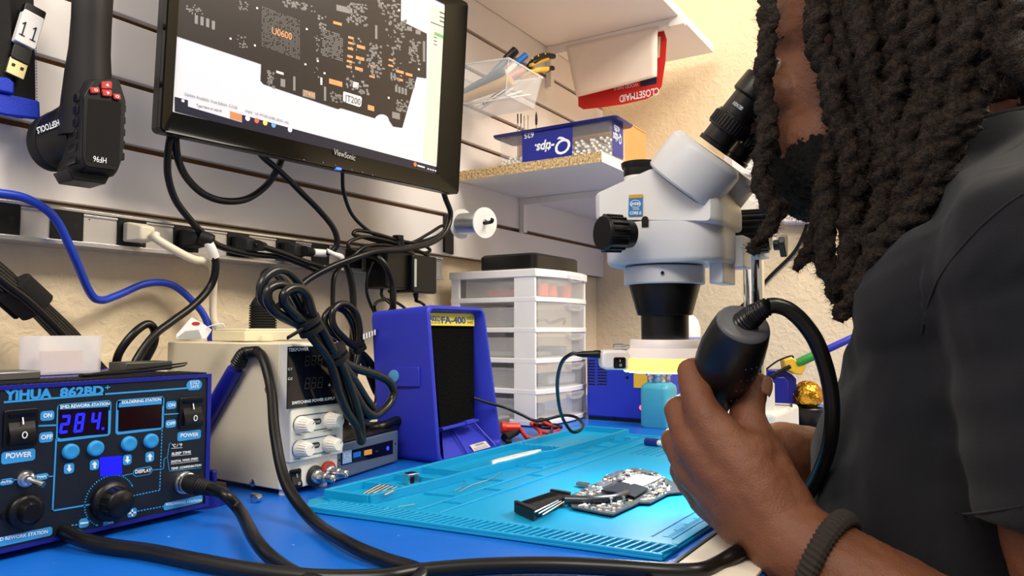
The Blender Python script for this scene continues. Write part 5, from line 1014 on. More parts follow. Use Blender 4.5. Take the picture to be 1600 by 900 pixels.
m = MB(); R3 = rrect(w_+.014, d_+.026, .008, 4); R4 = rrect(w_+.010, d_+.022, .008, 4); m.rings([[g.pt(*p, QZ1-.004) for p in R4], [g.pt(*p, QZ1-.0005) for p in R3], [g.pt(*p, QZ1+.0012) for p in R3], [g.pt(*p, QZ1+.002) for p in rrect(w_, d_, .006, 4)]]); ob('lid', m, mat('dark_blue_lid', '#1a2878', .25, trans=.2), t_, smooth=30)['label'] = 'dark blue lid'
qf = Fr((QX-.0006, 0, 0), (0, -1, 0), (0, 0, 1)); cq = lambda x, y: (680+x/3, y/3); LQ = lambda x, y: qf.hit(*cq(x, y))
m = MB(); m.prism(qf, [(LQ(409, 700)[0], zS+.002), (LQ(641, 660)[0], zS+.002), (LQ(645, 580)[0], QZ1-.001), (LQ(407, 620)[0], QZ1-.001)], 0, .0003)
qr = Fr((0, QY0-.0006, 0), (1, 0, 0), (0, 0, 1)); LR = lambda x, y: qr.hit(*cq(x, y)); xa, xb = LR(832, 600)[0], LR(880, 620)[0]
o = ob('label_wrap', m, M_qb, t_, smooth=0); o['label'] = 'dark blue printed label'; m = MB(); m.prism(qr, [(xa, zS+.002), (xb, zS+.002), (xb, QZ1-.001), (xa, QZ1-.001)], 0, .0003); ob('label_wrap', m, M_qb, t_, smooth=0)['label'] = 'dark blue printed label'
m = MB(); qi = Fr(qf.o+qf.n*.0004, -qf.u, -qf.v)
def qtext(s_, xr, yr, xl, hpx, off=.02, shear=0, fr=qf):
    a = fr.hit(*cq(xr, yr)); b = fr.hit(*cq(xl, yr)); h2 = fr.hit(*cq(xr, yr+hpx)); gI = Fr(fr.pt(*a, .0004), -fr.u, -fr.v); m.text(gI, s_, 0, 0, abs(a[0]-b[0]), abs(a[1]-h2[1]), .0003, off, shear=shear)
qtext('Q', 634, 648, 562, 70, .012, .2); qtext('-tips.', 560, 664, 468, 44, .03, .25); qtext('625', 463, 618, 418, 26, .02); qtext('COUNT', 460, 606, 422, 8)
qtext('625', 862, 598, 838, 24, .02, 0, qr); qtext('Q-tips', 872, 640, 832, 40, .02, .2, qr); ob('label_lettering', m, M_ink, t_, smooth=0)
M_cot = mat('cotton_white', '#f4f1ec', .95, bump=.6, bscale=900); rr = random.Random(3)
sw0 = None
zb0 = zS+.004
for i in range(84):
    lay = i//14; k = i % 14
    if sw0 is None:
        m = MB(); m.mi = 0; m.cyl((-.022, 0, 0), (.022, 0, 0), .0011, seg=6); m.mi = 1
        for s_ in (-1, 1): m.lathe((s_*.024, 0, 0), (s_, 0, 0), [(-.007, .0012), (-.004, .0026), (.002, .0028), (.005, .0022), (.0065, .0006)], 8)
        o = ob('cotton_swab', m, [M_white, M_cot], origin=(0, 0, 0), smooth=50); sw0 = o
    else: o = sw0.copy(); C.objects.link(o)
    end = k < 7
    yy = (QY0+.006+.0125*(k % 7)+rr.uniform(-.003, .003)) if end else (QY1-.010-.011*(k % 7)+rr.uniform(-.003, .003))
    o.location = (QX+w_/2+rr.uniform(-.0006, .0006), yy+(.004 if lay % 2 else 0), zb0+.0022+(.0058 if end else .0032)*lay); o.rotation_euler = (0, rr.uniform(-.04, .04), rr.uniform(-.12, .12))
    tag(o, 'white cotton swab in the near end of the clear swab box' if end else 'white cotton swab in the wall end of the clear swab box', 'cotton swab', 'cotton swabs at the near end of the box' if end else 'cotton swabs at the wall end of the box')
# cardboard box behind
cx0 = QX1+.012; ca = ony(1003, 205, QY0+.03)
t_ = thing('cardboard_box', (cx0+.03, .66, zS+.0005), 'small brown cardboard box standing behind the swab box on the lower shelf', 'box')
M_card = mat('brown_cardboard', '#d79a5c', .8, bump=.2, bscale=300)
m = MB(); m.box((cx0, QY0+.022, zS+.0005), (ca.x, .78, ca.z-.004)); ob('carton', m, M_card, t_, bevel=.001)
m = MB(); m.box((cx0+.001, QY0+.021, ca.z-.0062), (ca.x-.001, .70, ca.z-.0035)); ob('flap', m, M_card, t_)
m = MB(); g = Fr((ca.x-.004, QY0+.0215, zS+.002), (1, 0, 0), (0, 0, 1)); m.flat(g, [(-.012, .002), (0, .002), (0, .012), (-.012, .012)]); ob('print_mark', m, mat('brown_print', '#a8794a', .8), t_, smooth=0)
# ---------------------------------------------------------------- on top of the bench power supply
zP = pt_
t_ = thing('inline_adapter', (.55, .73, zP+.0008), 'ivory inline power block lying on top of the cream power supply', 'power block')
a = ony(352, 515, .735); b = ony(460, 530, .735)
M_ivb = mat('ivory_plastic', '#d9cfb0', .45)
m = MB(); m.box((a.x, .70, zP+.001), (b.x+.01, .76, zP+.013)); m.box((a.x+.003, .702, zP+.0128), (b.x+.007, .758, zP+.0155)); ob('block', m, M_ivb, t_, bevel=.003)
m = MB(); m.box((a.x+.02, .694, zP+.001), (a.x+.035, .702, zP+.008)); ob('clip_tab', m, M_ivb, t_, bevel=.001)
bt = ony(411, 492, .745); t_ = thing('cable_gland', (bt.x, bt.y, zP+.016), 'black ribbed cable gland standing on the ivory power block', 'cable gland')
m = MB(); prof = [(0, .0165)]; z_ = 0; top_ = ony(408, 440, .745).z-(zP+.016)
while z_ < top_*.5: prof += [(z_, .0165), (z_+.0018, .0165), (z_+.002, .0148), (z_+.0028, .0148)]; z_ += .003
prof += [(top_*.55, .0145), (top_*.7, .009), (top_*.72, .0095), (top_*.95, .0085), (top_, .006)]; m.lathe((bt.x, bt.y, zP+.0155), (0, 0, 1), prof, 24); ob('gland', m, M_blkm, t_, smooth=30)
m = MB(); q_ = V((bt.x, bt.y, zP+.0155+top_)); m.tube([q_-V((0, 0, .004)), q_+V((.003, 0, .010)), q_+V((.014, -.004, .012)), q_+V((.026, -.008, -.002)), q_+V((.036, -.012, -.03)), q_+V((.05, -.015, -.06))], .006, n=8); ob('cable', m, M_cord, t_, smooth=60)
# paper tag
t_ = thing('paper_tag', ony(305, 525, .79), 'folded white paper tag with a red dot hanging behind the cream power supply', 'tag')
g = Fr((0, .79, 0), (1, -.2, 0), (0, 0, 1)); c4 = lambda x, y: (x/2.9025, 270+y/2.9025); T = lambda x, y: g.hit(*c4(x, y))
m = MB(); m.prism(g, [T(870, 655), T(930, 690), T(962, 712), T(935, 752), T(800, 752), T(800, 735)], -.0008, 0); ob('paper', m, mat('white_paper_label', '#efece8'), t_)
m = MB(); m.flat(g, [(T(888, 684)[0]+.0045*math.cos(k*.5236), T(888, 684)[1]+.002*math.sin(k*.5236)) for k in range(12)]); ob('red_dot', m, M_redb, t_, smooth=0)
m = MB(); m.flat(g, [T(800, 748), T(840, 718), T(900, 712), T(915, 750)]); ob('printed_corner', m, mat('grey_print_strip', '#a9aaa6'), t_, smooth=0)['label'] = 'grey printed corner'
m = MB(); m.tube([g.pt(*T(940, 700), .001), g.pt(*T(960, 690), .006), g.pt(*T(990, 685), .01), g.pt(*T(1000, 700), .01)], .0006, n=5, seg=6); ob('string_tie', m, M_white, t_, smooth=60)
# ---------------------------------------------------------------- the tied coils of cord
YC = .66
K1 = lambda x, y, yy=YC: ony(400+x/2.8115, 380+y/2.8115, yy)
t_ = thing('coiled_cord', K1(400, 830), 'thick black cord coiled and zip-tied in front of the power supply display', 'cord')
M_crd2 = mat('black_cord_gloss', '#0f1012', .28, var=.2, vscale=60)
def strand(pts, r_, root, matl=M_crd2, dy=0): m = MB(); m.tube([K1(*p) if len(p) == 2 else K1(p[0], p[1], p[2]) for p in pts], r_, n=9, seg=12); return ob('cable', m, matl, root, smooth=60)
y0 = .57
strand([(352, 500, y0), (270, 390, y0), (228, 290, y0), (195, 190, y0+.01), (140, 130, y0+.01), (85, 122, y0+.01), (35, 160, y0+.01), (22, 215, y0+.01), (45, 270, y0+.01), (120, 325, y0+.005), (200, 365, y0), (260, 430, y0-.004), (320, 510, y0-.004), (345, 580, y0-.004), (365, 660, y0-.004), (400, 740, y0-.004), (440, 800, y0-.004), (458, 860, y0-.006), (462, 868, y0-.006), (464, 850, y0-.006), (455, 770, y0-.006), (420, 650, y0-.006), (385, 560, y0-.006), (350, 490, y0-.006)], .0048, t_)
strand([(330, 500, y0+.006), (250, 400, y0+.006), (205, 300, y0+.006), (165, 225, y0+.004), (130, 190, y0), (90, 185, y0), (55, 205, y0), (52, 250, y0), (85, 300, y0), (160, 345, y0+.003), (240, 390, y0+.006), (320, 480, y0+.006), (380, 560, y0+.002), (430, 650, y0), (470, 720, y0), (510, 755, y0), (545, 745, y0+.004), (590, 700, y0+.006), (604, 650, y0+.006), (580, 605, y0+.006), (520, 575, y0+.006), (440, 550, y0+.006), (380, 520, y0+.006), (340, 480, y0+.006)], .0048, t_)
strand([(345, 480, y0-.008), (290, 380, y0-.008), (250, 310, y0-.008), (225, 235, y0-.008), (190, 200, y0-.008), (150, 202, y0-.008), (122, 230, y0-.008), (130, 270, y0-.006), (180, 320, y0-.004), (250, 385, y0-.002), (310, 470, y0), (345, 540, y0), (380, 640, y0+.004), (420, 740, y0+.006), (450, 775, y0+.008), (500, 760, y0+.008), (520, 740, y0+.008), (480, 680, y0+.006), (430, 600, y0), (370, 520, y0-.004), (330, 460, y0-.008)], .0048, t_)
def tie(cx, cy, yy, ang, r_, root, tail=None):
    c_ = K1(cx, cy, yy); d_ = V((math.cos(ang), .0, -math.sin(ang))); u_ = V((math.sin(ang), 0, math.cos(ang))); m = MB(); s_ = d_.cross(u_)
    for off in (-.0045, .0045): m.rings([[c_+d_*(off+z)+u_*(r_*k)*math.cos(2*math.pi*i/24)+s_*(r_*k*.85)*math.sin(2*math.pi*i/24) for i in range(24)] for z, k in ((-.003, .98), (-.0028, 1.04), (.0028, 1.04), (.003, .98))])
    if tail: m.tube([K1(*p) for p in tail], .0032, n=4, seg=6, ell=.5)
    return ob('zip_tie', m, M_blkm, root, smooth=30)
tie(235, 360, y0-.002, 1.0, .0135, t_, [(200, 380, y0-.012), (165, 400, y0-.014), (140, 415, y0-.014)]); tie(350, 490, y0-.002, 1.0, .0132, t_)
t_ = thing('coiled_cord', K1(470, 800, .72), 'second zip-tied coil of black cord hanging behind, next to the fume absorber', 'cord')
y1 = .70
strand([(455, 440, y1), (455, 380, y1), (440, 310, y1), (400, 270, y1), (360, 272, y1), (335, 310, y1), (345, 370, y1), (400, 430, y1), (450, 470, y1), (500, 520, y1), (530, 580, y1), (535, 680, y1), (515, 740, y1), (480, 760, y1), (440, 700, y1), (430, 600, y1), (455, 480, y1)], .0046, t_)
strand([(440, 440, y1+.01), (425, 360, y1+.01), (390, 300, y1+.01), (345, 285, y1+.01), (305, 320, y1+.01), (310, 370, y1+.01), (370, 420, y1+.01), (440, 460, y1+.008), (480, 540, y1+.006), (520, 640, y1+.006), (545, 690, y1+.006), (530, 740, y1+.006), (440, 770, y1+.006), (390, 760, y1+.006), (400, 820, y1+.006)], .0046, t_)
tie(448, 450, y1+.002, 1.1, .0105, t_)
m = MB(); m.tube([K1(462, 412, .69), K1(500, 400, .69), K1(530, 385, .69)], .0042, n=6, seg=8, ell=.35); ob('zip_tie_tail', m, M_blkm, t_, smooth=40)
m = MB()
for k in range(5): p = K1(474+k*12, 410-k*4.6, .685); m.box(p-V((.0013, .0004, .0035)), p+V((.0013, .0004, .0035)))
ob('tie_notches', m, M_white, t_, smooth=0)['label'] = 'white notches'
strandx = cord('flat_cord', 'short black cord lying across the top of the mini computer', 'cord', [K1(380, 765, .66), K1(440, 780, .66), K1(500, 800, .655), K1(560, 795, .65), K1(600, 790, .65)], .0045)
# ================================================================ repair mat and what lies on it
M_mat = mat('teal_silicone', '#0597c9', .42, var=.07, vscale=9, bump=.1, bscale=500, bdist=.0003)
XR = 1.098
def mp(dx, y, z=0):
    L = .486+.11*(.525-y); k = max(0, 1-dx/.6); return V((.486*(1-k)+L*k+dx, y-(.02*(dx/.6) if y < .3 else 0), TZ+z))
def mpoly(m, q, z0_, z1_):
    if sum(q[i-1][0]*q[i][1]-q[i][0]*q[i-1][1] for i in range(len(q))) < 0: q = q[::-1]
    a = m.verts([mp(*p, z0_) for p in q]); b = m.verts([mp(*p, z1_) for p in q]); n = len(q); m.face(a[::-1]); m.face(b)
    for i in range(n): m.face((a[i], a[(i+1) % n], b[(i+1) % n], b[i]))
def mbar(m, x0, y0, x1, y1, w_, z0_, z1_):
    L = math.hypot(x1-x0, y1-y0); nx, ny = -(y1-y0)/L*w_/2, (x1-x0)/L*w_/2; mpoly(m, [(x0+nx, y0+ny), (x0-nx, y0-ny), (x1-nx, y1-ny), (x1+nx, y1+ny)], z0_, z1_)
t = thing('silicone_mat', (.8, .38, TZ), 'teal silicone repair mat with tray compartments and a ladder edge on the blue desk', 'work mat')
m = MB(); W_ = .61; yn, yf = .200, .560
mpoly(m, [(0, yn), (W_*.25, yn), (W_*.5, yn), (W_*.75, yn), (W_, yn), (W_, .3), (W_, .4), (W_, yf), (W_*.5, yf), (.03, yf), (0, .535), (0, .45), (0, .37), (0, .29)], .0006, .0030)
# rim of the work area
for b in ((.036, yn+.004, .036, .5, .006), (.036, yn+.004, W_-.004, yn+.004, .006), (W_-.004, yn+.004, W_-.004, yf, .006), (.04, .418, W_-.004, .418, .0035), (.04, .442, W_*.55, .442, .0028)): mbar(m, *b, .0028, .0048)
mbar(m, .0015, yn, .0015, .535, .003, .0028, .0058); mbar(m, .0305, yn, .0305, .535, .0025, .0028, .0058)
k = yn+.004
while k < .535: mbar(m, .0015, k, .030, k-.004, .0024, .0028, .0056); k += .0068
ob('mat_base', m, M_mat, t, smooth=0, bevel=.0006)
# upper tray with compartments
def tray_y(x): return .487+.012*max(0, 1-x/.14)-(.006*math.sin(min(1, max(0, (x-.2)/.1))*math.pi/2))-(.0 if x < .36 else .008)
m = MB(); zt_m = .0125; xs = [.040+(.605-.040)*k/28 for k in range(29)]
def wall(m, pts, w_, z0_, z1_):
    n = len(pts); N = []
    for i in range(n):
        a = pts[max(0, i-1)]; b = pts[min(n-1, i+1)]; L = math.hypot(b[0]-a[0], b[1]-a[1]); N.append((-(b[1]-a[1])/L*w_/2, (b[0]-a[0])/L*w_/2))
    m.rings([[mp(p[0]+q[0], p[1]+q[1], z0_), mp(p[0]-q[0], p[1]-q[1], z0_), mp(p[0]-q[0], p[1]-q[1], z1_), mp(p[0]+q[0], p[1]+q[1], z1_)] for p, q in zip(pts, N)])
wall(m, [(x, tray_y(x)) for x in xs], .005, .0028, zt_m); wall(m, [(x, .548) for x in xs], .005, .0028, zt_m); wall(m, [(.040, .548), (.040, tray_y(.04))], .005, .0028, zt_m); wall(m, [(.605, .548), (.605, tray_y(.6))], .005, .0028, zt_m)
for x in (.092, .140, .188): wall(m, [(x, .548), (x+.002, tray_y(x))], .0035, .0028, zt_m-.001)
wall(m, [(.39, .548), (.40, tray_y(.4))], .004, .0028, zt_m-.001)
mpoly(m, [(.040, .548), (.605, .548)]+[(x, tray_y(x)) for x in xs[::-1]], .0030, .0042)
for k in range(7): wall(m, [(.398-.0006*k, .542-.0085*k), (.390, .5415-.0085*k)], .0022, .0042, zt_m)
for k in range(4): mbar(m, .205+.006*k, .4905, .205+.006*k, .494, .003, .0042, .0105)
ob('parts_tray', m, M_mat, t, smooth=30, bevel=.0008)['label'] = 'raised parts tray along the far edge'
m = MB()
for x in (.10, .19, .28): wall(m, [(x, .478), (x+.004, .446)], .0025, .0028, .0052)
for x in (.06, .13, .22): wall(m, [(x+.02, .440), (x+.022, .421)], .0022, .0028, .0046)
wall(m, [(.285, .470), (.330, .446), (.36, .44), (.60, .44)], .0028, .0028, .0058)
for x in (.42, .47, .52): wall(m, [(x, .466), (x, .442)], .0025, .0028, .0054)
for r_ in (.017, .012):
    c_ = (.545, .458); q = [(c_[0]+r_*math.cos(a)*1.1, c_[1]+r_*math.sin(a)*.8) for a in [k*2*math.pi/28 for k in range(29)]]; wall(m, q, .0018, .0028, .0056)
ob('low_ridges', m, M_mat, t, smooth=30)
m = MB()
for k in range(26): x = .06+.0048*k; mbar(m, x, .2145, x, .219 if k % 5 else .222, .0007, .0030, .00335)
mbar(m, .055, .2125, .20, .2125, .0012, .0030, .0036); mbar(m, .055, .229, .20, .229, .0012, .0030, .0036)
for i in range(13):
    for j in range(5): x, y = .44+.011*i, .398-.009*j; mbar(m, x, y, x+.004, y, .004, .0030, .0035)
ob('moulded_marks', m, mat('teal_dark_mark', '#0b7fae', .5), t, smooth=0)['label'] = 'moulded ruler marks'
# little things in the tray
M_needle = M_steel
for k in range(6):
    a = mp(.052, .514-.0052*k, .0085+.0004*k); b = mp(.085, .521-.0052*k, .011)
    t2 = thing('needle_file', a, ['thin steel needle file in the left tray compartment, furthest from the viewer', 'second thin steel needle file from the back in the left tray compartment', 'third thin steel needle file from the back in the left tray compartment', 'fourth thin steel needle file from the back in the left tray compartment', 'fifth thin steel needle file from the back in the left tray compartment', 'thin steel needle file in the left tray compartment, nearest the viewer'][k], 'needle file', 'needle files in the tray')
    m = MB(); m.lathe(a, b-a, [(0, .0006), (.004, .0014), ((b-a).length, .0014)], 10); ob('shaft', m, M_steel, t2)
    m = MB(); m.lathe(b, b-a, [(0, .0013), (.0002, .0009), (-.001, .0008)], 10); ob('hollow_end', m, M_blk, t2)
a = mp(.128, .512, .0045); t2 = thing('metal_connector', a, 'small square metal socket standing in the second tray compartment', 'connector')
m = MB(); g = Fr(a, (.95, -.2, 0), (0, 0, 1)); m.prism(g, [(-.007, 0), (.007, 0), (.007, .012), (-.007, .012)], -.012, 0); ob('shell', m, M_steel, t2, bevel=.0008)
m = MB(); m.prism(g, [(-.005, .002), (.0, .002), (.0, .009), (-.005, .009)], 0, .0003); m.prism(Fr(g.pt(0, .0121, -.006), g.u, -g.n), rrect(.010, .008, .001), 0, .0003); ob('opening', m, M_blk, t2, smooth=0)
a, b = onz(763, 725, TZ+.012), onz(846, 704, TZ+.012); d_ = (b-a).normalized(); t2 = thing('spudger', (a+b)/2, 'white plastic pry tool lying in the long tray compartment', 'pry tool')
g = Fr(a, d_, V((-d_.y, d_.x, 0))); L_ = (b-a).length
m = MB(); m.prism(g, [(0, -.006), (.004, -.0068), (.012, -.004), (.03, -.0062), (L_*.8, -.0062), (L_*.93, -.003), (L_, -.0005), (L_*.95, .002), (L_*.8, .0055), (.03, .0062), (.012, .005), (.009, .0015), (.004, -.002)], -.0025, .0022); ob('pry_bar', m, M_white, t2, bevel=.0012)
for nm_, lb, pts in (('wire_scrap', 'short straight wire scrap in the near left mat channel', ((622, 792), (635, 790), (648, 788))), ('wire_scrap', 'bent fine wire scrap lying in the middle mat channel', ((710, 767), (722, 760), (727, 754), (725, 750))), ('wire_scrap', 'long fine curved wire scrap lying in the middle mat channel', ((718, 768), (740, 757), (765, 749), (778, 741), (782, 738)))):
    m = MB(); m.tube([onz(*p, TZ+.0048) for p in pts], .0005, n=5, seg=6); tag(ob(nm_, m, M_steel), lb, 'wire')
# pen cap by the teal bottle
a, b = onz(1009, 690, TZ+.008), onz(1045, 694, TZ+.008); rod('syringe', 'small dark blue and white syringe lying by the teal bottle', 'syringe', a, b+(b-a)*.4, [('plunger', 0, .38, .006, .006, mat('dark_blue_cap', '#16277c', .35), 'dark blue end'), ('barrel', .38, .8, .004, .0035, M_white, 'white barrel'), ('tip', .8, 1, .0028, .0012, mat('dark_blue_cap', '#16277c'), 'dark blue tip')])
# ---------------------------------------------------------------- circuit board
zp = TZ+.0052
cb = lambda x, y: (790+x/5.714, 710+y/5.714)
B = lambda x, y, z=0: onz(*cb(x, y), zp+.0016+z)
def slab(m, pts, z0_, z1_):
    q = [(B(*p).x, B(*p).y) for p in pts]; m.prism(gz, q, zp+.0016+z0_, zp+.0016+z1_)
t = thing('circuit_board', B(900, 350), 'bare laptop circuit board lying on the teal mat under the microscope', 'circuit board')
m = MB(); slab(m, [(555, 378), (640, 335), (735, 285), (860, 235), (868, 205), (1000, 150), (1140, 122), (1350, 160), (1440, 215), (1600, 300), (1600, 330), (1450, 345), (1290, 428), (1195, 425), (960, 532), (900, 525), (590, 465)], -.0016, 0); ob('board', m, mat('grey_solder_mask', '#4a4f55', .35, metal=.2, var=.3, vscale=200), t)
rr = random.Random(5); m = MB()
chipmats = [mat('silver_component', '#e4e6e6', .25, metal=.7), mat('black_component', '#121214', .4), mat('white_component', '#e6e8ea', .4), mat('tan_component', '#b99c74', .5)]
def inpoly(x, y, q):
    c = False
    for i in range(len(q)):
        (x0, y0), (x1, y1) = q[i-1], q[i]
        if (y0 > y) != (y1 > y) and x < (x1-x0)*(y-y0)/(y1-y0)+x0: c = not c
    return c
regs = [([(600, 370), (740, 290), (860, 240), (880, 260), (860, 330), (800, 370), (590, 380)], 60), ([(880, 200), (1000, 155), (1140, 130), (1340, 165), (1430, 215), (1390, 215), (1170, 175), (1030, 250), (880, 235)], 150), ([(1230, 300), (1400, 220), (1480, 300), (1450, 340), (1290, 415), (1200, 410), (1290, 335)], 110), ([(600, 430), (940, 440), (1060, 400), (1150, 420), (960, 520), (880, 515), (640, 465)], 60)]
for q, n_ in regs:
    xs_ = [p[0] for p in q]; ys_ = [p[1] for p in q]
    k = 0
    while k < n_:
        x, y = rr.uniform(min(xs_), max(xs_)), rr.uniform(min(ys_), max(ys_))
        if not inpoly(x, y, q): continue
        p = B(x, y); w_, d_, h_ = rr.choice(((.0012, .0008, .0006), (.002, .0012, .0008), (.003, .0025, .001), (.0045, .003, .0009), (.0016, .0016, .0018))); m.mi = rr.choice((0, 0, 0, 1, 2, 2, 3)); m.box((p.x-w_/2, p.y-d_/2, p.z), (p.x+w_/2, p.y+d_/2, p.z+h_)); k += 1
o = ob('surface_components', m, chipmats, t, smooth=0); o['kind'] = 'stuff'
m = MB(); slab(m, [(1035, 255), (1165, 185), (1395, 215), (1205, 305)], .0003, .0016); ob('shield_plate', m, mat('pale_shield', '#c9d2dc', .3, metal=.4), t, bevel=.0003)['label'] = 'large pale silver shield plate'
for q in ([(800, 278), (880, 240), (955, 262), (875, 300)], [(690, 318), (790, 300), (850, 320), (740, 345)], [(880, 205), (1000, 155), (1060, 165), (930, 222)], [(1110, 145), (1150, 130), (1345, 165), (1310, 185)]): m = MB(); slab(m, q, .0003, .0016); ob('shield_plate', m, mat('grey_shield', '#8f97a0', .3, metal=.7), t, bevel=.0003)
M_dk = mat('dark_heatsink', '#34383d', .38, metal=.5)
m = MB(); slab(m, [(850, 348), (1030, 272), (1112, 292), (1110, 302), (1150, 290), (1278, 330), (1150, 408), (1055, 376), (960, 362)], .0018, .0036); ob('heat_spreader', m, M_dk, t, bevel=.0004)
m = MB(); m.tube([B(530, 402, .003), B(620, 405, .003), B(760, 408, .003), B(880, 402, .003), B(980, 388, .003), B(1080, 350, .003)], .0042, n=8, seg=14, ell=1); o = ob('heat_pipe', m, mat('dark_pipe', '#4a4e52', .3, metal=.8), t, smooth=60)
for x, y in ((943, 440), (1052, 425), (720, 440)): m = MB(); m.cyl(B(x, y), B(x, y)+V((0, 0, .005)), .0009, seg=10); m.cyl(B(x, y)+V((0, 0, .0045)), B(x, y)+V((0, 0, .0055)), .002, seg=12); ob('standoff', m, M_steel, t)
m = MB(); slab(m, [(628, 262), (650, 245), (755, 262), (735, 285)], -.001, .0008); ob('ribbon_socket', m, M_dsteel, t)
# finned cooler at the left end
g4 = [(75, 486), (395, 378), (575, 405), (250, 560)]
m = MB(); F0 = [B(*p, .001) for p in g4]
for k in range(26):
    s_ = (k+.5)/26; a = F0[0].lerp(F0[1], s_); b = F0[3].lerp(F0[2], s_); d = (F0[1]-F0[0]).normalized()*.0009
    v0 = m.verts([a-d, b-d, b+d, a+d]); v1 = m.verts([p+V((0, 0, .0046)) for p in (a-d, b-d, b+d, a+d)]); m.face(v0[::-1]); m.face(v1)
    for i in range(4): m.face((v0[i], v0[(i+1) % 4], v1[(i+1) % 4], v1[i]))
ob('cooling_fins', m, mat('black_fins', '#17181a', .4, metal=.4), t, smooth=0)
m = MB(); slab(m, [(100, 490), (395, 392), (500, 408), (200, 505)], .0046, .0056); slab(m, [(75, 486), (100, 478), (275, 545), (250, 565)], -.003, .0072); slab(m, [(395, 378), (410, 372), (585, 400), (572, 412)], -.001, .0072); ob('fin_cover', m, mat('black_cover', '#121213', .5), t, bevel=.0004)
m = MB()
for k in range(3):
    a, b = B(260+35*k, 515+12*k, .0062), B(470+25*k, 412+6*k, .0062); m.tube([a, b], .0007, n=1, seg=6)
ob('fin_edges', m, M_steel, t)['label'] = 'bright metal fin edges'
# cream steel plate at the desk edge
p0_, p1_ = onz(1012, 893), onz(1120, 838)
t = thing('cream_plate', (.62, .16, TZ), 'cream metal plate with a dark edge lying along the desk edge under the wrist', 'plate')
m = MB(); m.prism(gz, [(.47, .132), (.95, .132), (.95, .178), (.505, .186), (.47, .19)], TZ+.0006, TZ+.004); ob('plate', m, mat('cream_painted_steel', '#e6dccb', .4, var=.06), t, bevel=.001)
m = MB(); m.prism(gz, [(.47, .1905), (.505, .1865), (.95, .1785), (.95, .1805), (.505, .1885), (.47, .1925)], TZ+.0006, TZ+.0046); ob('edge_strip', m, M_blk, t)['label'] = 'dark edge strip'
# ================================================================ microscope
MX, MY, DM = .716, .269, .745
mzf = lambda y: CZ+(514-y)*DM/FPX
M_ms = mat('grey_white_enamel', '#c9cacc', .38, var=.03, vscale=20); M_ms2 = mat('white_enamel', '#dcdbd8', .35)
t = thing('stereo_microscope', (1.02, .256, TZ), 'white stereo microscope with black eyepieces on a chrome post over the mat', 'microscope')
mx = Fr((MX-.03, 0, 0), (0, -1, 0), (0, 0, 1)); X_ = lambda x, y: mx.hit(x, y)
prof = [X_(*p) for p in ((934, 350), (933, 306), (1024, 266), (1080, 258), (1126, 296), (1131, 318), (1131, 352))]
m = MB(); n_ = len(prof); cxm = sum(p[0] for p in prof)/n_; cym = sum(p[1] for p in prof)/n_
def shr(k): return [(cxm+(x-cxm)*k, cym+(y-cym)*k) for x, y in prof]
P1 = rq(prof, .0055, 4); 
def shr2(k): return [(cxm+(x-cxm)*k, cym+(y-cym)*(1-(1-k)*.6)) for x, y in P1]
m.rings([[mx.pt(x, y, c) for x, y in shr2(k)] for c, k in ((-.078, .86), (-.072, .95), (-.060, 1), (.0, 1), (.012, .95), (.018, .86))]); ob('head_shell', m, M_ms2, t, smooth=35)
yA, yB = -X_(943, 380)[0], -X_(1127, 380)[0]; yc_ = (yA+yB)/2; hy = (yA-yB)/2
m = MB(); g = Fr((MX-.0, yc_, 0), (1, 0, 0), (0, 1, 0)); 
m.rings([[g.pt(x*k, y*k, z) for x, y in rrect(.096, 2*hy, .034, 8)] for z, k in ((mzf(415), .95), (mzf(412), .985), (mzf(408), 1), (mzf(356), 1.0), (mzf(352), .985))]); ob('zoom_body', m, M_ms, t, smooth=35)
m = MB(); m.rings([[g.pt(x*k, y*k, z) for x, y in rrect(.096, 2*hy, .034, 8)] for z, k in ((mzf(356), .97), (mzf(350), .97))]); ob('body_seam', m, M_blk, t, smooth=35)
ctr = V((MX, MY, 0)); up3 = V((0, 0, 1)); Z0 = lambda y: V((MX, MY, mzf(y)))
m = MB(); m.lathe(Z0(414), -up3, [(0, .0355), (.006, .0355)], 40); m.lathe(Z0(444), -up3, [(-.002, .036), (.0, .0362), (mzf(444)-mzf(492), .0275), (mzf(444)-mzf(493), .024), (mzf(444)-mzf(531), .0237)], 40); ob('objective', m, M_blk, t, smooth=30)
m = MB(); m.lathe(Z0(417), -up3, [(0, .039), (.0015, .0405), (mzf(417)-mzf(443), .0405), (mzf(417)-mzf(445), .0395)], 44); ob('mounting_ring', m, M_ms, t, smooth=30)
m = MB(); 
rn = Fr(V((MX, MY, mzf(430)))-hh*.0405+RT*(-.010), RT, (0, 0, 1)); m.lathe(rn.o+rn.n*.0002, rn.n, [(-.001, .0017), (.0006, .0016), (.0007, 0)], 12); ob('set_screw', m, M_blk, t)
# bracket plate on the right of the ring and the focus block
m = MB(); m.box((MX-.012, MY-.064, mzf(446)), (MX+.03, MY-.050, mzf(380))); m.box((MX+.02, MY-.075, mzf(420)), (MX+.05, MY-.052, mzf(370))); ob('holder_bracket', m, M_ms, t, bevel=.0015)
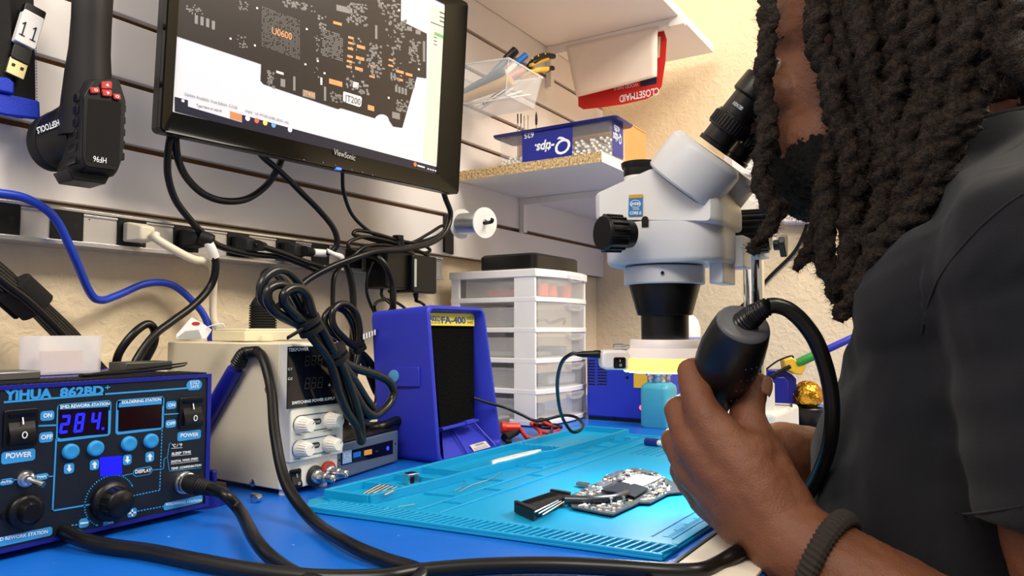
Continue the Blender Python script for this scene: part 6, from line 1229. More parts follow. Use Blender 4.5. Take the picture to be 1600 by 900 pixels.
# zoom knob, left
kz = V((MX-.050, yc_+.036, mzf(366))); ka = (at(945, 366, .65)-at(975, 364, .70)).normalized()
ka = V((-.8, .5, -.02)).normalized(); kz = at(985, 366, .70)
m = MB(); prof_k = [(0, .013), (.010, .0145), (.011, .0165), (.030, .0168), (.032, .0155), (.0325, 0)]; m.lathe(kz, ka, prof_k, 36)
for k in range(16):
    a_ = k*2*math.pi/16; b1 = ka.orthogonal().normalized(); b2 = ka.cross(b1); dv = b1*math.cos(a_)+b2*math.sin(a_)
    m.tube([kz+ka*.012+dv*.0166, kz+ka*.029+dv*.0168], .0016, n=1, seg=6)
ob('zoom_knob', m, M_blk, t, smooth=40)
m = MB(); g = mx; c_ = X_(1008, 333)
ms_ = Fr(mx.pt(0, 0, .0182), mx.u, mx.v)
# slot and sticker on the head shell's near flank
fk = Fr((MX-.0488, 0, 0), (0, -1, 0), (0, 0, 1)); c_ = fk.hit(1008, 345); m.flat(fk, [(c_[0]-.0035, c_[1]-.006), (c_[0]+.0035, c_[1]-.006)]+[(c_[0]+.0035*math.cos(a), c_[1]+.001+.0035*math.sin(a)) for a in [math.pi*k/8 for k in range(9)]], .0004)
ob('lock_slot', m, M_blk, t, smooth=0)
q = [fk.hit(*p) for p in ((983, 305), (1004, 304), (1004, 337), (982, 338))]
m = MB(); m.prism(fk, q, .0002, .0006); st_ = ob('processor_sticker', m, mat('sticker_blue', '#2676b8', .35), t); st_['label'] = 'small blue sticker'
m = MB(); fs = Fr(fk.pt(0, 0, .0006), fk.u, fk.v); ftext(m, fs, 'intel', (986, 321), (1000, 320), 6, c=.0003, off=.02); ftext(m, fs, 'inside', (989, 328), (999, 328), 3.5, c=.0003); ftext(m, fs, 'CORE i3', (984, 335), (1002, 335), 4.5, c=.0003, off=.03)
e_ = [fs.hit(993+8.5*math.cos(k*.3142), 318.5+6*math.sin(k*.3142)) for k in range(20)]; e2 = [fs.hit(993+7.6*math.cos(k*.3142), 318.5+5.2*math.sin(k*.3142)) for k in range(20)]; m.ring2(fs, e_, e2, .0003)
o = ob('sticker_lettering', m, M_ink, t, smooth=0); o.parent = st_
m = MB(); m.prism(fs, [fs.hit(*p) for p in ((983, 304.5), (1004, 303.5), (1004, 309), (983, 310))], 0, .0003); o = ob('sticker_band', m, mat('gold_print', '#c8963a', .4), t); o.parent = st_
# trinocular port
pc = at(1000, 274, .765)
m = MB(); m.lathe(pc-up3*.012, up3, [(0, .0165), (.010, .0165)], 32); ob('port_collar', m, M_ms2, t, smooth=30)
m = MB(); m.lathe(pc-up3*.002, up3, [(0, .0165), (.001, .0168), (.008, .0168), (.009, .0185), (.0125, .0195), (.0145, .0195), (.0148, .018)], 36); ob('port_cap', m, M_blk, t, smooth=30)
# two eyepiece drums and eyepieces
ed = V((0, -.88, 1.0)).normalized()
for sgn in (-1, 1):
    Xe = MX+sgn*.031-.002
    fe = Fr((Xe, 0, 0), (0, -1, 0), (0, 0, 1))
    if sgn < 0: cA = onx(1065, 270, Xe); cB = onx(1108, 236, Xe)
    else: cA = V((Xe, cA.y, cA.z)); cB = V((Xe, cB.y, cB.z))
    ax_ = ed; top_c = cB
    m = MB(); m.lathe(top_c-ax_*.042, ax_, [(0, .037), (.002, .0385), (.036, .0385), (.0385, .0375), (.042, .034), (.0422, 0)], 44); ob('eyepiece_drum', m, M_ms, t, smooth=30)
    m = MB(); m.lathe(top_c-ax_*.0435, ax_, [(0, .030), (.002, .0365)], 40); ob('drum_seam', m, M_blk, t)
    e0 = top_c+V((0, -.006, -.004)) if False else top_c+ax_*.0005+ V((0, -.004, .0035))*1.0
    m = MB(); m.lathe(e0, ax_, [(0, .0165), (.004, .0168), (.005, .0155), (.016, .0155), (.0165, .0185), (.018, .0188), (.030, .0188), (.0315, .0175), (.033, .0175), (.0335, .0162), (.052, .0158), (.0525, .0175), (.054, .0192), (.0715, .0186), (.073, .0178), (.073, .015), (.068, .013)], 40)
    for k in range(36):
        a_ = k*2*math.pi/36; b1 = ax_.orthogonal().normalized(); b2 = ax_.cross(b1); dv = b1*math.cos(a_)+b2*math.sin(a_); m.tube([e0+ax_*.0185+dv*.0187, e0+ax_*.0295+dv*.0187], .0009, n=1, seg=5)
    o = ob('eyepiece', m, M_blk, t, smooth=30)
    if sgn < 0:
        s_n = (V((-1, 0, 0))); b_r = ax_; b_u = s_n.cross(b_r)
        m = MB(); n_dir = V((-1, -.2, -.2)).normalized(); n_dir = (n_dir-ax_*n_dir.dot(ax_)).normalized(); tu = n_dir.cross(ax_) if False else ax_.cross(n_dir)
        g = Fr(e0+ax_*.0405+n_dir*.0163, -tu if False else tu, ax_); m.text(g, '10X/20', -.0085, -.001, .010, .0032, .0002, .01); 
        o2 = ob('eyepiece_lettering', m, M_ink, t, smooth=0); o2.parent = o
# focus knob behind the head, post, base
fk0 = at(1134, 364, .80); fa = V((.12, -1, 0)).normalized()
m = MB(); m.lathe(fk0, fa, [(0, .020), (.002, .0235), (.008, .0238), (.010, .0225), (.044, .0222), (.046, .0205), (.0465, 0)], 40)
for k in range(22):
    a_ = k*2*math.pi/22; b1 = fa.orthogonal().normalized(); b2 = fa.cross(b1); dv = b1*math.cos(a_)+b2*math.sin(a_); m.tube([fk0+fa*.010+dv*.0224, fk0+fa*.044+dv*.0221], .0016, n=1, seg=6)
ob('focus_knob', m, M_blk, t, smooth=40)
PX, PY = 1.021, .256
m = MB(); m.lathe((PX, PY, .80), up3, [(0, .0138), (.262, .0138), (.264, .013)], 32); ob('post', m, mat('polished_chrome', '#e4e4e2', .08, metal=1), t, smooth=30)['label'] = 'polished chrome post'
zc_ = at(1180, 395, 1.0).z
m = MB(); m.lathe((PX, PY, zc_-.008), up3, [(0, .020), (.001, .021), (.060, .021), (.061, .020)], 32); m.box((MX+.05, MY-.045, zc_+.012), (PX-.005, MY+.012, zc_+.05)); ob('support_arm', m, M_ms, t, bevel=.002)
m = MB(); a = V((PX, PY, at(1200, 383, 1.0).z)); d_ = V((.05, -1, 0)).normalized(); m.cyl(a, a+d_*.042, .0035, seg=14); ob('clamp_screw', m, M_steel, t)
m = MB(); c0 = at(1209, 383, .965); m.lathe(c0, d_, [(0, .007), (.008, .007)], 16)
g = Fr(c0+d_*.008, d_.cross(up3), up3); m.prism(g, [(.0165*(1 if k % 4 < 2 else .72)*math.cos(k*math.pi/6), .0165*(1 if k % 4 < 2 else .72)*math.sin(k*math.pi/6)) for k in range(12)], 0, -.008 if g.n.dot(d_) < 0 else .008); ob('clamp_knob', m, M_blk, t, bevel=.0012)
m = MB(); m.lathe((PX, PY, .805), up3, [(0, .024), (.042, .024), (.044, .0225)], 32); ob('post_socket', m, M_ms2, t, smooth=30)
m = MB(); m.box((.985, .222, TZ+.006), (1.13, .335, .812)); ob('base_block', m, M_ms2, t, bevel=.006, bseg=3)
m = MB(); m.box((.955, .17, TZ+.0004), (1.34, .36, TZ+.0065)); ob('base_plate', m, M_ms2, t, bevel=.002)
# thin tweezers on the base block
a, b = onz(1186, 632, .8135), onz(1236, 635, .8135); t2 = thing('steel_tweezers', (a+b)/2, 'thin steel tweezers lying on the white microscope base block', 'tweezers')
m = MB()
for s_ in (-1, 1): m.tube([a, a.lerp(b, .5)+V((0, .002*s_, .001)), b+V((0, .001*s_, .001))], .0011, n=4, seg=6)
m.cyl(b-V((0, 0, .001)), b+V((0, 0, .004)), .0022, seg=8); ob('tweezer_arms', m, M_dsteel, t2)
# ---------------------------------------------------------------- ring light
t = thing('ring_light', Z0(582), 'white ring light glowing yellow around the bottom of the microscope', 'ring light')
M_rl = mat('white_lamp_plastic', '#efe6e2', .4)
zr = lambda y: mzf(y)
def ringlathe(m, pr): m.lathe(V((MX, MY, 0)), up3, pr, 48, cap=False)
m = MB(); ringlathe(m, [(zr(531), .0265), (zr(530), .034), (zr(532), .0352), (zr(543), .0358), (zr(547), .0385), (zr(556), .0425), (zr(558), .0435), (zr(558.5), .028), (zr(531), .0265)]); ob('housing', m, M_rl, t, smooth=40)
m = MB(); ringlathe(m, [(zr(558), .0432), (zr(560), .0438), (zr(578), .0425), (zr(579), .042), (zr(579), .041), (zr(560), .042), (zr(558), .0432)]); ob('diffuser_rim', m, mat('lit_yellow_plastic', '#ffdf6a', .4, emit=.8, var=0), t, smooth=40)['label'] = 'glowing yellow translucent rim'
m = MB(); ringlathe(m, [(zr(578), .0415), (zr(580), .0405), (zr(581), .030), (zr(579), .029)]); ob('lamp_face', m, mat('lit_lamp_white', '#f4fbff', .4, emit=45, var=0), t, smooth=40)['label'] = 'bright white lamp face'
hc = -hh; sw = Fr(V((MX, MY, 0))-RT*.052-hh*.006, RT, (0, 0, 1))
m = MB(); q = rrect(.027, zr(546)-zr(576), .005, 5, -.001, (zr(546)+zr(576))/2); m.prism(sw, q, -.018, .016); ob('switch_box', m, M_rl, t, bevel=.003, bseg=3)
sw2 = Fr(sw.pt(0, 0, .016), sw.u, sw.v); cs = ((zr(557)+zr(573))/2)
rocker(t, sw2, (-.0035, cs-.0055, .0085, cs+.0055), 1, 0)
for sg in (-1, 1):
    a = V((MX, MY, zr(541)))+RT*(.034*sg); m = MB(); m.lathe(a, RT*sg, [(0, .0016), (.008, .0016), (.0085, .003), (.018, .003), (.0185, .002)], 16); ob('thumb_screw', m, M_steel, t, smooth=30)
j = sw.pt(-.014, zr(553), -.002); m = MB(); m.lathe(j, -RT, [(0, .004), (.006, .0042), (.007, .0036), (.018, .0032), (.024, .002)], 16); ob('cord_plug', m, M_blk, t, smooth=40)
m = MB(); m.tube([j-RT*.022, at(893, 553, .79), at(878, 566, .82), at(871, 595, .87), at(873, 630, .93), at(880, 655, .98), at(893, 674, 1.0), at(905, 673, 1.0), at(911, 664, 1.03), at(900, 652, 1.06), at(880, 649, 1.07), at(855, 655, 1.06), at(835, 657, 1.06), at(815, 648, 1.06), at(790, 637, 1.06), at(765, 630, 1.05), at(740, 622, 1.04)], .0022, n=10, seg=10); ob('cord', m, M_cord, t, smooth=60)
# ---------------------------------------------------------------- iron stand with brass wool, far right
t = thing('iron_stand', (1.25, .27, TZ), 'blue soldering iron stand with yellow holder behind the microscope base, by the person', 'soldering iron stand')
g = Fr((1.25, .262, 0), RT, (0, 0, 1)); sp = lambda x, y: g.hit(x, y)
m = MB(); m.prism(g, [sp(1197, 640), sp(1245, 640), sp(1245, 592), sp(1238, 585), sp(1226, 578), sp(1200, 578), sp(1196, 585)], -.03, .0); m.prism(g, [sp(1199, 640), sp(1228, 640), sp(1228, 596), sp(1222, 588), sp(1206, 588), sp(1199, 600)], 0, .012); m.box((1.23, .20, TZ+.007), (1.33, .33, TZ+.012)); ob('stand_body', m, M_case, t, bevel=.002)
m = MB(); c_ = sp(1232, 572); q = [sp(1222, 562), sp(1235, 558), sp(1258, 572), sp(1250, 586), sp(1240, 584), sp(1224, 576)]; m.prism(g, q, -.012, .008); ob('iron_holder_cup', m, mat('bright_yellow_plastic', '#e3b83a'), t, bevel=.002)['label'] = 'yellow holder'
m = MB(); m.tube([g.pt(*sp(1197, 577), 0), g.pt(*sp(1215, 564), .0), g.pt(*sp(1236, 556), .0), g.pt(*sp(1240, 560), 0)], .0014, n=5); m.tube([g.pt(*sp(1200, 588), .013), g.pt(*sp(1218, 578), .013), g.pt(*sp(1230, 572), .013)], .0035, n=4); ob('spring_wire', m, M_blk, t, smooth=50)
m = MB(); q = [sp(1262, 564), sp(1268, 572), sp(1250, 592), sp(1246, 586)]; m.prism(g, q, -.01, .002); ob('clear_guard', m, M_clr, t)
t2 = thing('brass_wool', (1.27, .235, .79), 'ball of golden brass wool in a dark dish beside the blue iron stand', 'brass wool')
bc_ = at(1262, 618, 1.19)
m = MB(); m.ball(bc_, (.0225, .0225, .023), seg=28, rg=18)
for v in m.bm.verts: v.co += (v.co-bc_).normalized()*.0022*noise.noise(v.co*160)
ob('wool_ball', m, mat('golden_brass', '#d9a53a', .22, metal=1, bump=.6, bscale=220, bdist=.003), t2, smooth=60)
rr = random.Random(9)
m = MB()
for k in range(22):
    a_ = rr.uniform(0, 6.28); b_ = rr.uniform(-.3, 1.3); pts = []
    for i in range(7): th_ = a_+i*rr.uniform(.12, .3); ph_ = b_+.25*math.sin(i*.9+k); pts.append(bc_+V((math.cos(th_)*math.cos(ph_), math.sin(th_)*math.cos(ph_), math.sin(ph_)))*.0236)
    m.tube(pts, .0007, n=3, seg=5)
ob('brass_strands', m, mat('golden_brass', '#d9a53a'), t2, smooth=60)
m = MB(); m.lathe(bc_-V((0, 0, .05)), up3, [(0, .018), (.012, .020), (.024, .024), (.029, .025), (.031, .0235), (.026, .02)], 30); ob('dish', m, M_blk, t2, smooth=40)
i0 = g.pt(*sp(1232, 574), 0); i1 = g.pt(*sp(1322, 528), .02); d_ = (i1-i0).normalized()
t2 = thing('soldering_iron', i0, 'soldering iron with green and blue handle lying in the yellow holder by the person', 'soldering iron')
L_ = (g.pt(*sp(1272, 551), .01)-i0).length
m = MB(); m.lathe(i0+d_*.012, d_, [(0, .005), (.002, .0072), (L_-.014, .0072), (L_-.012, .006)], 20); ob('grip', m, mat('green_rubber', '#2f8a3c', .45), t2, smooth=40)['label'] = 'green grip'
m = MB(); m.lathe(i0+d_*L_, d_, [(0, .0058), (.002, .006), (.09, .0056), (.092, .004)], 20); ob('handle', m, mat('royal_blue_plastic', '#2a34b4'), t2, smooth=40)['label'] = 'blue handle'
m = MB(); m.lathe(i0-d_*.03, d_, [(0, .0008), (.012, .002), (.045, .0028)], 12); ob('tip', m, M_steel, t2)
# ---------------------------------------------------------------- far wall: switch box, loose cord
wf = Fr((CX, 0, 0), (0, -1, 0), (0, 0, 1)); wq = lambda x, y: wf.hit(x, y)
t = thing('loose_cord', onx(1205, 440, CX-.02), 'thin black cord slanting down the far wall behind the microscope post', 'cord')
m = MB(); m.tube([onx(1262, 345, CX-.02), onx(1256, 365, CX-.012), onx(1240, 395, CX-.008), onx(1205, 430, CX-.008), onx(1170, 468, CX-.008), onx(1130, 505, CX-.008), onx(1098, 538, CX-.01), onx(1075, 560, CX-.02)], .0042, n=8); ob('cable', m, M_cord, t, smooth=60)
t = thing('wall_box', onx(1245, 340, CX-.05), 'white plastic wall box half hidden behind the beard and hanging locs', 'wall box')
q = [wq(*p) for p in ((1140, 190), (1300, 205), (1300, 352), (1228, 352), (1205, 336), (1140, 330))]
m = MB(); m.prism(wf, q, .001, .05); ob('cabinet', m, M_shelf, t, bevel=.004)
m = MB(); m.prism(wf, [wq(*p) for p in ((1152, 235), (1190, 240), (1188, 282), (1154, 276))], .05, .062); ob('panel', m, M_white, t, bevel=.003)
m = MB(); m.prism(wf, [wq(*p) for p in ((1250, 326), (1280, 326), (1280, 331), (1250, 331))], .05, .056); ob('blue_strip', m, mat('sky_blue_strip', '#5aa6dc', .4), t)['label'] = 'sky blue strip'
# ================================================================ hot air handpiece and its hose
HT_ = at(1163, 503, .545); HN = at(1072, 716, .655); hax = (HN-HT_).normalized()
HH = HT_+hax*.0
t = thing('hot_air_handpiece', HT_, 'black hot air handpiece gripped in the left hand above the circuit board', 'hot air tool')
M_hand = mat('soft_black_plastic', '#0d0e11', .36, bump=.1, bscale=900, bdist=.0002)
m = MB(); m.lathe(HH, hax, [(.002, .0195), (.004, .0205), (.014, .0225), (.030, .0245), (.045, .0245), (.060, .0225), (.075, .0190), (.088, .0160), (.110, .0150), (.128, .0150), (.130, .012)], 48); ob('body', m, M_hand, t, smooth=50)
m = MB(); m.lathe(HH, hax, [(-.0008, 0), (-.0008, .007), (-.0002, .0165), (.0012, .0192), (.003, .0200), (.0035, .0192)], 48, cap=False); ob('end_cap', m, mat('grey_black_cap', '#4a4b4f', .45), t, smooth=40)['label'] = 'dark grey end cap'
m = MB(); m.lathe(HH+hax*.128, hax, [(0, .0125), (.004, .0125), (.006, .0095), (.045, .0095), (.047, .0105), (.050, .0105), (.052, .005), (.066, .0045)], 24); ob('nozzle', m, M_steel, t, smooth=40)
side = (-hh-hax*(-hh).dot(hax)).normalized(); acr = hax.cross(side)
m = MB()
for j in range(4):
    for i in range(4):
        a_ = .25+.2*i; dv = (side*math.cos(a_)-acr*math.sin(a_)*(1 if acr.dot(RT) < 0 else -1)).normalized(); p = HH+hax*(.026+.012*j)
        m.ball(p+dv*(.0243-.0004*abs(j-1)), .0006, seg=6, rg=4)
ob('grip_dots', m, mat('grey_dots', '#55575c', .4), t)
m = MB(); p0 = HH; q1 = at(1184, 488, .535); q2 = at(1200, 478, .53)
prof_ = []
m.tube([p0+hax*.002, p0.lerp(q1, .6), q1, q2], lambda s_: .0092-.0030*s_+.0006*math.sin(s_*70), n=30, seg=14); ob('cord_boot', m, M_cord, t, smooth=60)
hs_ = HOSE_P
m = MB(); fl = lambda px, py: onz(px, py, TZ+.0066)
pts = [hs_, at(58, 806, .60), at(85, 822, .585), at(125, 842, .565), at(170, 853, .555)]+[fl(*p) for p in ((235, 862), (310, 877), (400, 893), (500, 903), (600, 902), (660, 893), (760, 885), (860, 883), (960, 887), (1050, 893), (1095, 892))]+[at(1122, 882, .515), at(1155, 862, .53), at(1195, 835, .575), at(1240, 800, .60), at(1266, 765, .585), at(1284, 730, .565), at(1296, 690, .55), at(1300, 640, .54), at(1294, 590, .535), at(1278, 540, .53), at(1258, 508, .53), at(1235, 486, .53), at(1215, 478, .53), q2]
m.tube(pts, .0058, n=12, seg=14); ob('hose', m, M_cord, t, smooth=60)
# ================================================================ the person
def limb(m, pts, seg=20):
    """chain of (point, radius): balls joined by cones, to be fused by the remesh"""
    for (a, ra), (b, rb) in zip(pts, pts[1:]):
        a, b = V(a), V(b); L_ = (b-a).length
        if L_ < 1e-5: continue
        prof = [(-ra*math.cos(t_), ra*math.sin(t_)) for t_ in [math.pi/2*k/6 for k in range(7)]]+[(L_*k/4, ra+(rb-ra)*k/4) for k in range(1, 4)]+[(L_+rb*math.sin(t_), rb*math.cos(t_)) for t_ in [math.pi/2*k/6 for k in range(7)]]
        m.lathe(a, b-a, prof, seg)
def loft(m, secs, seg=36, pw=2.0):
    R_ = []
    for c, rx, ry in secs:
        R_.append([V((c[0]+rx*math.copysign(abs(math.cos(2*math.pi*i/seg))**(2/pw), math.cos(2*math.pi*i/seg)), c[1]+ry*math.copysign(abs(math.sin(2*math.pi*i/seg))**(2/pw), math.sin(2*math.pi*i/seg)), c[2])) for i in range(seg)])
    m.rings(R_)
def fuse(mb, voxel, iters, fac=.5):
    me = bpy.data.meshes.new('shape'); bmesh.ops.recalc_face_normals(mb.bm, faces=mb.bm.faces); mb.bm.to_mesh(me); mb.bm.free()
    o = bpy.data.objects.new('shape', me); C.objects.link(o)
    r = o.modifiers.new('fuse', 'REMESH'); r.mode = 'VOXEL'; r.voxel_size = voxel; r.use_smooth_shade = True
    if iters: s_ = o.modifiers.new('soft', 'SMOOTH'); s_.factor = fac; s_.iterations = iters
    out = bpy.data.meshes.new_from_object(o.evaluated_get(bpy.context.evaluated_depsgraph_get()))
    bpy.data.objects.remove(o); bpy.data.meshes.remove(me)
    b = bmesh.new(); b.from_mesh(out); bpy.data.meshes.remove(out); b.normal_update(); return b
M_skin = mat('brown_skin', '#6f4530', .5, var=.16, vscale=60, bump=.55, bscale=700, bdist=.0010, spec=.35)
M_skin_d = M_skin
PB = (.72, .0, .55)
person = thing('person', PB, 'person in a black t-shirt with long dark locs and beard, leaning to the eyepieces', 'person')
body = MB()
# trunk (under the shirt) and neck
loft(body, [((.72, -.01, .50), .13, .10), ((.72, -.0, .62), .145, .105), ((.72, -.005, .78), .145, .105), ((.72, -.04, .93), .155, .105), ((.72, -.06, 1.0), .15, .085), ((.72, -.05, 1.04), .09, .06)])
limb(body, [((.72, -.04, 1.0), .062), ((.72, .005, 1.075), .057), ((.72, .045, 1.13), .056)])
# head
body.ball((.72, .078, 1.205), (.073, .092, .085)); body.ball((.72, .108, 1.13), (.060, .058, .085)); body.ball((.72, .128, 1.068), (.040, .032, .026))
body.ball((.72, .153, 1.186), (.050, .014, .012)); limb(body, [((.72, .160, 1.166), .008), ((.72, .178, 1.132), .0105), ((.72, .184, 1.120), .012)])
for s_ in (-1, 1):
    body.ball((.72+s_*.012, .173, 1.117), (.009, .010, .008)); body.ball((.72+s_*.036, .140, 1.130), (.024, .022, .022)); body.ball((.72+s_*.045, .105, 1.085), (.018, .035, .03))
    body.ball((.72+s_*.032, .141, 1.158), (.0135, .010, .011))
    body.ball((.72+s_*.0735, .062, 1.158), (.007, .017, .031)); body.ball((.72+s_*.079, .056, 1.168), (.005, .013, .018)); body.ball((.72+s_*.075, .066, 1.132), (.006, .009, .011))
body.ball((.72, .158, 1.092), (.024, .012, .008)); body.ball((.72, .156, 1.080), (.022, .012, .009))
# left arm (nearest the viewer)
SHL = (.560, -.035, .965); ELB = (.512, -.078, .675); WR = at(1232, 842, .520)
limb(body, [(SHL, .055), ((.553, -.042, .89), .050), ((.540, -.052, .80), .046), ((.524, -.070, .72), .043), (ELB, .042)])
fa = V(ELB); wv = V(WR)
limb(body, [(fa, .042), (fa.lerp(wv, .3), .044), (fa.lerp(wv, .6), .039), (fa.lerp(wv, .85), .0325), (wv, .0300)])
Hd = lambda px, py, d: at(px, py, d)
# left hand: palm as a fan of rays, fingers curled round the handpiece, thumb behind it
K = {'index': Hd(1104, 655, .558), 'middle': Hd(1083, 696, .562), 'ring': Hd(1084, 738, .570), 'little': Hd(1100, 778, .580)}
for n_, r_ in (('index', .0155), ('middle', .0155), ('ring', .0148), ('little', .0135)): limb(body, [(wv, .0265), (wv.lerp(K[n_], .5), .0235), (K[n_], r_)])
limb(body, [(Hd(1170, 715, .548), .020), (Hd(1130, 700, .556), .019)]); limb(body, [(Hd(1190, 770, .535), .024), (Hd(1135, 755, .556), .020)])
limb(body, [(K['index'], .0150), (Hd(1090, 622, .568), .0128), (Hd(1080, 583, .584), .0118)]); limb(body, [(Hd(1080, 583, .584), .0116), (Hd(1088, 578, .606), .0108), (Hd(1108, 592, .624), .0098)]); limb(body, [(Hd(1108, 592, .624), .0098), (Hd(1136, 612, .634), .0090)])
limb(body, [(K['middle'], .0150), (Hd(1060, 642, .592), .0118)]); limb(body, [(Hd(1060, 642, .592), .0118), (Hd(1072, 634, .622), .0108)]); limb(body, [(Hd(1072, 634, .622), .0106), (Hd(1108, 650, .646), .0092)])
limb(body, [(K['ring'], .0145), (Hd(1054, 688, .603), .0114)]); limb(body, [(Hd(1054, 688, .603), .0114), (Hd(1066, 680, .632), .0104)]); limb(body, [(Hd(1066, 680, .632), .0102), (Hd(1100, 690, .652), .0090)])
limb(body, [(K['little'], .0130), (Hd(1064, 735, .612), .0102)]); limb(body, [(Hd(1064, 735, .612), .0102), (Hd(1074, 722, .636), .0094)]); limb(body, [(Hd(1074, 722, .636), .0092), (Hd(1100, 726, .650), .0082)])
limb(body, [(wv.lerp(Hd(1200, 740, .548), .35), .026), (Hd(1196, 735, .552), .0205), (Hd(1180, 690, .562), .0165)]); limb(body, [(Hd(1180, 690, .562), .0165), (Hd(1166, 645, .575), .0128)]); limb(body, [(Hd(1166, 645, .575), .0126), (Hd(1176, 618, .582), .0118), (Hd(1184, 601, .585), .0098)])
# right arm and hand, further back
SHR = (.895, -.02, .985); ELR = (.925, .055, .745); WRR = at(1222, 708, .675)
limb(body, [(SHR, .055), ((.915, .0, .88), .049), (ELR, .042)]); limb(body, [(ELR, .042), (V(ELR).lerp(V(WRR), .35), .041), (V(ELR).lerp(V(WRR), .75), .033), (WRR, .0285)])
w2 = V(WRR)
for (a, b, c, d), r_ in (((Hd(1150, 690, .660), Hd(1120, 672, .672), Hd(1112, 700, .682), Hd(1125, 722, .680)), .0105), ((Hd(1150, 706, .652), Hd(1118, 694, .662), Hd(1110, 722, .672), Hd(1124, 742, .670)), .0108), ((Hd(1152, 722, .644), Hd(1122, 716, .652), Hd(1114, 740, .662), Hd(1128, 758, .660)), .0104), ((Hd(1156, 738, .638), Hd(1130, 738, .644), Hd(1122, 758, .652), Hd(1134, 772, .652)), .0095)):
    limb(body, [(w2, .024), (w2.lerp(a, .5), .021), (a, r_*1.3)]); limb(body, [(a, r_*1.25), (b, r_)]); limb(body, [(b, r_), (c, r_*.92)]); limb(body, [(c, r_*.92), (d, r_*.82)])
limb(body, [(w2.lerp(Hd(1170, 690, .662), .5), .019), (Hd(1160, 676, .668), .014), (Hd(1138, 664, .680), .0115), (Hd(1118, 668, .690), .0095)])
bb = fuse(body, .0026, 5)
for v in bb.verts:                        # knuckle creases and tendons are small waves in the surface
    p = v.co; v.co += v.normal*(.0008*noise.noise(p*70)+.0005*noise.noise(p*190)+.0003*noise.noise(p*380))
o_body = ob('body', bb, M_skin, person, smooth=0)
for p in o_body.data.polygons: p.use_smooth = True
# nails
def nail(c, out, along, w_, l_):
    out = V(out).normalized(); along = V(along); along = (along-out*along.dot(out)).normalized(); sd = out.cross(along); m = MB(); rs = []
    for j in range(7):
        s_ = j/6*2-1; ww = w_*(1-.25*max(0, s_)**2-.15*max(0, -s_)**2); rs.append(m.verts([V(c)+along*l_*s_/2+sd*ww/2*u+out*(.0012-.0022*u*u-.0006*s_*s_) for u in (-1, -.6, -.2, .2, .6, 1)]))
    for a, b in zip(rs, rs[1:]):
        for i in range(5): m.face((a[i], a[i+1], b[i+1], b[i]))
    o = ob('thumbnail', m, mat('nail_pink_brown', '#a2745e', .3, var=.05), person, smooth=60); md = o.modifiers.new('thick', 'SOLIDIFY'); md.thickness = .0006; return o
tt = Hd(1184, 604, .585); nail(tt+(-hh*.86+RT*.45+V((0, 0, .12))).normalized()*.0100, -hh*.86+RT*.45+V((0, 0, .12)), Hd(1187, 596, .585)-Hd(1177, 625, .582), .0125, .0145)['label'] = 'pale thumbnail'
# eye
for s_ in (-1, 1):
    ec = V((.72+s_*.0375, .1455, 1.1570)); m = MB(); m.ball(ec, .0085); ob('eye', m, mat('eye_white', '#a08f82', .2), person, smooth=60)
    d_ = V((s_*.55, .80, -.22)).normalized(); m = MB(); m.lathe(ec+d_*.0066, d_, [(0, .0056), (.0012, .005), (.0022, 0)], 16); ob('iris', m, mat('dark_iris', '#140c08', .1), person, smooth=60)
    m = MB(); m.tube([ec+V((-s_*.010, .002, -.001)), ec+V((s_*.004, .0075, .0050)), ec+V((s_*.0095, .000, .001))], .0030, n=6); m.tube([ec+V((-s_*.010, .002, -.001)), ec+V((0, .0085, -.0055)), ec+V((s_*.010, .001, .001))], .0018, n=6); ob('eyelids', m, M_skin, person, smooth=60)
    m = MB(); m.tube([V((.72+s_*.012, .164, 1.176)), V((.72+s_*.032, .161, 1.183)), V((.72+s_*.055, .138, 1.177))], lambda q: .0032*(1-.5*q), n=6, ell=.5); ob('eyebrow', m, mat('black_hair', '#15100d', .6), person, smooth=60)
# ---------------------------------------------------------------- shirt
sh = MB()
loft(sh, [((.72, -.01, .50), .150, .118), ((.72, -.002, .62), .160, .124), ((.72, .000, .74), .160, .128), ((.72, -.004, .82), .160, .130), ((.72, -.030, .91), .172, .130), ((.72, -.050, .975), .180, .112), ((.72, -.052, 1.02), .155, .095), ((.72, -.045, 1.05), .105, .078), ((.72, -.022, 1.082), .068, .064)], pw=2.3)
limb(sh, [((.66, -.045, 1.0), .070), (SHL, .064), ((.555, -.042, .90), .062), ((.545, -.050, .845), .061)])
limb(sh, [(SHL, .060), ((.63, .015, .93), .070), ((.68, .02, .90), .075)]); limb(sh, [((.555, -.04, .92), .055), ((.63, -.005, .87), .07)])
limb(sh, [((.82, -.04, 1.005), .070), (SHR, .070), ((.912, .0, .90), .064), ((.922, .03, .84), .062)])
for c0, c1 in (((.555, -.042, .90), (.5405, -.053, .808)), ((.912, .0, .90), (.922, .03, .81))):
    sh.lathe(c0, V(c1)-V(c0), [(0, .062), ((V(c1)-V(c0)).length-.002, .0625), ((V(c1)-V(c0)).length, .0615)], 40)
sb_ = fuse(sh, .0032, 6)
arm_pit = V((.56, .02, .93))
for v in sb_.verts:
    p = v.co; q = p-arm_pit
    f1 = noise.noise(V((p.x*9+p.z*9, p.y*26-p.z*7, p.z*5)))            # long soft creases running down and forward
    f2 = noise.noise(V((p.z*34+p.y*10, p.x*8, p.y*8)))*(1 if p.x < .60 and p.y < .03 else .35)   # cross creases on the sleeve
    ang = math.atan2(q.y+.4*q.z, -q.z); rad = math.exp(-((q.length-.13)/.05)**2)
    f3 = math.sin(ang*11+q.length*16)*rad
    v.co += v.normal*(.0070*f1+.0062*f2+.0020*f3)
sb_.normal_update()
M_shirt = mat('charcoal_cotton', '#1a1b1f', .95, var=.14, vscale=60, bump=.45, bscale=1500, bdist=.0006, sheen=.06, spec=.2)
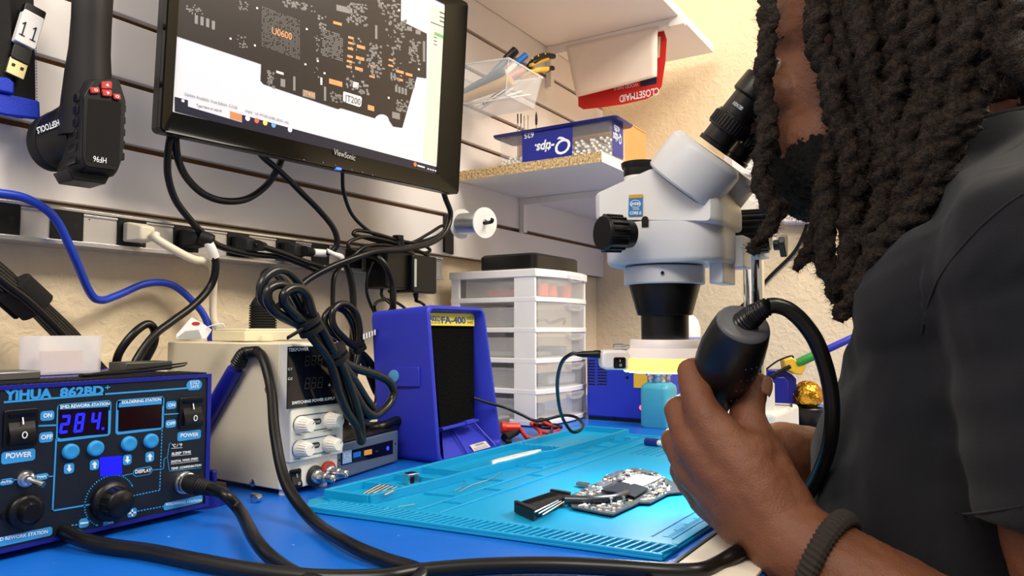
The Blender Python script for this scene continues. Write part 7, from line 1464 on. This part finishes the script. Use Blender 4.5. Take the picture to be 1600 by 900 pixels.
o_sh = ob('t_shirt', sb_, M_shirt, person, smooth=0); o_sh['label'] = 'faded black t-shirt'
for p in o_sh.data.polygons: p.use_smooth = True
from mathutils.bvhtree import BVHTree
off_ = ORG[person]
bv = BVHTree.FromPolygons([v.co+off_ for v in o_sh.data.vertices], [tuple(p.vertices) for p in o_sh.data.polygons])
def onshirt(px, py):
    d_ = ray(px, py); h_ = bv.ray_cast(CAM, d_.normalized()); return h_[0] if h_[0] else None
def seam(pts, r_, name='seam'):
    P_ = [onshirt(*p) for p in pts]; P_ = [p for p in P_ if p is not None]
    if len(P_) < 3: return
    m = MB(); m.tube(P_, r_, n=6, seg=8); o = ob(name, m, M_shirt, person, smooth=60); o.parent = o_sh; return o
seam([(1598, 303), (1570, 322), (1535, 352), (1500, 390), (1470, 430), (1452, 470), (1440, 520)], .0009)
seam([(1492, 800), (1505, 803), (1530, 801), (1560, 797), (1598, 791)], .0008, 'hem_stitching')
# neckband
m = MB(); nb = [V((.72+.0635*math.cos(a), -.020+.060*math.sin(a), 1.079-.008*math.sin(a))) for a in [k*2*math.pi/40 for k in range(41)]]; m.tube(nb, .0048, n=1, seg=10, ell=1); h_ = ob('neckband', m, M_shirt, person, smooth=60); h_.parent = o_sh
# jeans edge: dark trousers under the hem
m = MB(); loft(m, [((.72, -.02, .40), .15, .115), ((.72, -.012, .50), .146, .112), ((.72, -.008, .56), .142, .108)])
for s_ in (-1, 1): limb(m, [((.72+s_*.08, -.02, .46), .085), ((.72+s_*.11, .18, .47), .072), ((.72+s_*.12, .38, .48), .056)]); limb(m, [((.72+s_*.12, .38, .48), .056), ((.72+s_*.12, .36, .25), .05), ((.72+s_*.12, .34, .04), .038)])
ob('trousers', fuse(m, .008, 4), mat('dark_blue_denim', '#1f2a3d', .9, bump=.3, bscale=900), person, smooth=60)
# chair under the person
t = thing('work_stool', (.72, -.02, 0), 'dark work stool under the person, mostly out of sight', 'stool')
m = MB(); m.lathe((.72, -.02, .345), (0, 0, 1), [(0, .15), (.01, .165), (.035, .165), (.045, .15)], 36); ob('seat', m, M_nyl, t, smooth=40)
m = MB(); m.lathe((.72, -.02, .0), (0, 0, 1), [(0, .16), (.012, .16), (.02, .03), (.345, .025)], 30); ob('pedestal', m, M_dsteel, t, smooth=40)
# ---------------------------------------------------------------- wrist band
wa = (wv-fa).normalized(); bc = wv.lerp(fa, .13); 
bu = (UP-wa*UP.dot(wa)).normalized(); bw = wa.cross(bu)
m = MB(); N_ = 120; rs = []
for k in range(N_):
    a_ = 2*math.pi*k/N_; c = bc+(bu*math.cos(a_)+bw*math.sin(a_))*.0352+wa*.004*math.cos(a_); er = (bu*math.cos(a_)+bw*math.sin(a_)); rr_ = .0058+.0006*(1 if k % 2 else -1)
    rs.append([c+(er*math.cos(2*math.pi*i/10)*.8+wa*math.sin(2*math.pi*i/10)*1.15)*rr_ for i in range(10)])
m.rings(rs, cap=False, closed=True); ob('wrist_band', m, mat('dark_ribbed_elastic', '#2b241f', .9, bump=.5, bscale=900), person, smooth=25)['label'] = 'dark brown ribbed hair tie around the wrist'
# ---------------------------------------------------------------- beard
bd = MB(); bd.ball((.72, .128, 1.056), (.048, .040, .030)); bd.ball((.72, .116, 1.044), (.046, .040, .026))
for s_ in (-1, 1): bd.ball((.72+s_*.047, .102, 1.070), (.018, .038, .032)); bd.ball((.72+s_*.056, .074, 1.105), (.010, .018, .036))
bd.ball((.72, .166, 1.102), (.027, .010, .006)); bd.ball((.72+.024, .156, 1.086), (.010, .012, .016)); bd.ball((.72-.024, .156, 1.086), (.010, .012, .016)); bd.ball((.72, .150, 1.066), (.03, .02, .012))
b_ = fuse(bd, .0022, 3)
for v in b_.verts: v.co += v.normal*(.0022*noise.noise(v.co*260)+.0012*noise.noise(v.co*620))
M_hair = mat('dark_loc_hair', '#271a12', .6, var=.75, vscale=260, bump=1, bscale=900, bdist=.0025, spec=.3)
_nt = M_hair.node_tree; _mx = [n for n in _nt.nodes if n.type == 'MIX'][0]; _nz = [n for n in _nt.nodes if n.type == 'TEX_NOISE' and n.outputs['Fac'].links and n.outputs['Fac'].links[0].to_node == _mx][0]
_rp = _nt.nodes.new('ShaderNodeValToRGB'); _rp.color_ramp.elements[0].position = .36; _rp.color_ramp.elements[1].position = .68; _nz.inputs['Scale'].default_value = 330; _nz.inputs['Detail'].default_value = 6
_nt.links.new(_nz.outputs['Fac'], _rp.inputs[0]); _nt.links.new(_rp.outputs[0], _mx.inputs[0]); _mx.inputs[6].default_value = rgb('#0c0705'); _mx.inputs[7].default_value = rgb('#372a20')  # lit highlights and shaded gaps of the hair put into its colour as noise
M_beard = mat('black_beard_hair', '#0e0b0a', .7, var=.3, vscale=300, bump=1, bscale=1200, bdist=.002, spec=.25)
b_.normal_update(); rr = random.Random(21); mfz = MB(); vs_ = list(b_.verts)
def fuzz(mb, p, n_, L_, w_, rr):
    d1 = (n_+V((rr.uniform(-.9, .9), rr.uniform(-.9, .9), rr.uniform(-.9, .9)))).normalized(); sd = d1.cross(V((rr.uniform(-1, 1), rr.uniform(-1, 1), rr.uniform(-1, 1)))).normalized()*w_/2
    mid = p+d1*L_*.55+sd.cross(d1).normalized()*L_*rr.uniform(-.25, .25); tip = p+d1*L_+sd.cross(d1).normalized()*L_*rr.uniform(-.5, .5)
    v = mb.verts([p-sd, p+sd, mid+sd*.8, mid-sd*.8, tip]); mb.face((v[0], v[1], v[2], v[3])); mb.face((v[3], v[2], v[4]))
for k in range(4200): v = rr.choice(vs_); fuzz(mfz, v.co.copy(), v.normal+V((0, .2, .25 if v.co.z > 1.07 else -.2)), rr.uniform(.003, .010), .00026, rr)
o_bd = ob('beard', b_, M_beard, person, smooth=0)
for p in o_bd.data.polygons: p.use_smooth = True
hf_ = ob('stray_hairs', mfz, M_beard, person, smooth=0); hf_.parent = o_bd; hf_['kind'] = 'stuff'
# ---------------------------------------------------------------- hair: cap and locs
hc = MB(); hc.ball((.72, .062, 1.222), (.083, .097, .082)); hc.ball((.72, .02, 1.17), (.078, .062, .075)); hc.ball((.72, .0, 1.12), (.066, .045, .05))
h_ = fuse(hc, .004, 3)
for v in h_.verts: v.co += v.normal*.004*noise.noise(v.co*90)
o_hair = ob('hair', h_, M_hair, person, smooth=60); o_hair['label'] = 'long dark brown locs'
def loc(pts, R0, seed, pitch=.036, fz=1500):
    R0 *= .74; R_ = R0; pitch = .028+.018*((seed*37) % 10)/10
    P_ = [V(p) for p in pts]; rr = random.Random(seed)
    L_ = sum((a-b).length for a, b in zip(P_, P_[1:])); nsp = max(3, int(L_/.0016/(len(P_)-1)))
    Q = catmull(P_, nsp); N_ = len(Q); T_ = [(Q[min(i+1, N_-1)]-Q[max(i-1, 0)]).normalized() for i in range(N_)]
    a = T_[0].orthogonal().normalized(); s_ = 0; rs = []; sg = 16; ph0 = rr.uniform(0, 6.28); m = MB(); fzpts = []
    for i in range(N_):
        a = (a-T_[i]*a.dot(T_[i])).normalized(); b = T_[i].cross(a)
        if i: s_ += (Q[i]-Q[i-1]).length
        u = s_/L_; taper = (1 if u < .75 else 1-.45*((u-.75)/.25)**1.5)*(1 if i < N_-3 else .75)
        R_ = R0*1.0; lump = 1+.20*noise.noise(V((s_*95, seed*3.1, 0)))+.16*noise.noise(V((s_*45, seed*1.7, 5)))
        ph = ph0+2*math.pi*s_/pitch+1.4*noise.noise(V((s_*22, seed*2.3, 1))); wob = (a*math.cos(ph*.5)+b*math.sin(ph*.5))*R_*.22
        ring = []
        for k in range(sg):
            th = 2*math.pi*k/sg; c2 = abs(math.cos(th-ph)); rad = R_*taper*lump*(.68+.38*c2**.8)
            d_ = a*math.cos(th)+b*math.sin(th); p = Q[i]+wob+d_*rad; nz = noise.noise(p*420)*.0018+noise.noise(p*170)*.0020; ring.append(p+d_*nz)
            if rr.random() < fz/(N_*sg): fzpts.append((ring[-1], (d_*1.0+T_[i]*rr.uniform(-.6, .6)).normalized()))
        rs.append(ring)
    m.rings(rs)
    for p, n_ in fzpts: fuzz(m, p, n_, rr.uniform(.0025, .008), .00030, rr)
    o = ob('loc', m, M_hair, person, smooth=70); o.parent = o_hair; return o
z8 = lambda x, y: (1150+x/1.8, y/1.8)
def LX(X, pts): return [onx(*z8(x, y), X+(dx[0] if dx else 0)) for x, y, *dx in pts]
SPEC = [
 (.640, .0112, [(108, -120), (96, -20), (84, 90), (84, 190), (84, 300), (84, 390), (76, 470), (84, 550), (98, 610), (66, 672), (44, 716)]),
 (.650, .0060, [(100, 540), (118, 575), (128, 578), (135, 572), (126, 600), (108, 640), (96, 668)]),
 (.628, .0125, [(232, -130), (215, -30), (222, 60), (240, 150), (262, 230), (280, 310), (300, 390), (318, 460), (330, 520), (345, 560)]),
 (.640, .0120, [(290, 380), (272, 430), (252, 500), (240, 580), (250, 660), (262, 740), (274, 800), (272, 856)]),
 (.652, .0085, [(258, 520), (240, 580), (222, 630), (206, 680), (196, 720), (170, 764)]),
 (.650, .0085, [(270, 690), (250, 712), (228, 724), (216, 718)]),
 (.622, .0135, [(345, -130), (335, -20), (345, 80), (368, 170), (388, 250), (402, 330), (416, 410), (414, 470), (395, 520)]),
 (.634, .0120, [(360, 500), (335, 570), (318, 640), (312, 710), (300, 770), (290, 830)]),
 (.612, .0140, [(500, -130), (508, -20), (520, 80), (530, 170), (522, 260), (502, 330), (490, 400), (486, 480), (470, 540), (440, 610)]),
 (.618, .0125, [(440, -130), (448, -30), (455, 70), (450, 160), (446, 240), (440, 320), (430, 400), (428, 480), (410, 560), (380, 640), (350, 700)]),
 (.606, .0135, [(580, -130), (588, -20), (596, 80), (590, 160), (570, 240), (550, 310), (545, 390), (520, 470), (490, 540), (455, 610), (410, 680)]),
 (.604, .0140, [(655, -130), (652, -20), (650, 90), (640, 180), (618, 260), (600, 340), (590, 410), (560, 490), (510, 570), (450, 650), (390, 720), (345, 790), (312, 860), (292, 905)]),
 (.610, .0135, [(712, -120), (716, -10), (712, 90), (700, 170), (678, 250), (650, 320), (622, 400), (580, 480), (530, 550), (470, 630), (410, 700), (360, 770), (330, 830)]),
 (.600, .0120, [(700, 20), (722, 100), (745, 150), (720, 210), (690, 250)]),
 (.590, .0130, [(790, -80), (778, 10), (766, 80), (775, 140), (800, 180), (850, 215)]),
 (.600, .0125, [(860, -60), (830, 20), (800, 80), (790, 140), (830, 170), (880, 190)]),
 (.632, .0115, [(270, -130), (275, -20), (280, 60), (300, 120), (330, 200), (350, 280), (360, 360), (366, 430), (350, 500)]),
 (.640, .0115, [(310, -100), (318, 100), (322, 200), (335, 290), (345, 380), (340, 460), (320, 540), (300, 600)]),
 (.636, .0110, [(400, -120), (405, 0), (415, 110), (420, 200), (432, 290), (440, 380), (432, 470), (420, 560)]),
 (.640, .0115, [(475, -120), (478, 100), (480, 220), (470, 320), (462, 420), (440, 520), (400, 600), (360, 680), (332, 740)]),
 (.630, .0120, [(540, -120), (545, 20), (560, 130), (548, 230), (530, 320), (520, 400), (500, 480), (470, 560), (430, 640), (385, 700), (330, 800)]),
 (.628, .0120, [(620, -120), (622, 30), (625, 130), (606, 220), (580, 300), (572, 380), (548, 450), (520, 520), (470, 600)]),
 (.625, .0120, [(685, -100), (680, 50), (672, 150), (655, 220), (630, 300), (612, 370), (575, 440), (540, 520), (490, 590), (440, 660)]),
 (.655, .0115, [(380, 350), (372, 430), (360, 510), (350, 590), (335, 660), (322, 720), (315, 800)]),
 (.650, .0120, [(450, 300), (440, 400), (420, 480), (405, 560), (385, 620), (360, 660)]),
 (.655, .0110, [(395, 480), (370, 560), (352, 640), (345, 700), (322, 780), (300, 850)]),
 (.645, .0120, [(740, -100), (735, 20), (730, 120), (715, 200)]),
 (.655, .0120, [(690, 60), (660, 180), (640, 280), (600, 380)]),
]
for i, (X_l, R_l, P_l) in enumerate(SPEC): loc(LX(X_l, P_l), R_l, i+1)

for i in range(11):                       # the locs on the far side and back of the head
    a_ = math.radians(-118+15*i); r0 = random.Random(50+i); cx, sx_ = math.cos(a_), math.sin(a_); k = 1.04+.05*r0.random(); dz = .03*r0.random()
    low = 1.00-.05*r0.random() if cx > .3 else 1.085-.02*r0.random()
    loc([(.72+.050*cx, .055+.060*sx_, 1.272), (.72+.080*cx*k, .050+.088*sx_*k, 1.225), (.72+.090*cx*k, .046+.092*sx_*k, 1.165+dz), (.72+.092*cx*k, .042+.090*sx_*k, 1.10+dz), (.72+.094*cx*k, .045+.086*sx_*k, low)], .0125, 80+i)
